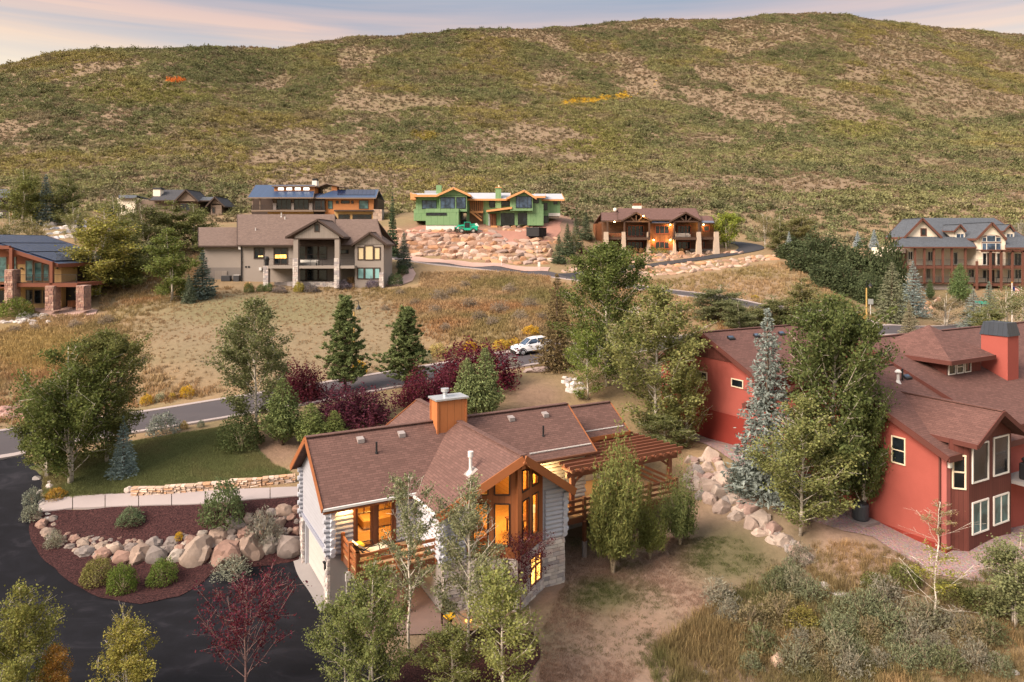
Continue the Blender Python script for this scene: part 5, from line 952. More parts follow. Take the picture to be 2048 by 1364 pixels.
for a0, a1, b0, b1, y, v, pm in ((265, 442, 245, 348, 1.5, (.33, .66), MT['glass_blue']), (487, 662, 205, 345, -.6, (.33, .66), MT['glass_blue']), (678, 792, 205, 345, -.6, (), MT['glass_blue']), (1075, 1145, 245, 332, 2.5, (), MT['glass']), (1218, 1322, 240, 318, 2.5, (.4,), MT['glass']), (1395, 1588, 195, 338, -.6, (.22, .74), MT['glass_blue']), (1608, 1672, 212, 280, .2, (), MT['glass']), (1728, 1778, 275, 365, 2.8, (), MT['glass']), (1848, 1896, 250, 295, 3.0, (), MT['glass']), (1212, 1378, 400, 545, .6, (.33, .66), MT['glass']), (1420, 1530, 392, 540, .2, (.5,), MT['glass']), (1732, 1788, 432, 545, 2.8, (), MT['glass']), (315, 562, 394, 428, -2.5, (.5,), MT['glass']), (706, 765, 385, 475, 2.4, (), MT['glass'])): h.w(a0, a1, b0, b1, y, MT['black_metal'], pm, .09, v)
ld = MB()
for s in (0, 1): ld.bar((h.x(1066 + s * 16, .4), .4, h.z(550, .4)), (h.x(1060 + s * 16, .4), 1.5, h.z(400, .4)), .06, .06)
for k in range(9): ld.bar((h.x(1066 - k * .6, .4), .4 + k * .12, h.z(545 - k * 16, .4)), (h.x(1082 - k * .6, .4), .4 + k * .12, h.z(545 - k * 16, .4)), .05, .05)
lo = ld.build('ladder', MT['metal']); lo.location = (h.X0, h.d, 0); tag(lo, 'metal ladder leaning by the doorway of the unfinished green house', 'ladder')
GH = h
# ---- timber lodge
h = FH('timber_lodge', 137, 1310, (1180, 400), 6.827, 'brown timber lodge with twin truss gables, stone piers and lit lamps'); LL, BT = MT['lodge_log'], mat_plain('dark timber beam', (.075, .042, .028), .7)
h.box(180, 1690, 285, 735, 1.5, 10, LL); h.box(815, 1150, 320, 735, -.8, 2, MT['lodge_board']); h.box(80, 190, 320, 640, 4, 9, MT['lodge_board'], 'side_wing')
h.eave_ridge(155, 480, 282, -1.2, 168, 5.0, .2, MT['roof_brown'], BT); h.eave_ridge(380, 1520, 270, -.9, 112, 6.5, .2, MT['roof_brown'], BT, 385, 1440); h.eave_ridge(1470, 1695, 312, -1.2, 215, 3.5, .2, MT['roof_brown'], BT, 1470, 1660)
m = MB(); fy = lambda b: -1.6 + 4.5 * (318 - b) / 65; m.slab([(h.x(830, -1.6), -1.6, h.z(312, -1.6)), (h.x(1120, -1.6), -1.6, h.z(312, -1.6)), (h.x(1080, 2.5), 2.5, h.z(255, 2.5)), (h.x(868, 2.5), 2.5, h.z(255, 2.5))], .15); m.build('metal_roof', mat_boards('blue grey seamed metal', (.13, .20, .33), .5, .1, True, .4, .04, 30, .4), h.r); h.box(795, 1185, 305, 325, -1.7, -.7, BT, 'eave_beam')
m = MB(); m.slab([(h.x(1500, -1.3), -1.4, h.z(306, -1.3)), (h.x(1698, -1.3), -1.4, h.z(306, -1.3)), (h.x(1690, -.3), .1, h.z(282, -.3)), (h.x(1500, -.3), .1, h.z(282, -.3))], .1); m.build('metal_roof', mat_boards('grey seamed metal', (.12, .13, .17), .5, .1), h.r)
h.box(180, 430, 285, 300, -1.4, -.2, BT, 'eave_beam')
for al, ap, ar in ((425, 632, 845), (1105, 1312, 1522)):
    h.gable(al, ap, ar, 280, 165, -2.2, 6, .2, MT['roof_brown'], BT, .28); y = -2.0
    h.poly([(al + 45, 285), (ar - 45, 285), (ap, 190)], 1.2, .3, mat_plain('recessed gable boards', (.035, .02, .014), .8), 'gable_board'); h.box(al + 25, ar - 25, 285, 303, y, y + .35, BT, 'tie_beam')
    for dx in (-75, 0, 75): MB().bar((h.x(ap + dx, y), y + .1, h.z(210 if dx == 0 else 235, y)), (h.x(ap + dx * .35, y), y + .1, h.z(285, y)), .22, .22).build('truss_strut', BT, h.r)
    h.box(al + 20, ar - 20, 510, 545, -2.2, 1.5, BT, 'balcony_floor'); rail(h.r, (h.x(al + 25, -2.2), -2.15, h.z(510, -2.2)), (h.x(ar - 40, -2.2), -2.15, h.z(510, -2.2)), 1.0, MT['black_metal'], bal=False, cables=5)
    for a in (al + 35, ar - 45): h.box(a, a + 22, 300, 510, y, y + .3, BT, 'timber_post')
for a0, a1 in ((195, 250), (440, 483), (785, 815), (1145, 1166), (1466, 1515), (1703, 1757)):
    y = -2.4 if a0 not in (1145, 785) else -1.2; m = MB(); x0, x1 = h.x(a0, y), h.x(a1, y); z1, z0 = h.z(435, y), h.z(740, y)
    m.add([(x0 - .15, y - .2, z0), (x1 + .15, y - .2, z0), (x1 + .15, y + .9, z0), (x0 - .15, y + .9, z0), (x0, y, z1), (x1, y, z1), (x1, y + .7, z1), (x0, y + .7, z1)], [(3, 2, 1, 0), (4, 5, 6, 7), (0, 1, 5, 4), (1, 2, 6, 5), (2, 3, 7, 6), (3, 0, 4, 7)]); m.build('stone_pier', mat_plain('pale stacked stone', (.46, .36, .28), .9, .25, 3, 12), h.r)
for a0, a1 in ((240, 440), (1515, 1705)):
    h.box(a0, a1, 510, 540, -2.0, 1.5, BT, 'balcony_floor'); rail(h.r, (h.x(a0, -2), -1.95, h.z(510, -2)), (h.x(a1, -2), -1.95, h.z(510, -2)), 1.0, MT['black_metal'], bal=False, cables=5); h.box(a0 - 10, a0 + 12, 290, 440, -1.9, -1.6, BT, 'timber_post'); 
RW2 = mat_plain('rust window trim', (.24, .062, .03), .6)
for a0, a1, b0, b1, y, v in ((505, 735, 345, 500, 1.5, (.26, .5, .74)), (505, 735, 565, 700, 1.5, (.26, .5, .74)), (885, 1085, 345, 465, -.8, (.33, .66)), (885, 1085, 565, 670, -.8, (.33, .66)), (1190, 1380, 345, 480, 1.5, (.26, .5, .74)), (1195, 1375, 562, 675, 1.5, (.33, .66)), (1545, 1635, 345, 430, 1.5, ()), (1530, 1580, 560, 660, 1.5, ())): h.w(a0, a1, b0, b1, y, RW2, MT['glass'], .16, v)
h.box(595, 705, 80, 150, 6.2, 8, MT['white_trim'], 'chimney'); h.box(600, 700, 45, 80, 6.4, 7.8, MT['lodge_board'], 'chimney_cap')
h.box(1370, 1690, 668, 735, 1.35, 1.5, MT['mortar'], 'stone_base'); h.box(815, 1150, 690, 735, -.92, -.8, MT['mortar'], 'stone_base')
for a, b, y, e in ((728, 218, -2.6, 60), (335, 298, -1.9, 25), (1095, 338, -1.15, 55), (870, 545, -1.2, 55), (1095, 545, -1.2, 55), (1550, 335, .9, 60)):
    o = MB().lathe([(.10, h.z(b, y) - .12), (.16, h.z(b, y)), (.06, h.z(b, y) + .12), (0, h.z(b, y) + .14)], 8, (h.x(a, y), y)).build('wall_lamp', mat_emit('lamp glow', (1, .72, .3), 6, (1, .6, .2)), h.r); lampo('lodge_lamp', (h.x(a, y), y - .3, h.z(b, y) - .25), e, (1, .58, .18), .1, h.r)
o = MB().lathe([(.0, 0), (.3, .1), (.36, .4), (.3, .7), (0, .8)], 12).build('satellite_dome', MT['white_trim'], h.r); o.location = (h.x(342, 3.2), 3.2, h.z(160, 3.2))
for a, y, l in ((1270, -1.6, 'long pale outdoor sofa on the right balcony of the lodge'), (340, -1.2, 'brown outdoor bench on the left balcony of the lodge')):
    r = empty('outdoor_sofa', (h.X0 + h.x(a, y), h.d + y, h.z(510, y)), 0, l, 'sofa'); c_ = MT['taupe_wall'] if a > 1000 else MT['lodge_board']; MB().box(-1.3, 1.3, -.35, .35, .0, .4).build('seat', c_, r, .04); MB().box(-1.3, 1.3, .25, .42, .4, .8).build('backrest', c_, r, .04)
    for s in (-1, 1): MB().box(s * 1.3 - .1, s * 1.3 + .1, -.35, .42, 0, .6).build('arm', c_, r, .03)
LODGE = h
# ---- cream mansion
h = FH('cream_mansion', 125, 1930, (1770, 430), 7.367, 'large cream stucco house with slate roofs, dormers and brown two-storey galleries'); CW, MTm = MT['cream_wall'], mat_plain('red brown timber', (.13, .055, .038), .65)
h.box(130, 2300, 480, 1240, 1.2, 9, CW); h.box(1410, 1775, 345, 760, -1.7, 6, CW); h.poly([(1400, 348), (1778, 348), (1580, 128)], -1.7, 7, CW, 'gable_wall'); h.box(1345, 1412, 350, 745, -1.5, 6, CW)
h.eave_ridge(45, 1345, 472, -2.6, 320, 1.2, .2, MT['roof_slate'], MTm, 285, 1245, back=False); h.poly([(310, 322), (810, 322), (555, 78)], 1.3, 4.5, CW, 'gable_wall')
h.gable(283, 555, 838, 325, 42, .6, 7, .2, MT['roof_slate'], MTm, .4); h.eave_ridge(800, 2300, 470, -1.0, 42, 7.5, .2, MT['roof_slate'], MTm, 560, 1610)
h.gable(1350, 1582, 1790, 345, 105, -2.2, 8, .2, MT['roof_slate'], MTm, .4); h.eave_ridge(1775, 2400, 482, -2.6, 320, 1.0, .2, MT['roof_slate'], MTm, 1775, 2300, back=False)
for al, ap, ar, wl, wr in ((1020, 1112, 1195, 1035, 1180), (1755, 1845, 1915, 1772, 1905)):
    h.box(wl, wr, 255, 395, 1.0, 5, CW, 'dormer_wall'); h.poly([(wl, 256), (wr, 256), (ap, 172)], 1.0, 4, CW, 'dormer_wall'); h.gable(al, ap, ar, 232, 135, .4, 6, .16, MT['roof_slate'], MTm, .28, 'dormer_roof'); h.w(wl + 10, wr - 15, 272, 390, 1.0, MT['white_trim'], MT['glass_blue'], .1, (.55,))
h.eave_ridge(850, 1040, 235, .8, 215, 4, .16, MT['roof_slate'], MTm, 850, 1040, back=False); h.poly([(882, 250), (1040, 245), (1040, 395)], 1.2, .3, CW, 'dormer_wall')
h.w(522, 612, 195, 310, 1.3, MTm, MT['glass'], .18)
# arched window
am = MB(); y = -1.74; ax0, ax1, ac, zr0 = h.x(1425, y), h.x(1712, y), h.x(1568, y), h.z(515, y)
pts = [(ax0, y, zr0), (ax1, y, zr0)] + [(ac + (ax1 - ac) * math.cos(t), y, h.z(335, y) + (h.z(290, y) - h.z(335, y)) * math.sin(t)) for t in [math.pi * k / 14 for k in range(15)]]
am.extr(pts, (0, .06, 0)); aw = am.build('window', MTm, h.r)
for a0, a1, b0, b1 in ((1432, 1490, 330, 392), (1500, 1622, 305, 392), (1634, 1702, 330, 392), (1432, 1490, 418, 512), (1500, 1622, 418, 512), (1634, 1702, 418, 512)): 
    o = MB().box(h.x(a0, y), h.x(a1, y), y - .05, y - .02, h.z(b1, y), h.z(b0, y)).build('pane', MT['glass_blue'], aw)
    f = MB()
    for q in ((a0 - 5, a0, b0, b1), (a1, a1 + 5, b0, b1), (a0, a1, b0 - 6, b0), (a0, a1, b1, b1 + 5)): f.box(h.x(q[0], y), h.x(q[1], y), y - .07, y - .02, h.z(q[3], y), h.z(q[2], y))
    f.build('sash', MT['white_trim'], aw)
for a0, a1, b0, b1, v in ((335, 412, 535, 665, (.5,)), (625, 712, 535, 680, (.5,)), (1005, 1072, 545, 732, ()), (1222, 1315, 535, 685, (.5,)), (1430, 1500, 555, 740, ()), (1505, 1620, 555, 740, (.5,)), (1640, 1705, 555, 740, ()), (1805, 1870, 550, 745, (.5,)), (605, 665, 785, 940, (.5,)), (1020, 1080, 800, 945, ()), (1222, 1315, 800, 925, (.5,)), (1430, 1500, 805, 940, ()), (1508, 1610, 810, 985, (.5,)), (1640, 1700, 805, 940, ()), (1800, 1870, 800, 945, (.5,)), (1900, 2010, 560, 745, (.5,)), (1905, 2010, 800, 945, (.5,))):
    h.w(a0, a1, b0, b1, 1.2 if not 1400 < a0 < 1720 or b0 > 760 else -1.7, MT['white_trim'] if a0 not in (1505, 1508) else MTm, MT['glass'], .12, v, name='window')
for b0, b1, y0 in ((745, 790, -2.2), (1010, 1050, -2.2)): h.box(330 if b0 < 800 else 1310, 2300, b0, b1, y0, 1.2, MTm, 'gallery_floor')
h.box(560, 1310, 1000, 1012, -2.2, 1.2, MTm, 'gallery_floor'); h.box(600, 1310, 1012, 1100, -1.6, 1.2, MT['mortar'], 'stone_base'); h.box(70, 1340, 472, 492, -2.5, -2.2, MTm, 'eave_beam')
for a in (450, 588, 728, 860, 992, 1192): h.box(a - 12, a + 12, 490, 1005, -2.3, -2.0, MTm, 'gallery_post')
for a in (1362, 1562, 1722, 1885, 2040): h.box(a - 13, a + 13, 520 if a > 1400 else 680, 1100 if a != 1722 else 1240, -2.6, -2.3, MTm, 'gallery_post')
for k in range(3): h.box(1420, 2300, 515 + k * 2, 545, -2.6 + k * 1.2, -2.4 + k * 1.2, MTm, 'pergola_beam')
for k in range(14): h.box(1425 + k * 48, 1438 + k * 48, 510, 524, -2.9, .6, MTm, 'pergola_slat')
for a0, a1, b in ((450, 1190, 748), (1205, 2300, 748), (600, 1190, 1000), (1320, 2300, 1010)): rail(h.r, (h.x(a0, -2.2), -2.15, h.z(b, -2.2)), (h.x(a1, -2.2), -2.15, h.z(b, -2.2)), 1.05, MT['black_metal'], bal=False, cables=7, w=.04)
h.box(190, 320, 500, 850, .9, 1.2, MTm, 'door_surround'); h.box(220, 310, 505, 560, .6, .9, mat_plain('pale banner', (.55, .45, .42), .8), 'banner')
MANSION = h
# ---- blue solar-roof house at the left edge
h = FH('solar_roof_house', 95, 60, (0, 440), 6.2, 'rust and tan house with navy solar roof and stone columns at the left edge'); RU, FS = MT['rust_wood'], mat_plain('rust fascia timber', (.17, .055, .030), .65)
h.box(-700, 760, 548, 1090, 0, 13, MT['tan_wall']); h.poly([(-700, 545), (760, 545), (200, 330), (0, 270), (-400, 200), (-700, 330)], -.05, .3, RU, 'gable_board')
o = gable_roof(h.r, -2.2, 14, -84.5 - h.X0, -72.5 - h.X0, -60.2 - h.X0, 15.5, 19.45, 15.5, .25, MT['navy_metal'], FS, 'y', 'roof', .5)
sa = MB(); zz = lambda x: 19.45 - (x + 72.5) * 3.95 / 12.3
for r_ in range(3):
    for k in range(11):
        x0 = -72.0 + r_ * 3.75; y0 = -1.5 + k * 1.32
        sa = MB(); sa.slab([(x0 - h.X0, y0, zz(x0) + .16), (x0 + 3.45 - h.X0, y0, zz(x0 + 3.45) + .16), (x0 + 3.45 - h.X0, y0 + 1.28, zz(x0 + 3.45) + .16), (x0 - h.X0, y0 + 1.28, zz(x0) + .16)], .06); sa.build('solar_panel', MT['solar'], h.r)
h.box(760, 960, 540, 1090, 3.5, 12, MT['dark_trim'], 'side_wall'); h.box(0, 955, 785, 830, -2.6, 3.5, FS, 'deck_beam'); h.box(-500, 75, 800, 845, -2.6, 0, FS, 'deck_beam')
for a0, a1, b0 in ((62, 165, 622), (565, 670, 825), (948, 1050, 820)):
    y = -3.0 if a0 < 100 else -2.8; b1 = 1120; m = MB(); x0, x1, z0, z1 = h.x(a0, y), h.x(a1, y), h.z(b1, y), h.z(b0, y); m.box(x0, x1, y, y + 1.2, z0, z1); m.build('column_core', MT['mortar'], h.r); veneer(h.r, (x0, y - .02), (x1, y - .02), z0, z1, .28, .42, .14, [(.42, .24, .18), (.36, .20, .16), (.48, .32, .25), (.30, .17, .14)]); veneer(h.r, (x1 + .02, y), (x1 + .02, y + 1.2), z0, z1, .28, .42, .14, [(.36, .22, .17), (.30, .18, .15)])
    h.box(a0 - 4, a1 + 4, b0 - 8, b0, y - .12, y + 1.3, MT['patio'], 'column_cap')
for a0, a1, b0, b1 in ((112, 150, 345, 622), (612, 650, 515, 800)): h.box(a0, a1, b0, b1, -2.6, -2.2, FS, 'timber_post')
h.box(-300, 112, 318, 360, -2.5, -2.1, FS, 'truss_beam')
for a0, a1, b0, b1, hh in ((-150, 85, 455, 770, (.2,)), (150, 205, 455, 640, ()), (318, 412, 500, 758, (.2,)), (425, 522, 525, 758, (.2,)), (535, 608, 548, 758, (.2,)), (320, 408, 865, 1035, ()), (425, 515, 865, 1035, ()), (535, 565, 870, 1030, ()), (-100, 60, 870, 1035, ())): h.w(a0, a1, b0, b1, -.05, mat_plain('bronze window frame', (.16, .12, .09), .6), MT['glass_teal'] if b0 < 600 else MT['glass'], .09, (), hh)
h.box(680, 945, 830, 1095, 1.0, 1.2, MT['black_metal'], 'deck_shade_panel'); h.box(838, 940, 1000, 1080, -.4, .8, MT['lodge_board'], 'log_pile')  # black panel stands in for the shade below the deck
for a in (255, 700): h.box(a - 12, a + 12, 590, 605, -.25, -.05, MT['black_metal'], 'wall_lamp')
for a0, a1 in ((195, 610), (650, 950)): rail(h.r, (h.x(a0, -2.5), -2.5, h.z(785, -2.5)), (h.x(a1, -2.5), -2.5, h.z(785, -2.5)), 1.15, MT['black_metal'], w=.05)
# ---- brown house in the trees
h = FH('brown_house', 165, 340, (0, 340), 3.938, 'brown house with dark gabled roofs and pale chimney half hidden by aspens'); BW = MT['grey_wood']
h.box(925, 1065, 220, 400, 0, 8, MT['cream_wall']); h.eave_ridge(935, 1075, 222, -.6, 198, 4, .2, MT['roof_slate'], MT['dark_trim']); h.box(1065, 1560, 235, 400, .5, 9, BW)
h.eave_ridge(1175, 1460, 238, -.8, 155, 4.5, .2, MT['roof_dark'], MT['dark_trim'], 1270, 1462); h.gable(1370, 1462, 1562, 245, 152, -1.6, 6, .2, MT['roof_dark'], MT['dark_trim']); h.poly([(1385, 245), (1545, 245), (1462, 170)], -1.0, .3, BW, 'gable_board')
h.box(1205, 1262, 150, 240, 1.2, 2.8, MT['cream_wall'], 'chimney'); h.box(1203, 1266, 138, 152, 1.1, 2.9, MT['roof_dark'], 'chimney_cap')
h.box(1660, 1745, 265, 375, -.5, 6, MT['grey_wood']); h.gable(1620, 1690, 1768, 285, 208, -1.2, 6, .2, MT['roof_dark'], MT['dark_trim']); h.poly([(1662, 275), (1745, 275), (1690, 225)], -.5, .3, BW, 'gable_board'); h.eave_ridge(1540, 1690, 240, -.4, 212, 4, .2, MT['roof_slate'], MT['dark_trim']); h.w(1670, 1695, 292, 340, -.5, MT['dark_trim'], MT['glass'], .15); h.w(930, 948, 275, 325, 0, MT['dark_trim'], MT['glass'], .12); h.w(965, 985, 275, 322, 0, MT['dark_trim'], MT['glass'], .12)
h.w(1420, 1500, 262, 320, -1.0, MT['dark_trim'], MT['glass'], .15, (.5,))
# ---- dark house at the far left
h = FH('dark_house', 150, 8, (0, 340), 3.938, 'dark brown house with grey roof cut off by the left edge of the view'); h.box(-250, 95, 215, 395, 0, 8, mat_boards('dark lap siding', (.055, .042, .038), .2, .2, False)); h.eave_ridge(-260, 112, 218, -.8, 152, 4, .2, MT['roof_slate'], MT['dark_trim'], -260, 70); h.w(-10, 14, 235, 290, 0, MT['white_trim'], MT['glass_teal'], .1); h.w(-10, 20, 335, 385, 0, MT['white_trim'], MT['glass_teal'], .1, (.5,)); h.w(72, 100, 318, 380, -.02, MT['cream_trim'], MT['lodge_board'], .15, name='door')
# ------------------------------------------------------------ boulders and rock walls
def rock_mesh(seed, sub=2, blocky=.0, amp=.22, lo=.50, hi=.82):
    rg = np.random.default_rng(seed); bm = bmesh.new(); bmesh.ops.create_icosphere(bm, subdivisions=sub, radius=1)
    ax = rg.normal(size=(14, 3)); ax /= np.linalg.norm(ax, axis=1)[:, None]; cut = rg.uniform(lo, hi, 14)
    for v in bm.verts:
        p = np.array(v.co)
        if blocky: p = np.sign(p) * np.abs(p) ** (1 - blocky); 
        for a, c in zip(ax, cut):
            t = p @ a
            if t > c: p = p - a * (t - c) * .95
        p = p * (1 + amp * (vnoise(p[0] * 3 + seed, p[1] * 3 + p[2] * 2, 1, seed) - .5)); v.co = p
    me = bpy.data.meshes.new('boulder'); bm.to_mesh(me); bm.free(); me.materials.append(MT['boulder'])
    if sub > 1: me.polygons.foreach_set('use_smooth', [True] * len(me.polygons)); me.set_sharp_from_angle(angle=R(24))
    return me
ROCK = [rock_mesh(s, 3, .12, .3, .60, .88) for s in range(10)]; ROCKR = [rock_mesh(s + 40, 3, .08, .34, .72, .95) for s in range(10)]; ROCKF = [rock_mesh(s + 20, 2, .45, .15) for s in range(8)]
RC = [(.30, .225, .185), (.27, .195, .155), (.22, .185, .17), (.34, .26, .21), (.27, .165, .13), (.36, .31, .27), (.19, .155, .14)]
RCW = [(.56, .52, .49), (.50, .44, .41), (.60, .54, .50), (.44, .40, .39)]
RCP = [(.46, .29, .20), (.50, .34, .26), (.54, .40, .32), (.40, .24, .165), (.47, .34, .27), (.50, .27, .15), (.36, .26, .22)]
def stone(par, loc, sx, sy, sz, cols, meshes=None, name='stone', rz=None):
    o = link(name, random.choice(meshes or ROCK), par); o.location = loc; o.scale = (sx, sy, sz)
    o.rotation_euler = (random.uniform(-.25, .25), random.uniform(-.25, .25), random.uniform(-.5, .5) if rz is None else rz); o.color = c4(dk(random.choice(cols), random.uniform(.8, 1.2))); return o
def boulder_wall(label, L, crop, s, cols, cat='rock wall', meshes=None, f=1.66):
    r = empty('boulder_wall', (0, 0, 0), 0, label, cat); r['kind'] = 'thing'; first = True
    for cx, cy, w, h in L:
        px, py = crop[0] + cx / s, crop[1] + cy / s; p = Vector(hit(px, py)); d = p.y; rx, rz = w / s / 2 * d / FPX, h / s / 2 * d / FPX
        if first: r.location = p; first = False
        o = stone(r, p - r.location + Vector((0, .12, 0)), rx * f, (rx + rz) * f * .46, rz * f, cols, meshes)
    return r
BW1 = [(1695, 575, 135, 130), (1582, 575, 85, 100), (1475, 585, 115, 130), (1320, 620, 160, 130), (1160, 615, 150, 150), (1040, 640, 90, 80), (915, 630, 110, 100), (815, 635, 105, 110), (715, 640, 110, 75), (670, 590, 95, 65), (600, 625, 100, 60), (490, 610, 110, 50), (905, 565, 95, 65), (1005, 550, 90, 55), (1115, 530, 75, 40), (1190, 505, 50, 50), (1270, 520, 105, 80), (1385, 440, 110, 55), (1302, 468, 55, 30), (1358, 490, 70, 45), (1425, 500, 85, 60), (1355, 533, 55, 45), (1665, 365, 90, 60), (1740, 360, 50, 55), (1590, 375, 55, 40), (1520, 380, 50, 35), (1710, 402, 55, 35), (1455, 390, 40, 30), (1455, 425, 50, 50), (1640, 440, 70, 60), (1745, 485, 45, 55), (1697, 483, 38, 38), (1645, 505, 50, 50), (1600, 490, 45, 50), (770, 585, 75, 50), (750, 552, 45, 30), (590, 575, 70, 45), (480, 552, 85, 45), (425, 535, 70, 45), (350, 560, 50, 30), (270, 495, 75, 50), (235, 450, 70, 60), (300, 415, 55, 40), (215, 400, 45, 45), (1055, 590, 60, 40), (990, 600, 40, 50), (825, 555, 45, 35), (545, 585, 30, 30), (1400, 560, 45, 60), (1740, 430, 40, 30), (1500, 440, 45, 40), (1560, 450, 60, 50), (1535, 500, 50, 40), (640, 540, 40, 25), (700, 530, 35, 22), (530, 540, 40, 25), (390, 505, 40, 25), (410, 580, 60, 35), (330, 520, 40, 25), (260, 415, 30, 25), (870, 520, 30, 22), (1070, 505, 35, 25), (1240, 470, 35, 25), (955, 590, 35, 28), (1110, 570, 40, 30), (310, 450, 35, 25), (285, 530, 50, 30), (440, 600, 55, 30), (545, 560, 35, 25), (620, 555, 35, 25), (660, 650, 40, 30), (1080, 560, 35, 28), (1480, 520, 40, 35), (1540, 415, 40, 30), (1700, 540, 40, 28), (1240, 575, 40, 40)]
BW1 += [(x_, np.interp(x_, [200, 300, 600, 1000, 1300, 1750], [430, 500, 590, 600, 520, 430]) + random.uniform(-55, 55), random.uniform(25, 45), random.uniform(20, 32)) for x_ in [random.uniform(210, 1740) for _ in range(110)]]
boulder_wall('curved wall of round boulders between the mulch beds by the garage', BW1, (0, 900), 2.939, RC, 'rock wall', ROCKR, 1.36)
BW2 = [(150, 800, 70, 75), (210, 855, 55, 55), (138, 855, 55, 55), (95, 885, 45, 40), (150, 905, 75, 50), (225, 920, 80, 90), (90, 930, 60, 60), (148, 950, 90, 75), (198, 985, 75, 80), (275, 1015, 60, 70), (340, 1050, 90, 70), (220, 1060, 85, 70), (290, 1100, 70, 55), (355, 1145, 60, 70), (400, 1120, 90, 80), (408, 1185, 65, 45), (470, 1170, 70, 60), (465, 1225, 55, 40), (530, 1225, 80, 70), (590, 1275, 50, 60), (550, 1265, 40, 35), (635, 1325, 60, 50), (60, 865, 40, 40), (110, 810, 40, 30), (150, 1020, 60, 60), (100, 1000, 50, 50), (60, 955, 45, 45), (40, 905, 45, 40), (185, 815, 40, 40), (260, 960, 40, 50), (310, 1020, 40, 40), (500, 1200, 40, 35), (580, 1240, 45, 35), (610, 1300, 35, 30), (430, 1150, 40, 30), (250, 870, 35, 35), (80, 830, 40, 35), (660, 1300, 40, 30)]
BW2 += [(x_, np.interp(x_, [60, 150, 250, 400, 620], [880, 900, 1010, 1140, 1300]) + random.uniform(-70, 50) * (1 - x_ / 900), random.uniform(35, 60), random.uniform(28, 45)) for x_ in [random.uniform(50, 640) for _ in range(36)]]
boulder_wall('stepped wall of pinkish boulders between the dry yard and the red house', BW2, (1360, 600), 2.526, [(.34, .26, .22), (.39, .30, .25), (.31, .21, .18), (.41, .33, .28), (.27, .235, .22)], 'rock wall', None, 1.5)
BW3 = [(30 + (i % 8) * 46 + random.uniform(-12, 12) + 200 * 0, 0, 0, 0) for i in range(0)]
L = [(random.uniform(215, 620), random.uniform(1170, 1300), random.uniform(45, 95), random.uniform(35, 60)) for _ in range(26)] + [(x, 1265 + random.uniform(-15, 15), random.uniform(40, 80), 35) for x in (20, 80, 140, 190)]
boulder_wall('heap of pale boulders below the solar roof house patio', L, (0, 440), 6.2, RCW, 'rock heap')
boulder_wall('row of flat red stones beside the street at the left edge', [(x * 1.0, 2480 + random.uniform(-25, 25) - x * .08, random.uniform(45, 85), random.uniform(25, 40)) for x in range(-10, 250, 28)] + [(x * 1.0, 2450 - x * .08, 50, 25) for x in range(0, 200, 45)], (0, 0), 2.985, [(.36, .21, .18), (.42, .27, .23)], 'rock wall')
boulder_wall('cluster of white rocks beside the lawn behind the log house', [(random.uniform(1125, 1165), random.uniform(756, 794), random.uniform(6, 13), random.uniform(5, 9)) for _ in range(18)], (0, 0), 1.0, RCW, 'rock heap')
boulder_wall('small rock edging beside the pale garden walk', [(random.uniform(70, 100), 960 + k * 9, random.uniform(9, 18), random.uniform(7, 11)) for k in range(10)], (0, 0), 1.0, RCW, 'rock edging')
for px, py, r_, c, l in ((1553, 1327, 21, (.55, .38, .28), 'large pinkish boulder lying alone in the dry brush at the bottom'), (1652, 1172, 12, (.58, .54, .50), 'small white boulder in the brush below the boulder wall'), (1682, 1189, 18, (.36, .33, .33), 'long grey boulder beside the small white one in the brush'), (1480, 1275, 7, (.6, .56, .54), 'tiny white rock in the straw grass'), (1523, 1213, 11, (.45, .34, .28), 'tan rock among sagebrush below the dry yard'), (710, 573, 10, (.5, .3, .17), 'orange rock beside the golden grasses at the taupe house'), (1075, 741, 24, (.42, .32, .29), 'long flat rock at the street side of the rear lawn'), (1410, 1348, 8, (.55, .5, .47), 'pale rock at the bottom edge in straw grass'), (1990, 1310, 10, (.52, .42, .38), 'pinkish rock near the lower right corner'), (1475, 1200, 10, (.42, .38, .36), 'grey rock at the lower end of the dry yard'), (2030, 1345, 8, (.5, .47, .45), 'small pale rock in the lower right corner')):
    p = Vector(hit(px, py)); k = r_ * p.y / FPX; o = stone(None, p, k * (1.6 if 'long' in l else 1), k * .9, k * .85 if 'long' not in l else k * .45, [c], name='boulder'); tag(o, l, 'boulder')
# low dry-stack wall above the walk
def stack_wall(label, pts, hgt, rh, lw, cols, n=10):
    r = empty('dry_stack_wall', (0, 0, 0), 0, label, 'stone wall'); r['kind'] = 'thing'; P = [Vector(hit(*p)) for p in pts]; r.location = P[0]
    for a, b in zip(P[:-1], P[1:]):
        a2, b2 = a - r.location, b - r.location; z = (a2.z + b2.z) / 2; d = (b2 - a2); nn = Vector((d.y, -d.x, 0)).normalized()
        veneer(r, (a2.x, a2.y), (b2.x, b2.y), z - .1, z + hgt, rh, lw, .38, cols)
    return r
stack_wall('low pale dry-stack stone wall between lawn and concrete walk', [(266, 991), (330, 987), (395, 982), (460, 976), (525, 969), (591, 961)], .52, .12, .45, [(.60, .44, .33), (.66, .52, .42), (.54, .36, .25), (.62, .48, .40), (.58, .34, .20)])
p = Vector(hit(268, 985)); o = stone(None, p + Vector((-.3, 0, .15)), .3, .3, .3, [(.62, .52, .46)], name='boulder'); tag(o, 'rounded white stone at the left end of the dry-stack wall', 'boulder')
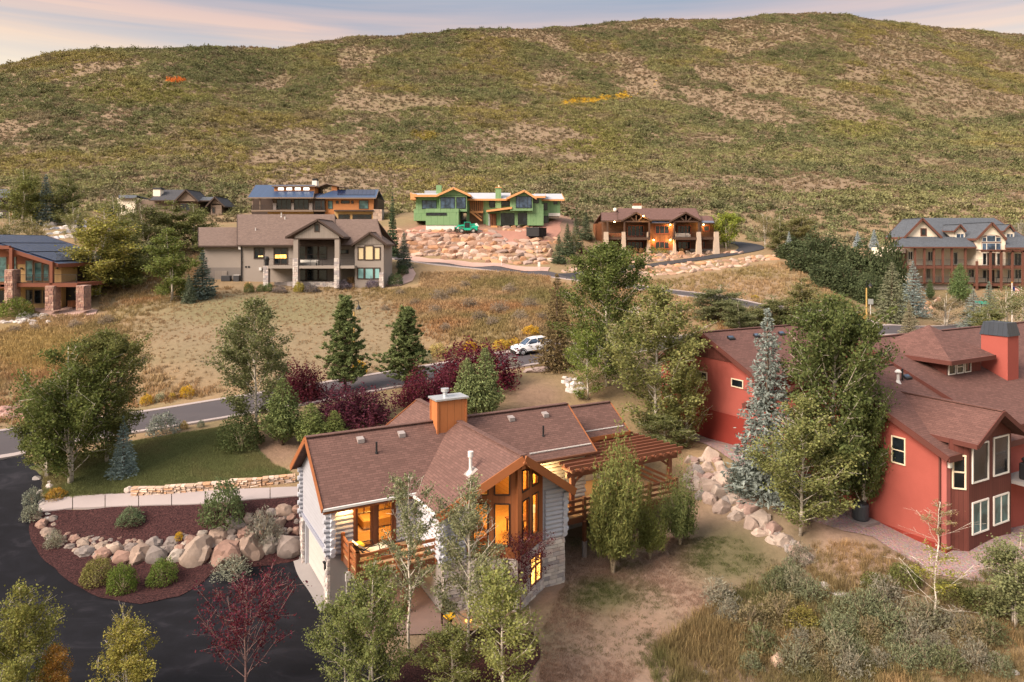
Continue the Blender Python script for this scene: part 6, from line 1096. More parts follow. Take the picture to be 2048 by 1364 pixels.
# big quarried rock walls up the slope
def rock_rows(label, rows, w, h, cols, name='rock_wall', cat='rock wall', jit=2.0, meshes=ROCKF):
    r = empty(name, (0, 0, 0), 0, label, cat); r['kind'] = 'thing'; first = True; n = 0
    for pts in rows:
        xs_ = [p[0] for p in pts]; ys_ = [p[1] for p in pts]; x = xs_[0] + random.uniform(0, w)
        while x < xs_[-1]:
            ww = w * random.uniform(.6, 1.5); hh = h * random.uniform(.8, 1.2); y = np.interp(x, xs_, ys_) + random.uniform(-jit, jit) * .4; p = Vector(hit(x + ww / 2, y)); d = p.y; x += ww * .98
            if first: r.location = p; first = False
            stone(r, p - r.location + Vector((0, .25, 0)), ww * .80 * d / FPX, ww * .5 * d / FPX, hh * .84 * d / FPX, cols, meshes, rz=random.uniform(-.15, .15)); n += 1
    return r
rock_rows('upper tiers of the big sandstone block wall below the unfinished green house', [[(790, 464), (990, 464)], [(786, 472), (1000, 473)], [(784, 480), (1010, 481)], [(784, 488), (1030, 489)]], 15, 9, RCP)
rock_rows('lower tiers of the sandstone block wall along the upper road', [[(784, 496), (1100, 496)], [(786, 504), (1104, 504)], [(800, 511), (1104, 513)], [(880, 517), (1100, 521)], [(960, 525), (1098, 529)]], 15, 9, RCP)
rock_rows('short sandstone block wall right of the dirt ramp', [[(1020, 484), (1110, 478)], [(1015, 491), (1112, 486)]], 13, 9, RCP)
rock_rows('low footing wall of blocks under the unfinished house', [[(996, 455), (1060, 456)], [(996, 462), (1055, 463)]], 11, 7, RCP)
rock_rows('upper sandstone wall between the lodge and its driveway', [[(1180, 526), (1240, 513), (1420, 507), (1480, 507)], [(1165, 532), (1240, 520), (1400, 514)], [(1130, 540), (1240, 527), (1340, 520)], [(1110, 546), (1180, 537)]], 13, 8, RCP)
rock_rows('lower sandstone wall below the lodge driveway', [[(1245, 543), (1340, 533), (1450, 522), (1556, 512)], [(1245, 550), (1340, 541), (1450, 530), (1545, 519)], [(1245, 557), (1330, 549), (1430, 538), (1500, 530)]], 13, 8, RCP)
rock_rows('pale rock retaining slope behind the solar roof house', [[(84, 452), (160, 444)], [(82, 461), (164, 453)], [(85, 470), (165, 462)], [(90, 478), (165, 472)]], 12, 8, RCW + [(.5, .5, .56)])
rock_rows('rock bank beside the street below the mansion', [[(1810, 625), (1880, 600)], [(1805, 634), (1880, 612)], [(1812, 642), (1865, 626)]], 11, 7, RCP)
# ------------------------------------------------------------ vegetation
def leaves_np(P, S, asp=.6, up=.35, rg=RNG, T=None):
    n = len(P); N = rg.normal(size=(n, 3)); N[:, 2] += up * 2; N /= np.linalg.norm(N, axis=1)[:, None] + 1e-9
    if T is None: T = rg.normal(size=(n, 3))
    T = T - N * (T * N).sum(1)[:, None]; T /= np.linalg.norm(T, axis=1)[:, None] + 1e-9; B = np.cross(N, T)
    S = np.broadcast_to(S, (n,)); s = S[:, None] * .5; V = np.stack([P - T * s, P + B * s * asp, P + T * s, P - B * s * asp], 1).reshape(-1, 3)
    return V, np.arange(4 * n).reshape(n, 4)
def crown_mesh(name, V, F, mat): return np_mesh(name, V, F, [mat])
def broadleaf(seed, H=10., Wd=5., clear=.12, nl=7000, ls=.16, limbs=18, sig=.06, top=.75, rise=.75, bare=0., stems=1, barkm=None, asp=.7, tr=.016):
    """trunk and limbs; the leaves ride in plumes along limbs and twigs, so that gaps and clumps follow the branches"""
    rg = np.random.default_rng(seed); rd = random.Random(seed); mb = MB(); seg = []; wts = []
    for st_i in range(stems):
        off = Vector((rd.uniform(-.5, .5), rd.uniform(-.5, .5), 0)) * (.05 * Wd if stems > 1 else 0); lean = Vector((rd.uniform(-1, 1), rd.uniform(-1, 1), 0)) * (.12 * Wd if stems > 1 else .03 * Wd); Hs = H * (1 if st_i == 0 else rd.uniform(.68, .92))
        tp = [off + lean * (k / 6) ** 1.3 + Vector((rd.uniform(-1, 1), rd.uniform(-1, 1), 0)) * .008 * H + Vector((0, 0, Hs * k / 6 * .98)) for k in range(7)]
        tp[0].z -= .3; mb.tube(tp, [H * tr * (1 - k / 6.6) + .012 for k in range(7)], 7)
        nlim = limbs // stems
        for i in range(nlim):
            t = (i + rd.random()) / nlim; hz = min(clear + (1 - clear) * t ** .9, .97); k = hz * 6; a = tp[int(k)].lerp(tp[min(6, int(k) + 1)], k - int(k))
            prof = math.sin(math.pi * min(1, max(.04, (t * .86 + .12)) ** top)) ** .8; L = Wd / 2 * max(.16, prof) * rd.uniform(.6, 1.15); az = i * 2.399 + rd.uniform(-.5, .5) + st_i
            dz = rise * L * rd.uniform(.7, 1.4); dz = min(dz, max(.1, Hs * 1.0 - a.z)); e = a + Vector((math.cos(az) * L, math.sin(az) * L, dz)); m1 = a.lerp(e, .5) + Vector((0, 0, -.10 * L)) + Vector((rd.uniform(-1, 1), rd.uniform(-1, 1), 0)) * .06 * L
            mb.tube([a, m1, e], [H * tr * .42 * (1 - t * .6), H * tr * .26 * (1 - t * .6), .012], 5, caps=False); lw = 0 if rd.random() < bare else rd.uniform(.35, 1.5)
            seg.append((a.lerp(m1, .55), m1)); wts.append(.35 * lw * L); seg.append((m1, e)); wts.append(.8 * lw * L)
            for j in range(6):
                u = rd.uniform(.3, 1.0); b = a.lerp(m1, u * 2) if u < .5 else m1.lerp(e, u * 2 - 1); q = b + Vector((math.cos(az) * .5 + rd.uniform(-1, 1), math.sin(az) * .5 + rd.uniform(-1, 1), rd.uniform(.0, 1.1))) * L * rd.uniform(.22, .42); q.z = min(q.z, H)
                mb.tube([b, q], [H * tr * .13, .007], 4, caps=False); seg.append((b, q)); wts.append(.55 * lw * L * rd.uniform(.4, 1.4))
        seg.append((tp[5], tp[6])); wts.append(.25 * Wd / 2)
    A = np.array([tuple(s_[0]) for s_ in seg]); B = np.array([tuple(s_[1]) for s_ in seg]); w = np.array(wts) + 1e-6; w /= w.sum(); idx = rg.choice(len(A), nl, p=w); u = rg.uniform(.05, 1.08, nl)[:, None]
    P = A[idx] * (1 - u) + B[idx] * u + rg.normal(size=(nl, 3)) * np.array([1, 1, .8]) * (sig * Wd * .62); P[:, 2] = np.maximum(P[:, 2], .02 * H)
    V, F = leaves_np(P, ls * rg.uniform(.55, 1.3, nl), asp, .3, rg)
    return mb.mesh('trunk', barkm or MT['bark'], smooth=True), crown_mesh('crown', V, F, MT['leaf']), H, Wd
def conifer(seed, H=10., Rb=2.2, layers=26, nb=11, spr=10, ls=.42, droop=.22, asp=.34, low=.01, power=.85, mat='needle'):
    rg = np.random.default_rng(seed); mb = MB(); mb.tube([(0, 0, -.3), (0, 0, H * .5), (0, 0, H * .98)], [H * .018, H * .011, .015], 7); P = []; T = []; S = []
    for i in range(layers):
        t = (i + rg.random() * .6) / layers; h = H * (low + (1 - low) * t); r = Rb * (1 - t) ** power * rg.uniform(.86, 1.1) + .06
        for j in range(max(4, int(nb * (1 - t * .6)))):
            az = j * 2 * math.pi / max(4, int(nb * (1 - t * .6))) + rg.uniform(-.3, .3) + i * .7; L = r * rg.uniform(.72, 1.12); c, s_ = math.cos(az), math.sin(az); n = max(5, int(spr * (.45 + .55 * (1 - t))))
            u = rg.uniform(.12, 1, n) ** .75; z = h - droop * L * u + .16 * L * u ** 3 + rg.normal(size=n) * .02 * H * .3; side = rg.normal(size=n) * .13 * L * (.4 + u)
            P.append(np.stack([c * L * u - s_ * side, s_ * L * u + c * side, z], 1)); k = np.sign(side) * rg.uniform(.2, .9, n)
            T.append(np.stack([c - s_ * k, s_ + c * k, np.full(n, -.12) + rg.normal(size=n) * .12], 1)); S.append(ls * (.55 + .45 * (1 - t)) * rg.uniform(.7, 1.3, n))
    V, F = leaves_np(np.concatenate(P), np.concatenate(S), asp, .22, rg, np.concatenate(T))
    P = np.concatenate(P); V2, F2 = leaves_np(P[::2] - (0, 0, .05), np.concatenate(S)[::2] * .8, asp, 0, rg); V = np.concatenate([V, V2]); F = np.concatenate([F, F2 + len(F) * 4])
    return mb.mesh('trunk', MT['bark_brown'], smooth=True), crown_mesh('crown', V, F, MT[mat]), H, Rb * 2
def pine(seed, H=8., Rb=2.0):
    rg = np.random.default_rng(seed); mb = MB(); mb.tube([(0, 0, -.3), (.05, 0, H * .5), (0, .03, H * .97)], [.13, .09, .02], 7); P = []; T = []
    for i in range(18):
        t = (i + .3 * rg.random()) / 18; h = H * (.08 + .9 * t); r = Rb * (1 - t) ** .7 * rg.uniform(.75, 1.1) + .12
        for j in range(max(5, int(11 * (1 - t * .5)))):
            az = j * .85 + i * 1.1 + rg.uniform(-.3, .3); L = r * rg.uniform(.65, 1.15); d = np.array([math.cos(az), math.sin(az), .35]); e = np.array([0, 0, h]) + d * L; mb.tube([(0, 0, h), tuple(np.array([0, 0, h]) + d * L * .6 - (0, 0, .08 * L)), tuple(e)], [.03, .02, .01], 4, caps=False)
            for s in (.3, .55, .75, .9, 1.0):
                c = np.array([0, 0, h]) + d * L * s + rg.normal(size=3) * .10; n = 34; q = rg.normal(size=(n, 3)); q[:, 2] = np.abs(q[:, 2]) + .5; q /= np.linalg.norm(q, axis=1)[:, None]; P.append(c + q * .16 * rg.uniform(.5, 1.3, (n, 1))); T.append(q)
    P = np.concatenate(P); V, F = leaves_np(P, .32 * rg.uniform(.7, 1.2, len(P)), .22, 0, rg, np.concatenate(T))
    return mb.mesh('trunk', MT['bark_brown'], smooth=True), crown_mesh('crown', V, F, MT['needle']), H, Rb * 2
def shrub(seed, H=1.5, Wd=2., nl=2600, ls=.11, stem=10, lump=.3, asp=.65, upr=.0, shell=.55, barkm=None, low=.05, T_up=0., spike=0.):
    rg = np.random.default_rng(seed); rd = random.Random(seed); mb = MB(); ends = []
    for i in range(stem):
        az = rd.uniform(0, 6.283); rr = Wd / 2 * rd.uniform(.2, .85) * (1 - upr * .5); e = Vector((math.cos(az) * rr, math.sin(az) * rr, H * rd.uniform(.55, .98))); mb.tube([(0, 0, -.1), (e.x * .35, e.y * .35, e.z * .5), e], [.02 * H, .014 * H, .005], 4, caps=False); ends.append(e)
    q = rg.normal(size=(nl, 3)); q /= np.linalg.norm(q, axis=1)[:, None]; q[:, 2] = np.abs(q[:, 2]); r = shell + (1 - shell) * rg.random(nl) ** .5
    lm = 1 + lump * (2 * fbm(q[:, 0] * 2 + seed, q[:, 1] * 2 + q[:, 2] * 2, .8, seed, 3) - 1); q = q * (r * lm)[:, None]; P = q * np.array([Wd / 2, Wd / 2, H * .95]); P[:, 2] += low * H
    if spike: sp_ = vnoise(np.arctan2(q[:, 1], q[:, 0]) * 5 + seed, q[:, 2] * 2 + np.hypot(q[:, 0], q[:, 1]) * 7, 1, seed); P[:, 2] *= 1 + spike * (sp_ - .55); P[:, :2] *= (1 + spike * .5 * (sp_ - .5))[:, None]
    if upr: P[:, :2] *= (.45 + .75 * np.clip(P[:, 2:3] / H, 0, 1) ** .6)
    T = None
    if T_up: T = rg.normal(size=(nl, 3)); T[:, 2] = np.abs(T[:, 2]) + T_up; T[:, :2] += q[:, :2] * 1.2
    V, F = leaves_np(P, ls * rg.uniform(.6, 1.3, nl), asp, .4, rg, T)
    return mb.mesh('stems', barkm or MT['bark_tan'], smooth=True), crown_mesh('crown', V, F, MT['leaf']), H, Wd
PRO = {}
PRO['aspen_a'] = broadleaf(1, 10, 3.6, .24, 5200, .135, 34, .055, .62, 1.3, .15, tr=.008); PRO['aspen_n'] = broadleaf(14, 10, 5.0, .10, 9500, .135, 44, .05, .40, 1.1, .2, tr=.008); PRO['aspen_b'] = broadleaf(2, 10, 5.0, .06, 19000, .155, 46, .064, .58, 1.0, .04, tr=.009); PRO['aspen_c'] = broadleaf(3, 8, 5.0, .04, 15000, .15, 36, .075, .55, .9, stems=2, tr=.010)
PRO['cotton'] = broadleaf(5, 12, 6.2, .06, 32000, .18, 56, .068, .7, 1.0, tr=.012); PRO['cotton_b'] = broadleaf(6, 10, 6.0, .05, 24000, .18, 48, .074, .62, 1.0, stems=3, tr=.011)
PRO['far_a'] = broadleaf(7, 10, 5.0, .02, 12000, .22, 36, .11, .55, .5, stems=3, tr=.008); PRO['far_b'] = broadleaf(8, 10, 4.0, .03, 10000, .21, 34, .10, .55, .7, stems=2, tr=.008); PRO['far_bare'] = broadleaf(9, 8, 5, .03, 3200, .19, 36, .08, .7, 1.0, .2, stems=5, tr=.008)
PRO['plum_bare'] = broadleaf(10, 5, 4.4, .12, 4200, .11, 40, .045, .65, 1.1, .12, tr=.009, barkm=mat_bark('plum bark', (.20, .12, .11), (.07, .04, .04))); PRO['sapling'] = broadleaf(11, 6, 3.0, .2, 900, .11, 18, .06, .5, .9, .4, tr=.005); PRO['young'] = broadleaf(12, 6, 3.2, .04, 11000, .115, 30, .085, .75, .9, tr=.010)
PRO['spruce_a'] = conifer(21, 10, 2.3, 40, 14, 22, .34); PRO['spruce_b'] = conifer(22, 10, 2.0, 34, 13, 18, .36, .15); PRO['spruce_thin'] = conifer(23, 10, 2.3, 34, 11, 13, .34, .12, .3); PRO['spruce_far'] = conifer(24, 10, 2.6, 30, 14, 15, .6)
PRO['juniper'] = conifer(25, 4, 1.25, 34, 15, 18, .19, -.9, .42, .02, .7); PRO['pine_a'] = pine(31); PRO['pine_b'] = pine(32, 8, 2.2)
PRO['plum'] = shrub(41, 2.6, 4, 10000, .15, 26, .75, .6, 0, .25, None, .04, 0., .5); PRO['willow'] = shrub(42, 4.2, 3.2, 15000, .19, 30, .55, .36, .35, .15, None, .22, 1.1, .5); PRO['willow_b'] = shrub(43, 4, 3.6, 12000, .18, 22, .65, .42, .3, .15, None, .24, .8, .45)
PRO['bush'] = shrub(44, 1.4, 1.9, 3200, .09, 10, .28); PRO['bush_b'] = shrub(45, 1.2, 1.8, 2600, .10, 10, .4); PRO['sage_a'] = shrub(46, .9, 1.3, 1500, .11, 14, .55, .3, 0, .35, None, .02, .9); PRO['sage_b'] = shrub(47, .8, 1.4, 1300, .11, 14, .6, .3, 0, .3, None, .02, .7); PRO['sage_c'] = shrub(48, 1.0, 1.2, 1400, .12, 14, .6, .28, 0, .3, None, .02, 1.1)
PRO['rabbit'] = shrub(49, .9, 1.2, 1200, .10, 8, .3, .5); PRO['oak'] = shrub(50, 5, 6, 4500, .36, 8, .45, .7, 0, .45, MT['bark_brown'], .03); PRO['oak_b'] = shrub(51, 4.4, 6.5, 4500, .36, 8, .5, .7, 0, .4, MT['bark_brown'], .03); PRO['reed'] = shrub(52, 1.1, .9, 700, .38, 10, .2, .12, .4, .2, None, .1, 3.0); PRO['round'] = broadleaf(13, 5, 5.2, .10, 6000, .24, 26, .08, .9, .5)
KIND = {'aspen': 'aspen_tree', 'spruce': 'spruce_tree', 'pine': 'pine_tree', 'juniper': 'juniper', 'plum': 'plum_shrub', 'willow': 'willow_shrub', 'bush': 'round_shrub', 'sage': 'sagebrush', 'rabbit': 'rabbitbrush', 'oak': 'scrub_oak', 'reed': 'ornamental_grass', 'cotton': 'cottonwood_tree', 'far': 'aspen_tree', 'sparse': 'aspen_tree', 'sapling': 'sapling', 'young': 'aspen_tree', 'round': 'leafy_tree'}
CATS = {'aspen_tree': 'tree', 'spruce_tree': 'tree', 'pine_tree': 'tree', 'cottonwood_tree': 'tree', 'leafy_tree': 'tree', 'sapling': 'tree', 'scrub_oak': 'tree', 'ornamental_grass': 'grass clump'}
def plant(v, px, base, top, wpx, col, label, group=None, d=None, name=None, rz=None, sink=0.0):
    """set a plant at photo column px; base = photo row of its foot (or d = its distance); top = photo row of its tip; wpx = width in photo pixels"""
    tm, cm, Hp, Wp = PRO[v]
    if d is None: p = hit(px, base); d = p[1]
    else: x = (px - 1024) / FPX * d; p = (x, d, g1(x, d))
    h = ZC - (top - YH) * d / FPX - p[2]; h = max(h, .25); nm = name or KIND[v.split('_')[0]]
    r = empty(nm, (p[0], p[1], p[2] - sink), random.uniform(0, 6.28) if rz is None else rz, label, CATS.get(nm, 'shrub'), group); k = wpx * d / FPX / Wp; r.scale = (k, k, h / Hp)
    t = link('trunk' if 'trunk' in tm.name else 'stems', tm, r); c = link('crown', cm, r); c.color = c4(dk(col, random.uniform(1.3, 1.55) * {'rabbit': .72, 'sage': .82, 'plum': .9}.get(v.split('_')[0], 1))); return r
G1, G2, G3, G4 = (.14, .16, .055), (.17, .165, .05), (.10, .13, .04), (.17, .17, .045); PL = (.085, .014, .024); BS = (.17, .195, .18); GS = (.055, .078, .042); GP = (.105, .13, .05)
# near trees in front of the log house
plant('aspen_a', 818, 1312, 945, 125, (.15, .16, .085), 'slender birch-barked aspen standing before the left deck, bare white lower trunk')
plant('aspen_n', 936, 1322, 952, 195, (.155, .16, .085), 'tall full aspen before the prow windows of the log house')
plant('aspen_c', 740, 1410, 1120, 150, G1, 'bushy green aspen below the left deck rail')
plant('young', 1005, 1400, 1140, 150, (.16, .17, .055), 'leafy young aspen at the bottom edge beside the dry yard'); plant('young', 905, 1400, 1250, 110, (.14, .15, .05), 'low leafy aspen shoot between the two tall birch-barked aspens'); plant('young', 690, 1410, 1190, 110, G1, 'small green aspen at the bottom edge beside the driveway')
plant('plum_bare', 1040, 1235, 1075, 130, PL, 'thin purple-leaved plum beside the stone base window', name='plum_tree')
plant('aspen_c', 45, 1440, 1165, 150, G4, 'yellow-green aspen in the lower left corner'); plant('young', 252, 1430, 1238, 125, (.20, .18, .042), 'yellowing young aspen with a bare twig top at the bottom edge'); plant('plum_bare', 490, 1390, 1165, 190, PL, 'nearly leafless dark red plum tree over the driveway', name='plum_tree')
plant('sapling', 248, 1432, 1200, 60, (.2, .18, .05), 'bare pale twig sapling rising through the yellowing aspen'); plant('young', 110, 1440, 1290, 70, (.24, .13, .03), 'small orange-tinged aspen shoot in the lower left corner')
# shrubs by the pergola
plant('willow', 1226, 1146, 930, 118, (.145, .155, .05), 'big upright willow shrub in front of the pergola rail'); plant('willow_b', 1300, 1118, 1010, 70, (.14, .15, .045), 'smaller willow shrub between the footings under the pergola'); plant('willow_b', 1360, 1090, 975, 84, (.12, .14, .05), 'spreading willow shrub at the right end of the pergola')
# red house trees
plant('cotton', 1668, 1035, 596, 205, (.085, .105, .036), 'huge cottonwood towering against the red house wall'); plant('cotton_b', 1728, 1040, 720, 105, (.085, .105, .034), 'rounded cottonwood half touching the red wall right of the huge one')
plant('aspen_b', 1602, 1072, 795, 180, (.155, .165, .06), 'pale leafy aspen in front of the blue spruce and cottonwood'); plant('spruce_a', 1535, 0, 612, 165, BS, 'tall silvery blue spruce between the two wings of the red house', d=44)
plant('bush', 1500, 985, 925, 90, (.10, .12, .10), 'grey-green shrub at the foot of the tall blue spruce', name='round_shrub')
plant('aspen_b', 1310, 0, 572, 190, (.15, .155, .055), 'broad aspen left of the red garage wall', d=53); plant('cotton', 1212, 0, 488, 165, (.10, .125, .036), 'tallest pointed poplar behind the pergola', d=60); plant('aspen_c', 1375, 0, 700, 90, (.15, .155, .05), 'narrow aspen pressed against the red garage wall', d=52); plant('young', 1175, 0, 660, 90, (.13, .16, .04), 'bright green young poplar behind the low pergola roof', d=58)
plant('young', 1330, 0, 830, 130, (.12, .13, .05), 'low willow thicket behind the pergola corner', d=51, name='willow_shrub')
# street trees
plant('aspen_b', 512, 868, 598, 150, (.12, .13, .055), 'single round-crowned aspen on the lawn beside the street'); plant('pine_a', 690, 782, 588, 105, GP, 'left of two pines at the street behind the log house'); plant('pine_b', 812, 775, 612, 110, GP, 'right of two pines at the street behind the log house')
plant('spruce_a', 1114, 738, 545, 105, (.115, .085, .042), 'thinning brown spruce beside the parked white car')
plant('juniper', 934, 838, 718, 72, (.12, .145, .06), 'shorter of two green junipers behind the chimney'); plant('juniper', 970, 842, 698, 84, (.12, .145, .06), 'taller of two green junipers behind the chimney')
plant('juniper', 565, 890, 758, 95, (.10, .125, .045), 'dark conical juniper left of the log house ridge'); plant('juniper', 622, 895, 808, 80, (.115, .14, .045), 'middle-sized juniper close above the log house roof'); plant('juniper', 668, 893, 822, 62, (.12, .145, .045), 'smallest juniper at the roof edge of the log house')
plant('plum', 600, 800, 732, 100, PL, 'dark purple plum shrub below the left street pine'); plant('plum', 706, 845, 778, 160, (.085, .020, .034), 'wide twiggy purple plum shrub above the log house ridge'); plant('plum', 850, 812, 748, 110, (.09, .014, .026), 'wine red plum shrub left of the chimney'); plant('plum', 955, 772, 692, 160, (.095, .012, .024), 'largest wine red plum shrub behind the junipers'); plant('plum', 905, 790, 735, 80, PL, 'purple plum shrub between the wine red ones')
plant('bush', 482, 895, 828, 90, (.08, .10, .038), 'dark green shrub at the foot of the round-crowned aspen')
plant('cotton_b', 140, 968, 690, 175, (.10, .12, .035), 'dense cottonwood in front of the street at the left'); plant('cotton', 212, 925, 662, 150, (.12, .125, .042), 'taller cottonwood behind the dense one at the left'); plant('cotton_b', 95, 955, 760, 120, (.11, .125, .04), 'leaning cottonwood at the driveway mouth'); plant('spruce_b', 247, 952, 832, 62, (.17, .22, .21), 'small blue spruce on the lawn')
# shrubs in the mulch bed and at the walk
plant('bush', 192, 1166, 1116, 62, (.15, .14, .045), 'leftmost of three round green shrubs at the mulch edge'); plant('bush', 245, 1182, 1128, 60, (.09, .125, .025), 'lowest of three round green shrubs at the mulch edge'); plant('bush', 324, 1166, 1116, 58, (.095, .13, .03), 'rightmost of three round green shrubs at the mulch edge'); plant('bush_b', 446, 1046, 970, 82, (.09, .115, .05), 'big dark mugo shrub by the walk', name='mugo_pine'); plant('bush_b', 262, 1048, 1018, 48, (.10, .13, .07), 'small mugo shrub alone in the upper mulch')
plant('sage_b', 465, 1150, 1112, 78, (.24, .25, .19), 'grey-green sage spilling at the foot of the boulder wall'); plant('sage_a', 528, 1078, 1022, 72, (.22, .21, .17), 'feathery grey sage growing among the upper boulders'); plant('sage_a', 110, 1092, 1060, 36, (.25, .25, .18), 'small grey sage at the left end of the boulder wall'); plant('rabbit', 64, 1010, 975, 34, (.26, .28, .22), 'upper grey-green shrub at the driveway edge'); plant('rabbit', 62, 1040, 1008, 36, (.26, .27, .20), 'lower grey-green shrub at the driveway edge'); plant('rabbit', 112, 996, 975, 40, (.42, .26, .05), 'yellow rabbitbrush on the lawn at the walk'); plant('rabbit', 358, 1080, 1063, 18, (.6, .38, .03), 'tiny yellow flower clump on the boulder wall', name='flower_clump')
plant('rabbit', 325, 868, 824, 62, (.27, .29, .25), 'large grey-green rabbitbrush at the street kerb'); plant('rabbit', 293, 808, 788, 27, (.52, .34, .04), 'yellow rabbitbrush left of the pale one above the far kerb'); plant('rabbit', 320, 802, 786, 20, (.36, .36, .22), 'pale rabbitbrush between two yellow ones above the far kerb'); plant('rabbit', 345, 798, 785, 14, (.48, .34, .06), 'tiny yellow rabbitbrush above the far kerb'); plant('rabbit', 373, 793, 770, 28, (.58, .37, .03), 'brightest yellow rabbitbrush above the far kerb'); plant('rabbit', 367, 858, 842, 18, (.4, .3, .1), 'small tan rabbitbrush at the near kerb'); plant('rabbit', 402, 854, 840, 15, (.25, .28, .2), 'tiny grey rabbitbrush at the near kerb')
for px, py, tp, w, c, l in ((718, 750, 720, 34, (.6, .38, .02), 'bright yellow rabbitbrush beside the left street pine'), (875, 712, 685, 42, (.52, .42, .16), 'pale yellow rabbitbrush above the street'), (907, 706, 688, 30, (.5, .45, .2), 'creamy rabbitbrush above the street next to the pale yellow one'), (941, 702, 682, 32, (.6, .36, .02), 'golden rabbitbrush above the largest plum'), (852, 726, 700, 26, (.36, .35, .22), 'grey-green rabbitbrush right of the right street pine'), (1000, 697, 678, 34, (.55, .38, .06), 'left of two yellow rabbitbrush clumps beside the parked car'), (1028, 694, 676, 36, (.55, .36, .05), 'yellow rabbitbrush touching the front of the parked car'), (968, 702, 688, 26, (.46, .36, .1), 'dull yellow rabbitbrush between golden clumps above the street'), (1062, 668, 650, 34, (.58, .36, .04), 'yellow rabbitbrush behind the parked car'), (1026, 735, 712, 30, (.33, .31, .27), 'pale grey shrub at the near kerb below the parked car')): plant('rabbit', px, py, tp, w, c, l)
# left side, higher up
for px, dd, tp, w, c, v, l in ((195, 101, 415, 125, (.23, .215, .055), 'far_a', 'big yellow-green willow beside the solar roof house'), (245, 104, 440, 95, (.13, .14, .045), 'far_b', 'olive aspen right of the big yellow-green willow'), (345, 97, 455, 85, (.125, .15, .042), 'far_b', 'green aspen in the small mulch ring on the slope'), (290, 118, 395, 90, (.12, .125, .05), 'far_a', 'tall aspen behind the taupe house, leftmost of the group'), (335, 122, 400, 80, (.135, .14, .05), 'far_b', 'tall aspen behind the taupe house, middle of the group'), (385, 124, 405, 75, (.12, .13, .048), 'far_a', 'tall aspen behind the taupe house, rightmost of the group'), (235, 125, 375, 60, (.13, .14, .05), 'far_bare', 'thin half-bare aspen in front of the brown house'), (300, 112, 480, 70, (.11, .12, .05), 'far_a', 'dense low aspen between the willow and the taupe house'), (45, 143, 335, 80, (.13, .14, .045), 'far_a', 'yellow-green aspen beside the dark house'), (130, 146, 345, 60, (.12, .13, .05), 'far_b', 'slim aspen right of the far blue spruces'), (20, 120, 430, 70, (.15, .145, .06), 'far_bare', 'pale bare thicket above the solar roof'), (70, 122, 430, 60, (.17, .15, .06), 'far_bare', 'pale twiggy thicket left of the rock slope'), (410, 118, 455, 45, (.12, .13, .05), 'far_b', 'narrow aspen at the left end of the taupe roof'), (150, 128, 405, 50, (.16, .16, .06), 'far_bare', 'thin yellow aspen above the pale rock slope'), (262, 108, 500, 60, (.15, .14, .04), 'far_a', 'rusty green thicket behind the mulch ring aspen')): plant(v, px, 0, tp, w, c, l, d=dd)
for px, dd, tp, w, c, v, l in ((405, 99, 500, 64, (.11, .14, .12), 'spruce_far', 'blue-green spruce at the left end of the taupe house'), (378, 96, 548, 34, (.10, .12, .08), 'spruce_far', 'small spruce left of the blue-green one'), (92, 145, 348, 52, (.13, .16, .15), 'spruce_far', 'taller of two blue spruces above the solar roof house'), (122, 147, 368, 40, (.13, .16, .15), 'spruce_far', 'shorter of two blue spruces above the solar roof house'), (808, 119, 463, 38, (.10, .12, .09), 'spruce_far', 'young spruce in front of the sandstone block wall'), (225, 125, 408, 40, (.06, .075, .05), 'spruce_far', 'dark spruce among the aspens in front of the brown house'), (160, 132, 425, 30, (.05, .065, .05), 'spruce_far', 'dark narrow spruce above the pale rock slope'), (1118, 126, 470, 36, (.075, .095, .055), 'spruce_far', 'lowest spruce of the row left of the lodge'), (1135, 130, 445, 36, (.07, .09, .05), 'spruce_far', 'second spruce of the row left of the lodge'), (1152, 134, 432, 34, (.075, .095, .055), 'spruce_far', 'third spruce of the row left of the lodge'), (1172, 140, 425, 34, (.07, .085, .05), 'spruce_far', 'uppermost spruce of the row left of the lodge'), (1748, 140, 458, 24, (.25, .29, .31), 'spruce_far', 'pale blue spruce left of the mansion roof'), (1715, 142, 462, 20, (.24, .28, .30), 'spruce_far', 'pale blue spruce half hidden by the oak thicket'), (1784, 92, 523, 92, (.14, .145, .09), 'spruce_a', 'big spruce with a tan top in front of the oak thicket'), (1826, 98, 522, 66, (.20, .24, .23), 'spruce_b', 'blue spruce right of the tan-topped one'), (1947, 88, 578, 62, (.20, .23, .21), 'spruce_b', 'blue spruce below the mansion gallery'), (1978, 104, 562, 50, (.13, .17, .14), 'spruce_b', 'green spruce at the mansion steps'), (1818, 80, 600, 40, (.19, .17, .11), 'spruce_b', 'small tan spruce beside the rock bank'), (1578, 128, 462, 26, (.22, .25, .25), 'spruce_far', 'silvery spruce at the end of the lodge driveway'), (1920, 116, 528, 48, (.09, .13, .05), 'juniper', 'green cedar pair in front of the mansion gallery'), (785, 130, 385, 30, (.05, .075, .04), 'spruce_far', 'dark spruce between cedar house and unfinished house')): plant(v, px, 0, tp, w, c, l, d=dd)
plant('round', 1452, 0, 430, 56, (.17, .20, .035), 'bright round tree at the right end of the lodge', d=139)
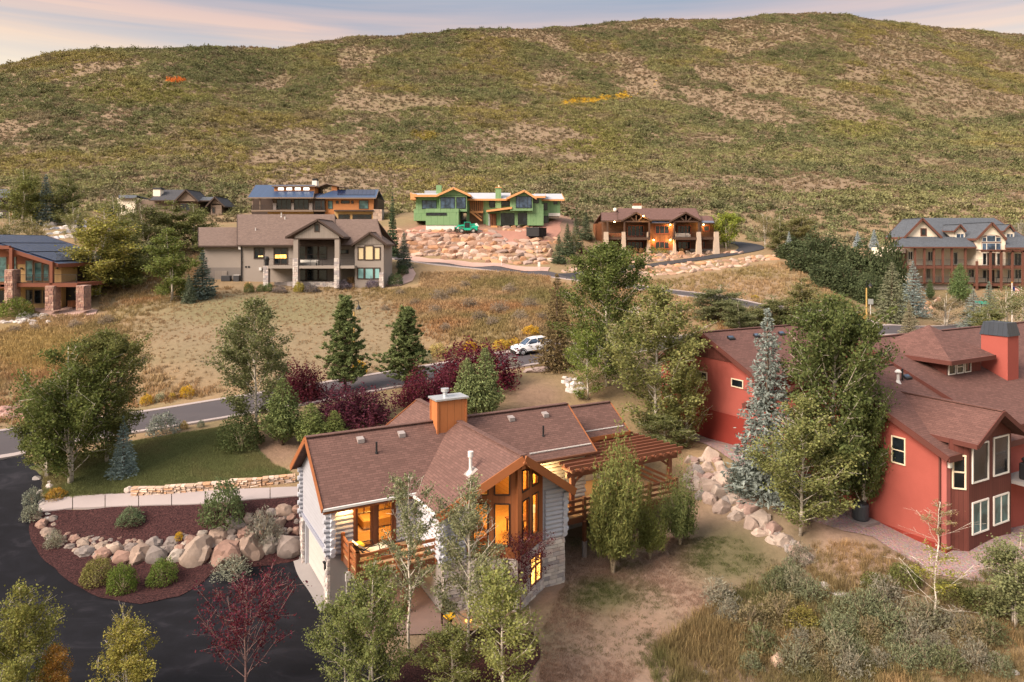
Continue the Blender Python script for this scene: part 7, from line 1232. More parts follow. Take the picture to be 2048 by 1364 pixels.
for px, dd, tp, w, c, v, l in ((1530, 138, 415, 46, (.19, .16, .075), 'far_bare', 'pale leafless aspen clump at the driveway bend'), (1558, 140, 425, 50, (.16, .15, .06), 'far_bare', 'yellowing aspen clump right of the driveway bend'), (1598, 142, 425, 60, (.15, .14, .055), 'far_a', 'olive thicket above the oak thicket'), (1148, 131, 455, 22, (.15, .15, .06), 'far_bare', 'thin white-stemmed aspen among the spruces left of the lodge'), (1430, 88, 568, 100, (.115, .125, .06), 'far_a', 'wide olive tree in front of the lodge slope'), (1540, 86, 590, 95, (.13, .135, .055), 'far_a', 'low olive tree above the red garage roof'), (1612, 84, 555, 70, (.13, .125, .05), 'far_b', 'tree with a brown top above the red garage'), (1480, 84, 600, 70, (.12, .13, .06), 'far_a', 'grey-green tree left of the low olive tree'), (1892, 90, 585, 84, (.155, .13, .07), 'far_bare', 'brown twiggy thicket below the mansion'), (2012, 82, 570, 90, (.14, .145, .065), 'far_bare', 'half-bare aspen at the right edge below the mansion'), (2050, 86, 560, 80, (.15, .155, .06), 'far_bare', 'pale aspen cut by the right edge'), (1985, 78, 610, 70, (.13, .135, .05), 'far_a', 'dense aspen behind the red chimney'), (1555, 136, 440, 40, (.14, .14, .055), 'far_b', 'slim aspen behind the silvery spruce'), (2040, 150, 440, 40, (.2, .19, .15), 'far_bare', 'bare pale tree right of the mansion dormer')): plant(v, px, 0, tp, w, c, l, d=dd)
for px, dd, tp, w in ((1585, 128, 476, 75), (1630, 124, 470, 85), (1675, 120, 480, 85), (1715, 116, 488, 85), (1755, 113, 500, 70), (1660, 110, 522, 90), (1705, 106, 535, 80), (1740, 102, 548, 70), (1615, 118, 500, 80), (1780, 118, 478, 60)): plant('oak' if px % 2 else 'oak_b', px, 0, tp, w, (.060, .075, .036), 'dark scrub oak in the dense thicket left of the mansion', 'dark scrub oak thicket', d=dd)
# planting round the houses
for i, (px, py, tp, w, c, v, l) in enumerate(((498, 585, 565, 22, (.12, .14, .05), 'bush', 'leftmost low shrub before the taupe house'), (522, 583, 568, 18, (.10, .13, .05), 'bush', 'second low shrub before the taupe house'), (536, 583, 566, 20, (.10, .13, .05), 'bush', 'third low shrub before the taupe house'), (560, 585, 572, 28, (.17, .14, .13), 'bush_b', 'brownish shrub before the taupe house doors'), (598, 584, 566, 24, (.26, .22, .05), 'bush_b', 'yellowish shrub before the taupe house porch'), (622, 584, 570, 32, (.14, .12, .12), 'bush_b', 'grey shrub before the taupe house porch column'), (688, 578, 562, 30, (.12, .10, .12), 'bush_b', 'purplish shrub at the corner of the porch'), (745, 575, 556, 32, (.16, .13, .17), 'bush_b', 'lavender shrub below the teal window'), (790, 570, 546, 34, (.07, .10, .045), 'bush', 'round green shrub by the garden path'), (806, 548, 530, 24, (.06, .09, .04), 'bush', 'dark shrub at the bend of the garden path'), (30, 634, 595, 66, (.12, .15, .035), 'bush', 'green shrub before the solar roof house columns'), (1166, 508, 496, 20, (.09, .03, .03), 'bush_b', 'dark red shrub left of the lodge'), (1196, 510, 500, 14, (.08, .03, .03), 'bush_b', 'small dark red shrub left of the lodge pier'), (1320, 506, 495, 38, (.20, .19, .05), 'bush', 'olive hedge before the lodge entrance'), (1376, 507, 501, 12, (.06, .07, .05), 'bush', 'small dark shrub below the right lodge balcony'), (1860, 600, 560, 20, (.08, .11, .05), 'juniper', 'slim dark cedar at the mansion gallery'), (1690, 628, 618, 30, (.5, .33, .08), 'rabbit', 'straw yellow brush along the lower road'), (1720, 640, 628, 30, (.5, .36, .1), 'rabbit', 'straw coloured brush at the street lamp'), (1510, 596, 590, 16, (.5, .36, .03), 'rabbit', 'yellow brush beside the upper road'))): plant(v, px, py, tp, w, c, l)
for px, py, tp, w, l in ((702, 572, 554, 18, 'left golden grass clump at the corner bay'), (716, 572, 553, 18, 'right golden grass clump at the corner bay'), (495, 578, 564, 14, 'small golden grass clump at the downpipe'), (1258, 506, 496, 12, 'leftmost straw grass clump before the lodge'), (1270, 506, 495, 12, 'second straw grass clump before the lodge'), (1282, 506, 496, 12, 'third straw grass clump before the lodge'), (1362, 506, 497, 14, 'straw grass clump below the right lodge gable')): plant('reed', px, py, tp, w, (.46, .30, .14), l)
plant('sapling', 1870, 1252, 1085, 150, (.2, .19, .04), 'thin sapling with yellow leaves below the gravel yard'); plant('sapling', 1876, 1120, 1000, 110, (.25, .2, .1), 'bare white sapling before the red house corner'); plant('far_a', 2030, 1255, 1060, 120, (.15, .16, .075), 'grey-green willow cut by the right edge below the red house', name='willow_shrub')
# sagebrush and brush at the lower right
SG = 'sagebrush in the brush at the lower right'; k = 0; rs = random.Random(5)
for px, py in [(1440, 1205), (1500, 1255), (1580, 1150), (1590, 1185), (1545, 1190), (1620, 1200), (1655, 1240), (1690, 1225), (1720, 1235), (1745, 1225), (1700, 1265), (1670, 1280), (1740, 1275), (1780, 1260), (1790, 1300), (1830, 1285), (1720, 1310), (1680, 1320), (1640, 1300), (1600, 1285), (1760, 1330), (1810, 1335), (1850, 1325), (1880, 1300), (1560, 1240), (1520, 1300), (1900, 1340), (1640, 1345), (1590, 1335), (1950, 1330), (1910, 1260), (1940, 1285), (1700, 1350), (1500, 1340), (1460, 1240), (1770, 1205), (1850, 1250), (1600, 1125), (2000, 1345), (1980, 1280)]:
    s_ = rs.uniform(.8, 1.35); plant(rs.choice(['sage_a', 'sage_b', 'sage_c']), px, py, py - 42 * s_, 62 * s_, rs.choice([(.20, .195, .125), (.16, .175, .10), (.215, .20, .15), (.13, .14, .07), (.20, .165, .09)]), 'grey-green sagebrush in the brush below the red house yard', SG)
for px, py, w, c, l in ((1600, 1255, 90, (.17, .145, .04), 'yellow-leaved bush among the sagebrush'), (1750, 1180, 70, (.10, .11, .035), 'dark green brush at the gravel edge'), (1810, 1165, 80, (.11, .12, .04), 'olive brush below the gravel yard'), (1960, 1215, 90, (.10, .11, .04), 'dark brush right of the yellow sapling'), (1560, 1170, 70, (.10, .11, .06), 'dark grey-green bush at the foot of the boulder wall'), (1900, 1195, 80, (.12, .12, .04), 'mixed green brush left of the yellow sapling')): plant('bush_b', px, py, py - w * .42, w * .8, c, l)
for px, py, w in ((30, 665, 26), (70, 660, 22), (150, 655, 30), (215, 648, 34), (190, 700, 20), (880, 600, 40), (905, 590, 30), (940, 615, 36), (870, 625, 30), (960, 640, 34), (1000, 625, 40), (1040, 640, 36), (1060, 615, 40), (985, 650, 34), (890, 660, 26), (930, 575, 26), (1020, 585, 34), (1085, 640, 30), (1130, 600, 34), (800, 590, 24), (770, 620, 20), (830, 610, 24), (1180, 585, 30), (950, 560, 22)): plant(rs.choice(['sage_a', 'sage_b', 'sage_c']), px, py, py - w * .55, w, dk((.25, .20, .15), rs.uniform(.8, 1.2)), 'dry grey sagebrush on the straw slope above the street', 'dry sagebrush above the street')
# ---- stuff: grass, straw and the brush of the hillside
def gn_scatter(name, pts, scl, tint, meshes, label, var=None):
    n = len(pts); me = bpy.data.meshes.new(name); me.vertices.add(n); me.vertices.foreach_set('co', np.asarray(pts, np.float32).ravel())
    for an, ty, val in (('scl', 'FLOAT', scl), ('rotz', 'FLOAT', RNG.uniform(0, 6.28, n)), ('vi', 'INT', RNG.integers(0, len(meshes), n) if var is None else var)):
        a = me.attributes.new(an, ty, 'POINT'); a.data.foreach_set('value', np.asarray(val, np.int32 if ty == 'INT' else np.float32))
    a = me.attributes.new('tint', 'FLOAT_COLOR', 'POINT'); a.data.foreach_set('color', np.concatenate([tint, np.ones((n, 1))], 1).astype(np.float32).ravel())
    ob = link(name, me); tag(ob, label, None, None, 'stuff'); ng = bpy.data.node_groups.new(name, 'GeometryNodeTree'); ng.interface.new_socket('Geometry', in_out='INPUT', socket_type='NodeSocketGeometry'); ng.interface.new_socket('Geometry', in_out='OUTPUT', socket_type='NodeSocketGeometry')
    N, Lk = ng.nodes, ng.links; gi = N.new('NodeGroupInput'); go_ = N.new('NodeGroupOutput'); iop = N.new('GeometryNodeInstanceOnPoints'); g2i = N.new('GeometryNodeGeometryToInstance')
    for m in meshes[::-1]:
        src = bpy.data.objects.new(m.name + '_source', m); oi = N.new('GeometryNodeObjectInfo'); oi.inputs['Object'].default_value = src; Lk.new(oi.outputs['Geometry'], g2i.inputs[0])
    def at(nm, ty):
        q = N.new('GeometryNodeInputNamedAttribute'); q.data_type = ty; q.inputs['Name'].default_value = nm; return [o for o in q.outputs if o.enabled and o.name == 'Attribute'][0]
    cx = N.new('ShaderNodeCombineXYZ'); Lk.new(at('rotz', 'FLOAT'), cx.inputs[2]); e2r = N.new('FunctionNodeEulerToRotation'); Lk.new(cx.outputs[0], e2r.inputs[0]); cs_ = N.new('ShaderNodeCombineXYZ'); sa_ = at('scl', 'FLOAT')
    for i in range(3): Lk.new(sa_, cs_.inputs[i])
    Lk.new(gi.outputs[0], iop.inputs['Points']); Lk.new(g2i.outputs[0], iop.inputs['Instance']); iop.inputs['Pick Instance'].default_value = True; Lk.new(at('vi', 'INT'), iop.inputs['Instance Index']); Lk.new(e2r.outputs[0], iop.inputs['Rotation']); Lk.new(cs_.outputs[0], iop.inputs['Scale']); Lk.new(iop.outputs[0], go_.inputs[0])
    md = ob.modifiers.new('scatter', 'NODES'); md.node_group = ng; return ob
def mat_tint(name, transl=.2, var=.3):
    t = NT(name); a = t.new('ShaderNodeAttribute', attribute_type='INSTANCER', attribute_name='tint'); ge = t.new('ShaderNodeNewGeometry'); hs = t.new('ShaderNodeHueSaturation'); t.lk(a.outputs['Color'], hs.inputs['Color'])
    m1 = t.new('ShaderNodeMapRange'); m1.inputs['To Min'].default_value = 1 - var; m1.inputs['To Max'].default_value = 1 + var; t.lk(ge.outputs['Random Per Island'], m1.inputs[0]); t.lk(m1.outputs[0], hs.inputs['Value']); t.base(hs.outputs[0], .8, .1)
    tl = t.new('ShaderNodeBsdfTranslucent'); t.lk(hs.outputs[0], tl.inputs[0]); mx = t.new('ShaderNodeMixShader'); mx.inputs[0].default_value = transl; t.lk(t.b.outputs[0], mx.inputs[1]); t.lk(tl.outputs[0], mx.inputs[2]); t.lk(mx.outputs[0], t.out.inputs[0]); return t.m
MT['tint'] = mat_tint('brush leaves'); MT['tintg'] = mat_tint('grass blades', .3, .35)
def clump(seed, nl, Wd, H, ls, asp=.8):
    rg = np.random.default_rng(seed); q = rg.normal(size=(nl, 3)); q /= np.linalg.norm(q, axis=1)[:, None]; q[:, 2] = np.abs(q[:, 2]); lm = 1 + .5 * (2 * fbm(q[:, 0] * 2 + seed, q[:, 1] * 2 + q[:, 2], .7, seed, 2) - 1); P = q * (lm * rg.uniform(.5, 1, nl))[:, None] * np.array([Wd / 2, Wd / 2, H])
    V, F = leaves_np(P, ls * rg.uniform(.6, 1.3, nl), asp, .5, rg); return np_mesh('brush_clump', V, F, [MT['tint']])
def tuft(seed, nb, H, spread, w):
    rg = np.random.default_rng(seed); a = rg.uniform(0, 6.28, nb); r = spread * rg.random(nb) ** .5; b = np.stack([np.cos(a) * r, np.sin(a) * r, np.zeros(nb)], 1); l = rg.normal(size=(nb, 3)) * .35; l[:, 2] = 1; l /= np.linalg.norm(l, axis=1)[:, None]; h = H * rg.uniform(.55, 1.1, nb); s = np.stack([-np.sin(a * 3), np.cos(a * 3), np.zeros(nb)], 1) * w / 2
    V = np.stack([b - s, b + s, b + s * .4 + l * h[:, None], b - s * .4 + l * h[:, None]], 1).reshape(-1, 3); return np_mesh('grass_tuft', V, np.arange(4 * nb).reshape(nb, 4), [MT['tintg']])
CL = [clump(60 + i, 110, 4.6, 2.3, .62) for i in range(4)]; CS = [clump(70 + i, 40, 1.2, .6, .3) for i in range(3)]; TF = [tuft(80 + i, 22, .55, .22, .022) for i in range(3)]; TS = [tuft(90 + i, 26, .16, .22, .02) for i in range(3)]; TB = [tuft(95 + i, 16, .5, .35, .07) for i in range(3)]
BARE = [(370, 350, 260, 34), (300, 272, 190, 22), (640, 212, 120, 14), (560, 262, 80, 12), (700, 195, 60, 10), (780, 240, 70, 18), (1240, 140, 70, 22), (1400, 100, 150, 16), (1420, 140, 120, 18), (1540, 225, 90, 30), (1700, 165, 60, 40), (1530, 295, 70, 25), (1450, 402, 300, 24), (1600, 375, 120, 18), (1850, 275, 80, 18), (1960, 200, 90, 30), (1650, 75, 120, 14), (1300, 180, 40, 30), (350, 140, 40, 18), (860, 130, 40, 12), (180, 215, 50, 12), (640, 110, 40, 8), (720, 300, 60, 18), (1080, 150, 40, 12), (480, 390, 120, 22), (1900, 110, 120, 20), (760, 400, 60, 20), (2000, 350, 70, 16)]
GREEN = [(700, 340, 240, 22), (560, 240, 170, 24), (250, 300, 130, 12), (1080, 330, 180, 60), (1220, 220, 120, 60), (1700, 265, 130, 35), (1750, 310, 110, 20), (1850, 390, 160, 24), (1620, 345, 100, 14), (1480, 375, 60, 14), (980, 200, 160, 60), (500, 130, 200, 30), (150, 180, 170, 50), (100, 260, 120, 35), (1690, 140, 80, 12), (1400, 128, 70, 8), (1700, 400, 60, 14), (1950, 250, 110, 25), (1550, 440, 160, 12), (1180, 405, 60, 40)]
def hill_pts(n, d0, d1, seed):
    rg = np.random.default_rng(seed); d = np.sqrt(rg.uniform(d0 ** 2, d1 ** 2, n)); px = rg.uniform(-120, 2170, n); x = (px - 1024) / FPX * d; return x, d
def hill_density(x, d, z):
    px = 1024 + FPX * x / d; py = YH - (z - ZC) * FPX / d; m = fbm(x, d * .55, 40, 21, 5); m = m + .16 * (fbm(x, d * .6, 11, 25, 3) - .5); th = .425 + .05 * np.clip((px - 1150) / 250, 0, 1) * np.clip((260 - py) / 60, 0, 1) - .04 * np.clip((700 - px) / 400, 0, 1)
    for b in BARE: th = th + .075 * np.clip(1.25 - np.sqrt(((px - b[0]) / b[2]) ** 2 + ((py - b[1]) / b[3]) ** 2), 0, .8)
    for b in GREEN: th = th - .09 * np.clip(1.25 - np.sqrt(((px - b[0]) / b[2]) ** 2 + ((py - b[1]) / b[3]) ** 2), 0, .8)
    return m - th, px, py
x, d = hill_pts(260000, 140, 930, 31); dt = np.interp(1024 + FPX * x / d, DTX, DTY); k = d < dt + 25; x, d = x[k], d[k]; z = gnd(x, d); den, px, py = hill_density(x, d, z)
ok = (RNG.random(len(x)) < np.clip(.17 + .20 * np.clip((den + .075) / .08, 0, 1) + .26 * np.clip((den - .0) / .05, 0, 1), 0, .6)) & ~((d < 168) & (px > 230) & (px < 455)) & ~((d < 166) & (px > 480) & (px < 775)) & ~((d < 158) & (px > 790) & (px < 1150)) & ~((d < 153) & (px > 1170) & (px < 1500)) & ~((d < 150) & (px < 800)) & ~((d < 145) & (px > 1500))
x, d, z, px, py, den = x[ok], d[ok], z[ok], px[ok], py[ok], den[ok]; n = len(x)
tn = fbm(x, d, 60, 41, 3); t2 = fbm(x, d, 12, 44, 2); tint = np.tile(np.array([[.205, .198, .088]]), (n, 1)); tint = lerp(tint, (.145, .150, .070), np.clip((.5 - tn) * 6, 0, 1)); tint = lerp(tint, (.245, .205, .075), np.clip((tn - .53) * 7, 0, 1) * .9); tint = lerp(tint, (.20, .16, .105), np.clip((t2 - .58) * 6, 0, 1) * .7)
tint = lerp(tint, (.235, .215, .065), np.maximum(ell(px, py, 1160, 285, 150, 60, .6), np.maximum(ell(px, py, 300, 190, 190, 30, .6), ell(px, py, 1720, 255, 110, 35, .6))) * .7)
yl = np.interp(px, [1120, 1200, 1265, 1320], [208, 200, 190, 168]); yk = (np.abs(py - yl) < 1 + 9 * t2) & (px > 1125) & (px < 1318) & (RNG.random(n) < .75); tint[yk] = np.array([.50, .32, .04]); yk = (np.hypot((px - 350) / 16, (py - 163) / 5) < 1); tint[yk] = np.array([.62, .20, .05]); yk = np.hypot((px - 850) / 30, (py - 273) / 9) < 1; tint[yk] = np.array([.25, .20, .05])
tint *= 1.22; big = (RNG.random(n) < .10) & (den > .0); tint[big] *= .68; tint *= RNG.uniform(.72, 1.25, (n, 1)); gn_scatter('hillside_scrub', np.stack([x, d, z - .25], 1), np.where(big, 1.7, 1.0) * RNG.uniform(.30, .80, n) * np.clip(.66 + 5 * den, .42, 1.1) * np.clip(.7 + d / 1100, .7, 1.3), tint, CL, 'olive and green oak scrub covering the big hillside')
x, d = hill_pts(170000, 150, 900, 33); z = gnd(x, d); px = 1024 + FPX * x / d; py = YH - (z - ZC) * FPX / d; ok = (py < 470) & ~((py > 405) & (px > 480) & (px < 1480) & (d < 165)) & (RNG.random(len(x)) < np.clip(1.2 - d / 480, .34, 1)) & (d < np.interp(px, DTX, DTY) + 10); x, d, z = x[ok], d[ok], z[ok]; n = len(x)
tint = np.tile(np.array([[.215, .16, .102]]), (n, 1)); tint = lerp(tint, (.19, .16, .095), RNG.random(n)); tint = lerp(tint, (.25, .18, .115), np.clip(fbm(x, d, 20, 51) * 3 - 1.2, 0, 1)); tint *= RNG.uniform(.7, 1.2, (n, 1)); gn_scatter('hillside_dry_grass', np.stack([x, d, z - .05], 1), RNG.uniform(.6, 1.5, n) * np.clip(.6 + d / 420, 1, 2.4), tint, CS, 'dry tan grass and sage tussocks on the bare hillside')
# straw grass on the slopes above the street and the near corner
def zone_pts(n, x0, x1, y0, y1, seed):
    rg = np.random.default_rng(seed); X = rg.uniform(x0, x1, n); Y = rg.uniform(y0, y1, n); return X, Y
def clear_of_roads(X, Y):
    k = np.ones(len(X), bool)
    for Q_, w in ((STREET, 5.0), (UPPER, 3.3), (DRIVE2, 2.8)):
        for a in range(0, len(Q_), 1): k &= (X - Q_[a, 0]) ** 2 + (Y - Q_[a, 1]) ** 2 > w * w
    return k
X, Y = zone_pts(70000, -62, 48, 52, 128, 61); Z = gnd(X, Y); px = 1024 + FPX * X / Y; py = YH - (Z - ZC) * FPX / Y; above = py < np.interp(px, [0, 400, 800, 1040, 1740], [862, 795, 735, 692, 640]); k = above & clear_of_roads(X, Y) & (px > -30) & (px < 1760)
mown = ell(px, py, 560, 680, 330, 125, .3); field = np.maximum(ell(px, py, 1000, 610, 240, 95, .3), ell(px, py, 90, 700, 200, 90, .3)); k &= RNG.random(len(X)) < np.clip(.35 + field * .6 - mown * .1, 0, 1); k &= ~((px > 395) & (px < 780) & (py < 575)) & ~((px < 200) & (py < 632)) & ~((px > 780) & (px < 1110) & (py < 545)) & ~((px > 1100) & (px < 1570) & (py < np.interp(px, [1100, 1245, 1330, 1430, 1570], [568, 568, 558, 546, 524]))) & ~((px > 760) & (px < 840) & (py < 578))
X, Y, Z, px, py, mown = X[k], Y[k], Z[k], px[k], py[k], mown[k]; n = len(X); tint = np.tile(np.array([[.38, .26, .145]]), (n, 1)); tint = lerp(tint, (.26, .20, .09), np.clip(fbm(X, Y, 7, 71) * 3 - 1.1, 0, 1)); tint = lerp(tint, (.34, .185, .09), np.clip(fbm(X, Y, 9, 77) * 5 - 2.7, 0, 1) * .8); tint = lerp(tint, (.30, .21, .13), mown * .7); tint = lerp(tint, (.18, .165, .065), np.clip(fbm(X, Y, 11, 73) * 4 - 2.1, 0, 1) * .8); tint = lerp(tint, (.37, .27, .10), ell(px, py, 80, 700, 150, 60, .5) * .7); tint *= RNG.uniform(.75, 1.2, (n, 1))
gn_scatter('straw_grass', np.stack([X, Y, Z - .03], 1), RNG.uniform(.6, 1.3, n) * (1 - .55 * mown), tint, TB, 'straw coloured dry grass on the slopes above the street')
X, Y = zone_pts(26000, 6, 34, 24, 42, 63); Z = gnd(X, Y); px = 1024 + FPX * X / Y; py = YH - (Z - ZC) * FPX / Y; k = (py > np.interp(px, [1200, 1400, 1560, 1640, 1760, 1900, 2060], [1400, 1225, 1140, 1085, 1090, 1170, 1120])) & (px > np.interp(py, [1080, 1200, 1300, 1370], [1600, 1430, 1300, 1200])) & (RNG.random(len(X)) < .55); X, Y, Z = X[k], Y[k], Z[k]; n = len(X); tint = np.tile(np.array([[.235, .175, .085]]), (n, 1)); tint = lerp(tint, (.15, .145, .06), np.clip(fbm(X, Y, 3.5, 81) * 4 - 1.7, 0, 1)); tint = lerp(tint, (.40, .26, .13), np.clip(fbm(X, Y, 2.5, 82) * 4 - 2, 0, 1)); tint *= RNG.uniform(.7, 1.2, (n, 1)); gn_scatter('tall_dry_grass', np.stack([X, Y, Z - .02], 1), RNG.uniform(.3, .8, n) * (1 + .8 * np.clip(fbm(X, Y, 4, 83) * 4 - 2.2, 0, 1)), tint, TF, 'tall mixed dry grass in the lower right corner')
# short turf on the lawn, sparse weeds on the dry yard
X, Y = zone_pts(60000, -36, -10, 41, 54, 64); Z = gnd(X, Y); px = 1024 + FPX * X / Y; py = YH - (Z - ZC) * FPX / Y; k = (py > np.interp(px, [60, 260, 470, 530], [936, 886, 852, 870])) & (py < np.interp(px, [90, 270, 450, 590], [1000, 985, 966, 952])) & (px > 90) & (px < 588) & ~((px > np.interp(py, [850, 880, 905, 930, 950], [490, 498, 512, 540, 590]) + 24 * (fbm(X, Y, 1.2, 97) - .5))); X, Y, Z = X[k], Y[k], Z[k]; n = len(X); tint = np.tile(np.array([[.19, .205, .085]]), (n, 1)); tint = lerp(tint, (.25, .205, .10), np.clip(fbm(X, Y, 4, 91) * 4 - 1.8, 0, 1) * .85); tint *= RNG.uniform(.75, 1.25, (n, 1)); gn_scatter('lawn_grass', np.stack([X, Y, Z + .03], 1), RNG.uniform(.6, 1.1, n), tint, TS, 'short green lawn grass between street and walk')
X, Y = zone_pts(40000, -2, 18, 26, 44, 65); Z = gnd(X, Y); px = 1024 + FPX * X / Y; py = YH - (Z - ZC) * FPX / Y; k = (py > 1075) & (px > np.interp(py, [1075, 1165, 1260, 1364], [1140, 1130, 1085, 1075])) & (px < np.interp(py, [1075, 1140, 1250, 1364], [1480, 1580, 1400, 1260])) & (RNG.random(len(X)) < np.clip(fbm(X, Y, 3, 95) * 3 - .9, .12, .9)); X, Y, Z, px, py = X[k], Y[k], Z[k], px[k], py[k]; n = len(X); tint = np.tile(np.array([[.33, .22, .165]]), (n, 1)); gg = np.maximum(ell(px, py, 1460, 1110, 130, 90, .5), ell(px, py, 1200, 1190, 90, 45, .5)); tint = lerp(tint, (.12, .13, .05), np.maximum(gg, np.clip(fbm(X, Y, 3, 96) * 5 - 2.9, 0, 1) * .8)); tint *= RNG.uniform(.75, 1.2, (n, 1)); gn_scatter('yard_grass', np.stack([X, Y, Z - .03], 1), RNG.uniform(.4, .9, n), tint, TS, 'thin dry grass on the bare front yard')
# ------------------------------------------------------------ vehicles, lamps, signs and small things
def wheel(par, x, y, z, r, w, rim=MT['metal']):
    t = MB(); n = 18; prof = [(-w / 2, r * .62), (-w / 2, r * .92), (-w * .35, r), (w * .35, r), (w / 2, r * .92), (w / 2, r * .62)]
    V = [(rr * math.cos(2 * math.pi * j / n), a, rr * math.sin(2 * math.pi * j / n)) for a, rr in prof for j in range(n)]; F = [(i * n + j, i * n + (j + 1) % n, ((i + 1) % 6) * n + (j + 1) % n, ((i + 1) % 6) * n + j) for i in range(6) for j in range(n)]
    t.add(V, F); o = t.build('wheel', MT['rubber'], par, smooth=True); o.location = (x, y, z)
    q = MB()
    for k in range(5): a = k * 2 * math.pi / 5; q.bar((0, 0, 0), (r * .6 * math.cos(a), 0, r * .6 * math.sin(a)), .07, w * .8, (0, 1, 0))
    q.lathe([(r * .63, -w * .3), (r * .63, w * .3)], n) if False else None
    for j in range(n): a0, a1 = 2 * math.pi * j / n, 2 * math.pi * (j + 1) / n; q.bar((r * .6 * math.cos(a0), 0, r * .6 * math.sin(a0)), (r * .6 * math.cos(a1), 0, r * .6 * math.sin(a1)), .05, w * .8, (0, 1, 0))
    q.build('rim', rim, o); return o
# white crossover parked at the far kerb
ci = int(np.argmin(np.abs(1024 + FPX * STREET[:, 0] / STREET[:, 1] - 1075))); cp = offs(STREET, 2.75)[ci]; ct = STREET[ci + 1] - STREET[ci - 1]; ca = math.atan2(ct[1], ct[0]); cg = math.atan2(g1(cp[0] + 2 * math.cos(ca), cp[1] + 2 * math.sin(ca)) - g1(cp[0] - 2 * math.cos(ca), cp[1] - 2 * math.sin(ca)), 4)
car = empty('parked_car', (cp[0], cp[1], g1(cp[0], cp[1]) + .07), 0, 'white crossover car with black trim parked at the far kerb', 'car'); car.rotation_euler = (0, -cg, ca)
def loft(secs, mat, name, par):
    """car shell: cross-sections along x, each (x, half width low, half width high, z low, z high)"""
    m = MB(); V = []
    for x, wl, wh, z0, z1 in secs: V += [(x, -wl, z0), (x, -wl * 1.0, (z0 + z1) / 2), (x, -wh, z1), (x, wh, z1), (x, wl * 1.0, (z0 + z1) / 2), (x, wl, z0)]
    F = [(i * 6 + j, i * 6 + (j + 1) % 6, (i + 1) * 6 + (j + 1) % 6, (i + 1) * 6 + j) for i in range(len(secs) - 1) for j in range(6)] + [tuple(range(6)), tuple(range(len(V) - 1, len(V) - 7, -1))]
    m.add(V, F); return m.build(name, mat, par, .02)
loft([(-2.2, .70, .60, .38, .72), (-2.1, .84, .72, .30, .92), (-1.6, .90, .80, .28, 1.0), (-.9, .91, .82, .28, 1.06), (.6, .91, .84, .28, 1.10), (1.7, .90, .82, .30, 1.12), (2.15, .82, .74, .36, 1.05), (2.2, .76, .68, .42, .98)], MT['car_white'], 'body', car)
loft([(-1.05, .80, .74, 1.0, 1.06), (-.25, .80, .64, 1.02, 1.56), (.5, .80, .65, 1.02, 1.62), (1.4, .80, .64, 1.02, 1.56), (2.05, .76, .66, 1.0, 1.12)], MT['glass_blue'], 'windows', car)
loft([(-.2, .665, .60, 1.55, 1.60), (.5, .67, .62, 1.60, 1.66), (1.45, .66, .60, 1.55, 1.60)], MT['car_white'], 'roof_panel', car)
for s in (-1, 1):
    MB().bar((-.98, s * .78, 1.06), (-.25, s * .66, 1.56), .06, .06).build('pillar', MT['car_white'], car); MB().bar((.35, s * .80, 1.08), (.42, s * .67, 1.6), .09, .06).build('pillar', MT['car_white'], car); MB().bar((2.0, s * .76, 1.1), (1.42, s * .66, 1.56), .1, .08).build('pillar', MT['car_white'], car)
    MB().box(-.78, -.6, s * .93 - .1, s * .93 + .1, 1.02, 1.16).build('wing_mirror', MT['car_white'], car, .03); MB().box(-2.2, -2.0, s * .64 - .16, s * .64 + .16, .74, .88).build('headlight', MT['glass_blue'], car, .02)
    MB().box(-1.0, 1.0, s * .90 - .03, s * .90 + .03, .26, .42).build('sill_trim', MT['rubber'], car)
    for x in (-1.38, 1.32): wheel(car, x, s * .82, .34, .345, .23); a = MB(); a.tube([(x + .43 * math.cos(t), s * .885, .34 + .43 * math.sin(t)) for t in [math.pi * k / 8 for k in range(9)]], .05, 5); a.build('wheel_arch', MT['rubber'], car)
MB().box(-2.26, -2.1, -.72, .72, .28, .62).build('front_bumper', MT['rubber'], car, .04); MB().box(2.12, 2.26, -.7, .7, .32, .6).build('rear_bumper', MT['rubber'], car, .04)
# telehandler on the building site
tp = W(934, 456.5, 136.6); tz = g1(tp[0], tp[1]); th = empty('telehandler', (tp[0], tp[1], tz), R(4), 'sea green telehandler with black forks in front of the unfinished house', 'telehandler'); TM = MT['teal_machine']; th.scale = (.88, .88, .82)
MB().box(-1.7, 2.3, -.9, .9, .65, 1.25).build('chassis', TM, th, .05)
for x in (-1.2, 1.35):
    for s in (-1, 1): wheel(th, x, s * .95, .58, .58, .42, MT['white_trim'])
MB().box(-.6, .7, -.95, -.1, 1.25, 2.5).build('cab_glass', MT['glass'], th, .05); c = MB()
for x in (-.6, .7):
    for y in (-.95, -.1): c.bar((x, y, 1.2), (x, y, 2.55), .1, .1)
c.build('cab_frame', TM, th); MB().box(-.68, .78, -1.02, -.03, 2.5, 2.62).build('cab_roof', TM, th, .03); MB().box(.9, 2.4, -.9, .2, 1.25, 1.75).build('engine_cover', TM, th, .08)
MB().bar((2.2, .45, 2.15), (-2.0, .45, 1.75), .34, .42).build('boom', TM, th); MB().bar((-1.9, .45, 1.72), (-2.6, .45, 1.15), .26, .32).build('boom_head', TM, th); MB().box(1.8, 2.5, .2, .8, 1.2, 2.2).build('counterweight', TM, th, .06); MB().bar((1.9, -.3, 2.3), (2.45, -.3, 1.5), .12, .5).build('rear_panel', MT['white_trim'], th)
f = MB(); f.box(-2.75, -2.65, -.5, 1.4, .5, 1.5)
for z in (.55, 1.0, 1.45): f.box(-2.8, -2.6, -.6, 1.5, z - .06, z + .06)
f.build('fork_carriage', MT['black_metal'], th)
for y in (0, .9): MB().box(-4.0, -2.7, y - .08, y + .08, .35, .45).build('fork', MT['black_metal'], th)
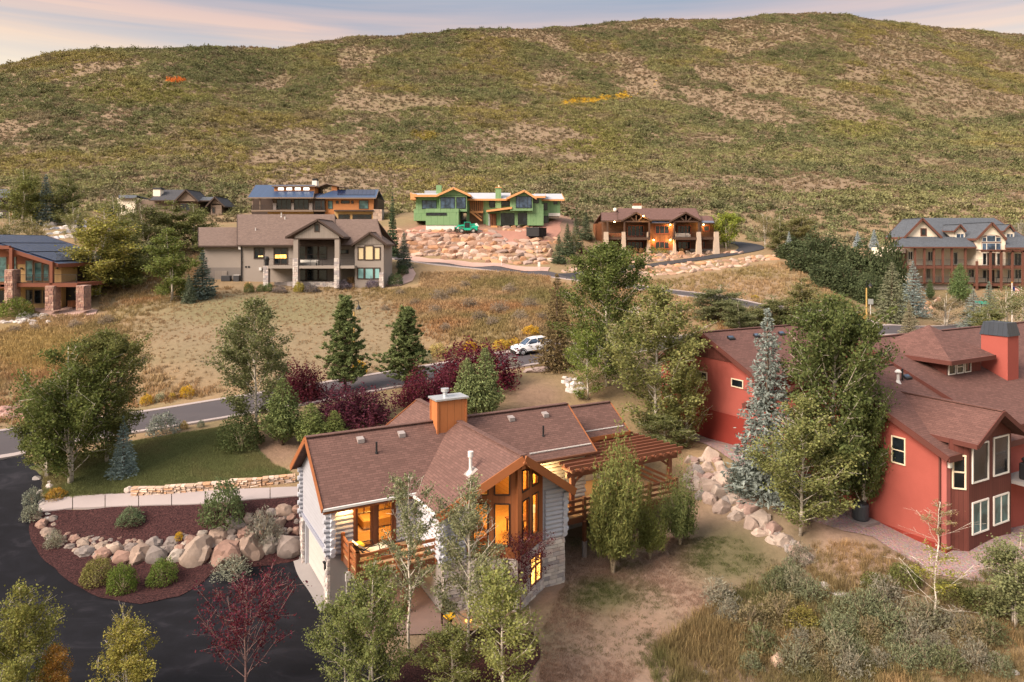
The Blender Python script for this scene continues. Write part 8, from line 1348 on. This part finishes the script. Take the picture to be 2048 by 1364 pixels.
# black roll-off container
dp = W(1073, 462, 135.5); du = empty('skip_container', (dp[0], dp[1], g1(dp[0], dp[1])), R(-25), 'black roll-off waste container on the dirt terrace', 'container')
m = MB(); m.box(-1.3, 1.3, -1.9, 1.9, .15, .25); m.box(-1.3, -1.22, -1.9, 1.9, .25, 1.75); m.box(1.22, 1.3, -1.9, 1.9, .25, 1.75); m.box(-1.22, 1.22, -1.9, -1.82, .25, 1.75); m.box(-1.22, 1.22, 1.82, 1.9, .25, 1.75); m.build('box', MT['black_metal'], du)
for y in np.linspace(-1.7, 1.7, 6): MB().box(1.3, 1.37, y - .05, y + .05, .2, 1.7).build('rib', MT['black_metal'], du); MB().box(-1.37, -1.3, y - .05, y + .05, .2, 1.7).build('rib', MT['black_metal'], du)
MB().box(-1.38, 1.38, -1.98, 1.98, 1.75, 1.85).build('rim', mat_plain('grey tarp rim', (.06, .06, .065), .6), du)
for s in (-1, 1): MB().box(s * .9 - .1, s * .9 + .1, -1.8, 1.8, 0, .15).build('runner', MT['black_metal'], du)
# street lamps with a crook and hanging lantern
def street_lamp(px, d, top, label):
    x = (px - 1024) / FPX * d; z = g1(x, d); h = ZC - (top - YH) * d / FPX - z; r = empty('street_lamp', (x, d, z), 0, label, 'street lamp', 'street lamps'); MB().lathe([(.16, -.1), (.16, .35), (.10, .45), (.085, h * .78), (0, h * .78)], 10).build('timber_pole', mat_plain('yellowed timber pole', (.46, .30, .10), .7), r)
    MB().tube([(0, 0, h * .75), (0, 0, h * .93), (.08, 0, h * .985), (.25, 0, h), (.42, 0, h * .985), (.5, 0, h * .94), (.5, 0, h * .90)], .035, 6).build('crook', MT['black_metal'], r); MB().lathe([(.05, h * .91), (.12, h * .885), (.30, h * .835), (.31, h * .825), (.0, h * .825)], 12, (.5, 0)).build('lantern_shade', MT['black_metal'], r); MB().lathe([(.13, h * .825), (.10, h * .79), (0, h * .785)], 10, (.5, 0)).build('lantern_glass', MT['cream_trim'], r)
street_lamp(708, 75, 600, 'tan street lamp with hanging black lantern beyond the left street pine'); street_lamp(1733, 93, 560, 'tan street lamp with hanging black lantern before the oak thicket')
# sign posts
def sign(px, py, top, w, hgt, mat, label, cat='sign', post=MT['white_metal'], rot=0):
    p = hit(px, py); d = p[1]; h = (py - top) * d / FPX; r = empty('sign_post', p, 0, label, cat); MB().bar((0, 0, -.2), (0, 0, h), .07, .07).build('post', post, r); b = MB().box(-w / 2, w / 2, -.06, -.03, -hgt / 2, hgt / 2).build('board', mat, r); b.location = (0, 0, h - hgt / 2); b.rotation_euler = (0, rot, 0); return r
sign(1078, 541, 524, .45, .8, MT['white_trim'], 'white notice post at the foot of the sandstone wall'); sign(1003, 532, 518, .25, .4, MT['white_trim'], 'small white stake marker beside the upper road'); sign(773, 556, 534, .55, .55, MT['white_trim'], 'small white diamond sign beside the taupe house', rot=R(45)); sign(911, 519, 500, .75, .5, MT['brown_trim'], 'brown timber notice stand before the sandstone wall', post=MT['brown_trim']); sign(1074, 507, 492, .3, .3, MT['white_trim'], 'pale utility marker on the right dirt ramp'); sign(1741, 634, 598, .7, .7, mat_plain('grey sign back', (.30, .31, .30), .6), 'round-topped grey road sign beside the right street lamp'); 
p = W(1963, 606, 92); zz = g1(p[0], p[1]); r = empty('teal_sign', (p[0], p[1], zz), 0, 'teal street name sign below the mansion', 'sign'); MB().bar((0, 0, -.2), (0, 0, p[2] - zz), .08, .08).build('post', MT['black_metal'], r); b = MB().box(-.9, .9, -.05, -.02, p[2] - zz - .1, p[2] - zz + .25).build('board', mat_plain('teal sign board', (.05, .32, .24), .5), r)
# flag on its pole
p = W(2024, 606, 96); zz = g1(p[0], p[1]); hh = ZC - (566 - YH) * 96 / FPX - zz; r = empty('flagpole', (p[0], p[1], zz), 0, 'white flagpole with limp striped flag at the mansion', 'flagpole'); MB().lathe([(.06, -.1), (.05, hh), (.0, hh + .02)], 8).build('pole', MT['white_trim'], r); MB().lathe([(0, hh), (.09, hh + .08), (0, hh + .17)], 8).build('finial', MT['yellow'], r)
fx = lambda u, v_: (.05 + u * 1.0, .10 * math.sin(u * 6), hh - .3 - v_ * 1.1 - u * .75)
for k in range(13):
    m = MB(); n = 8
    for i in range(n): m.add([fx(i / n, k / 13), fx((i + 1) / n, k / 13), fx((i + 1) / n, (k + 1) / 13), fx(i / n, (k + 1) / 13)], [(0, 1, 2, 3)])
    m.build('stripe', mat_plain('flag red', (.42, .03, .04), .8) if k % 2 == 0 else MT['white_trim'], r)
m = MB()
for i in range(4): m.add([tuple(Vector(fx(i / 10, 0)) - Vector((0, .012, 0))), tuple(Vector(fx((i + 1) / 10, 0)) - Vector((0, .012, 0))), tuple(Vector(fx((i + 1) / 10, 7 / 13)) - Vector((0, .012, 0))), tuple(Vector(fx(i / 10, 7 / 13)) - Vector((0, .012, 0)))], [(0, 1, 2, 3)])
m.build('canton', mat_plain('flag blue', (.02, .03, .12), .8), r)
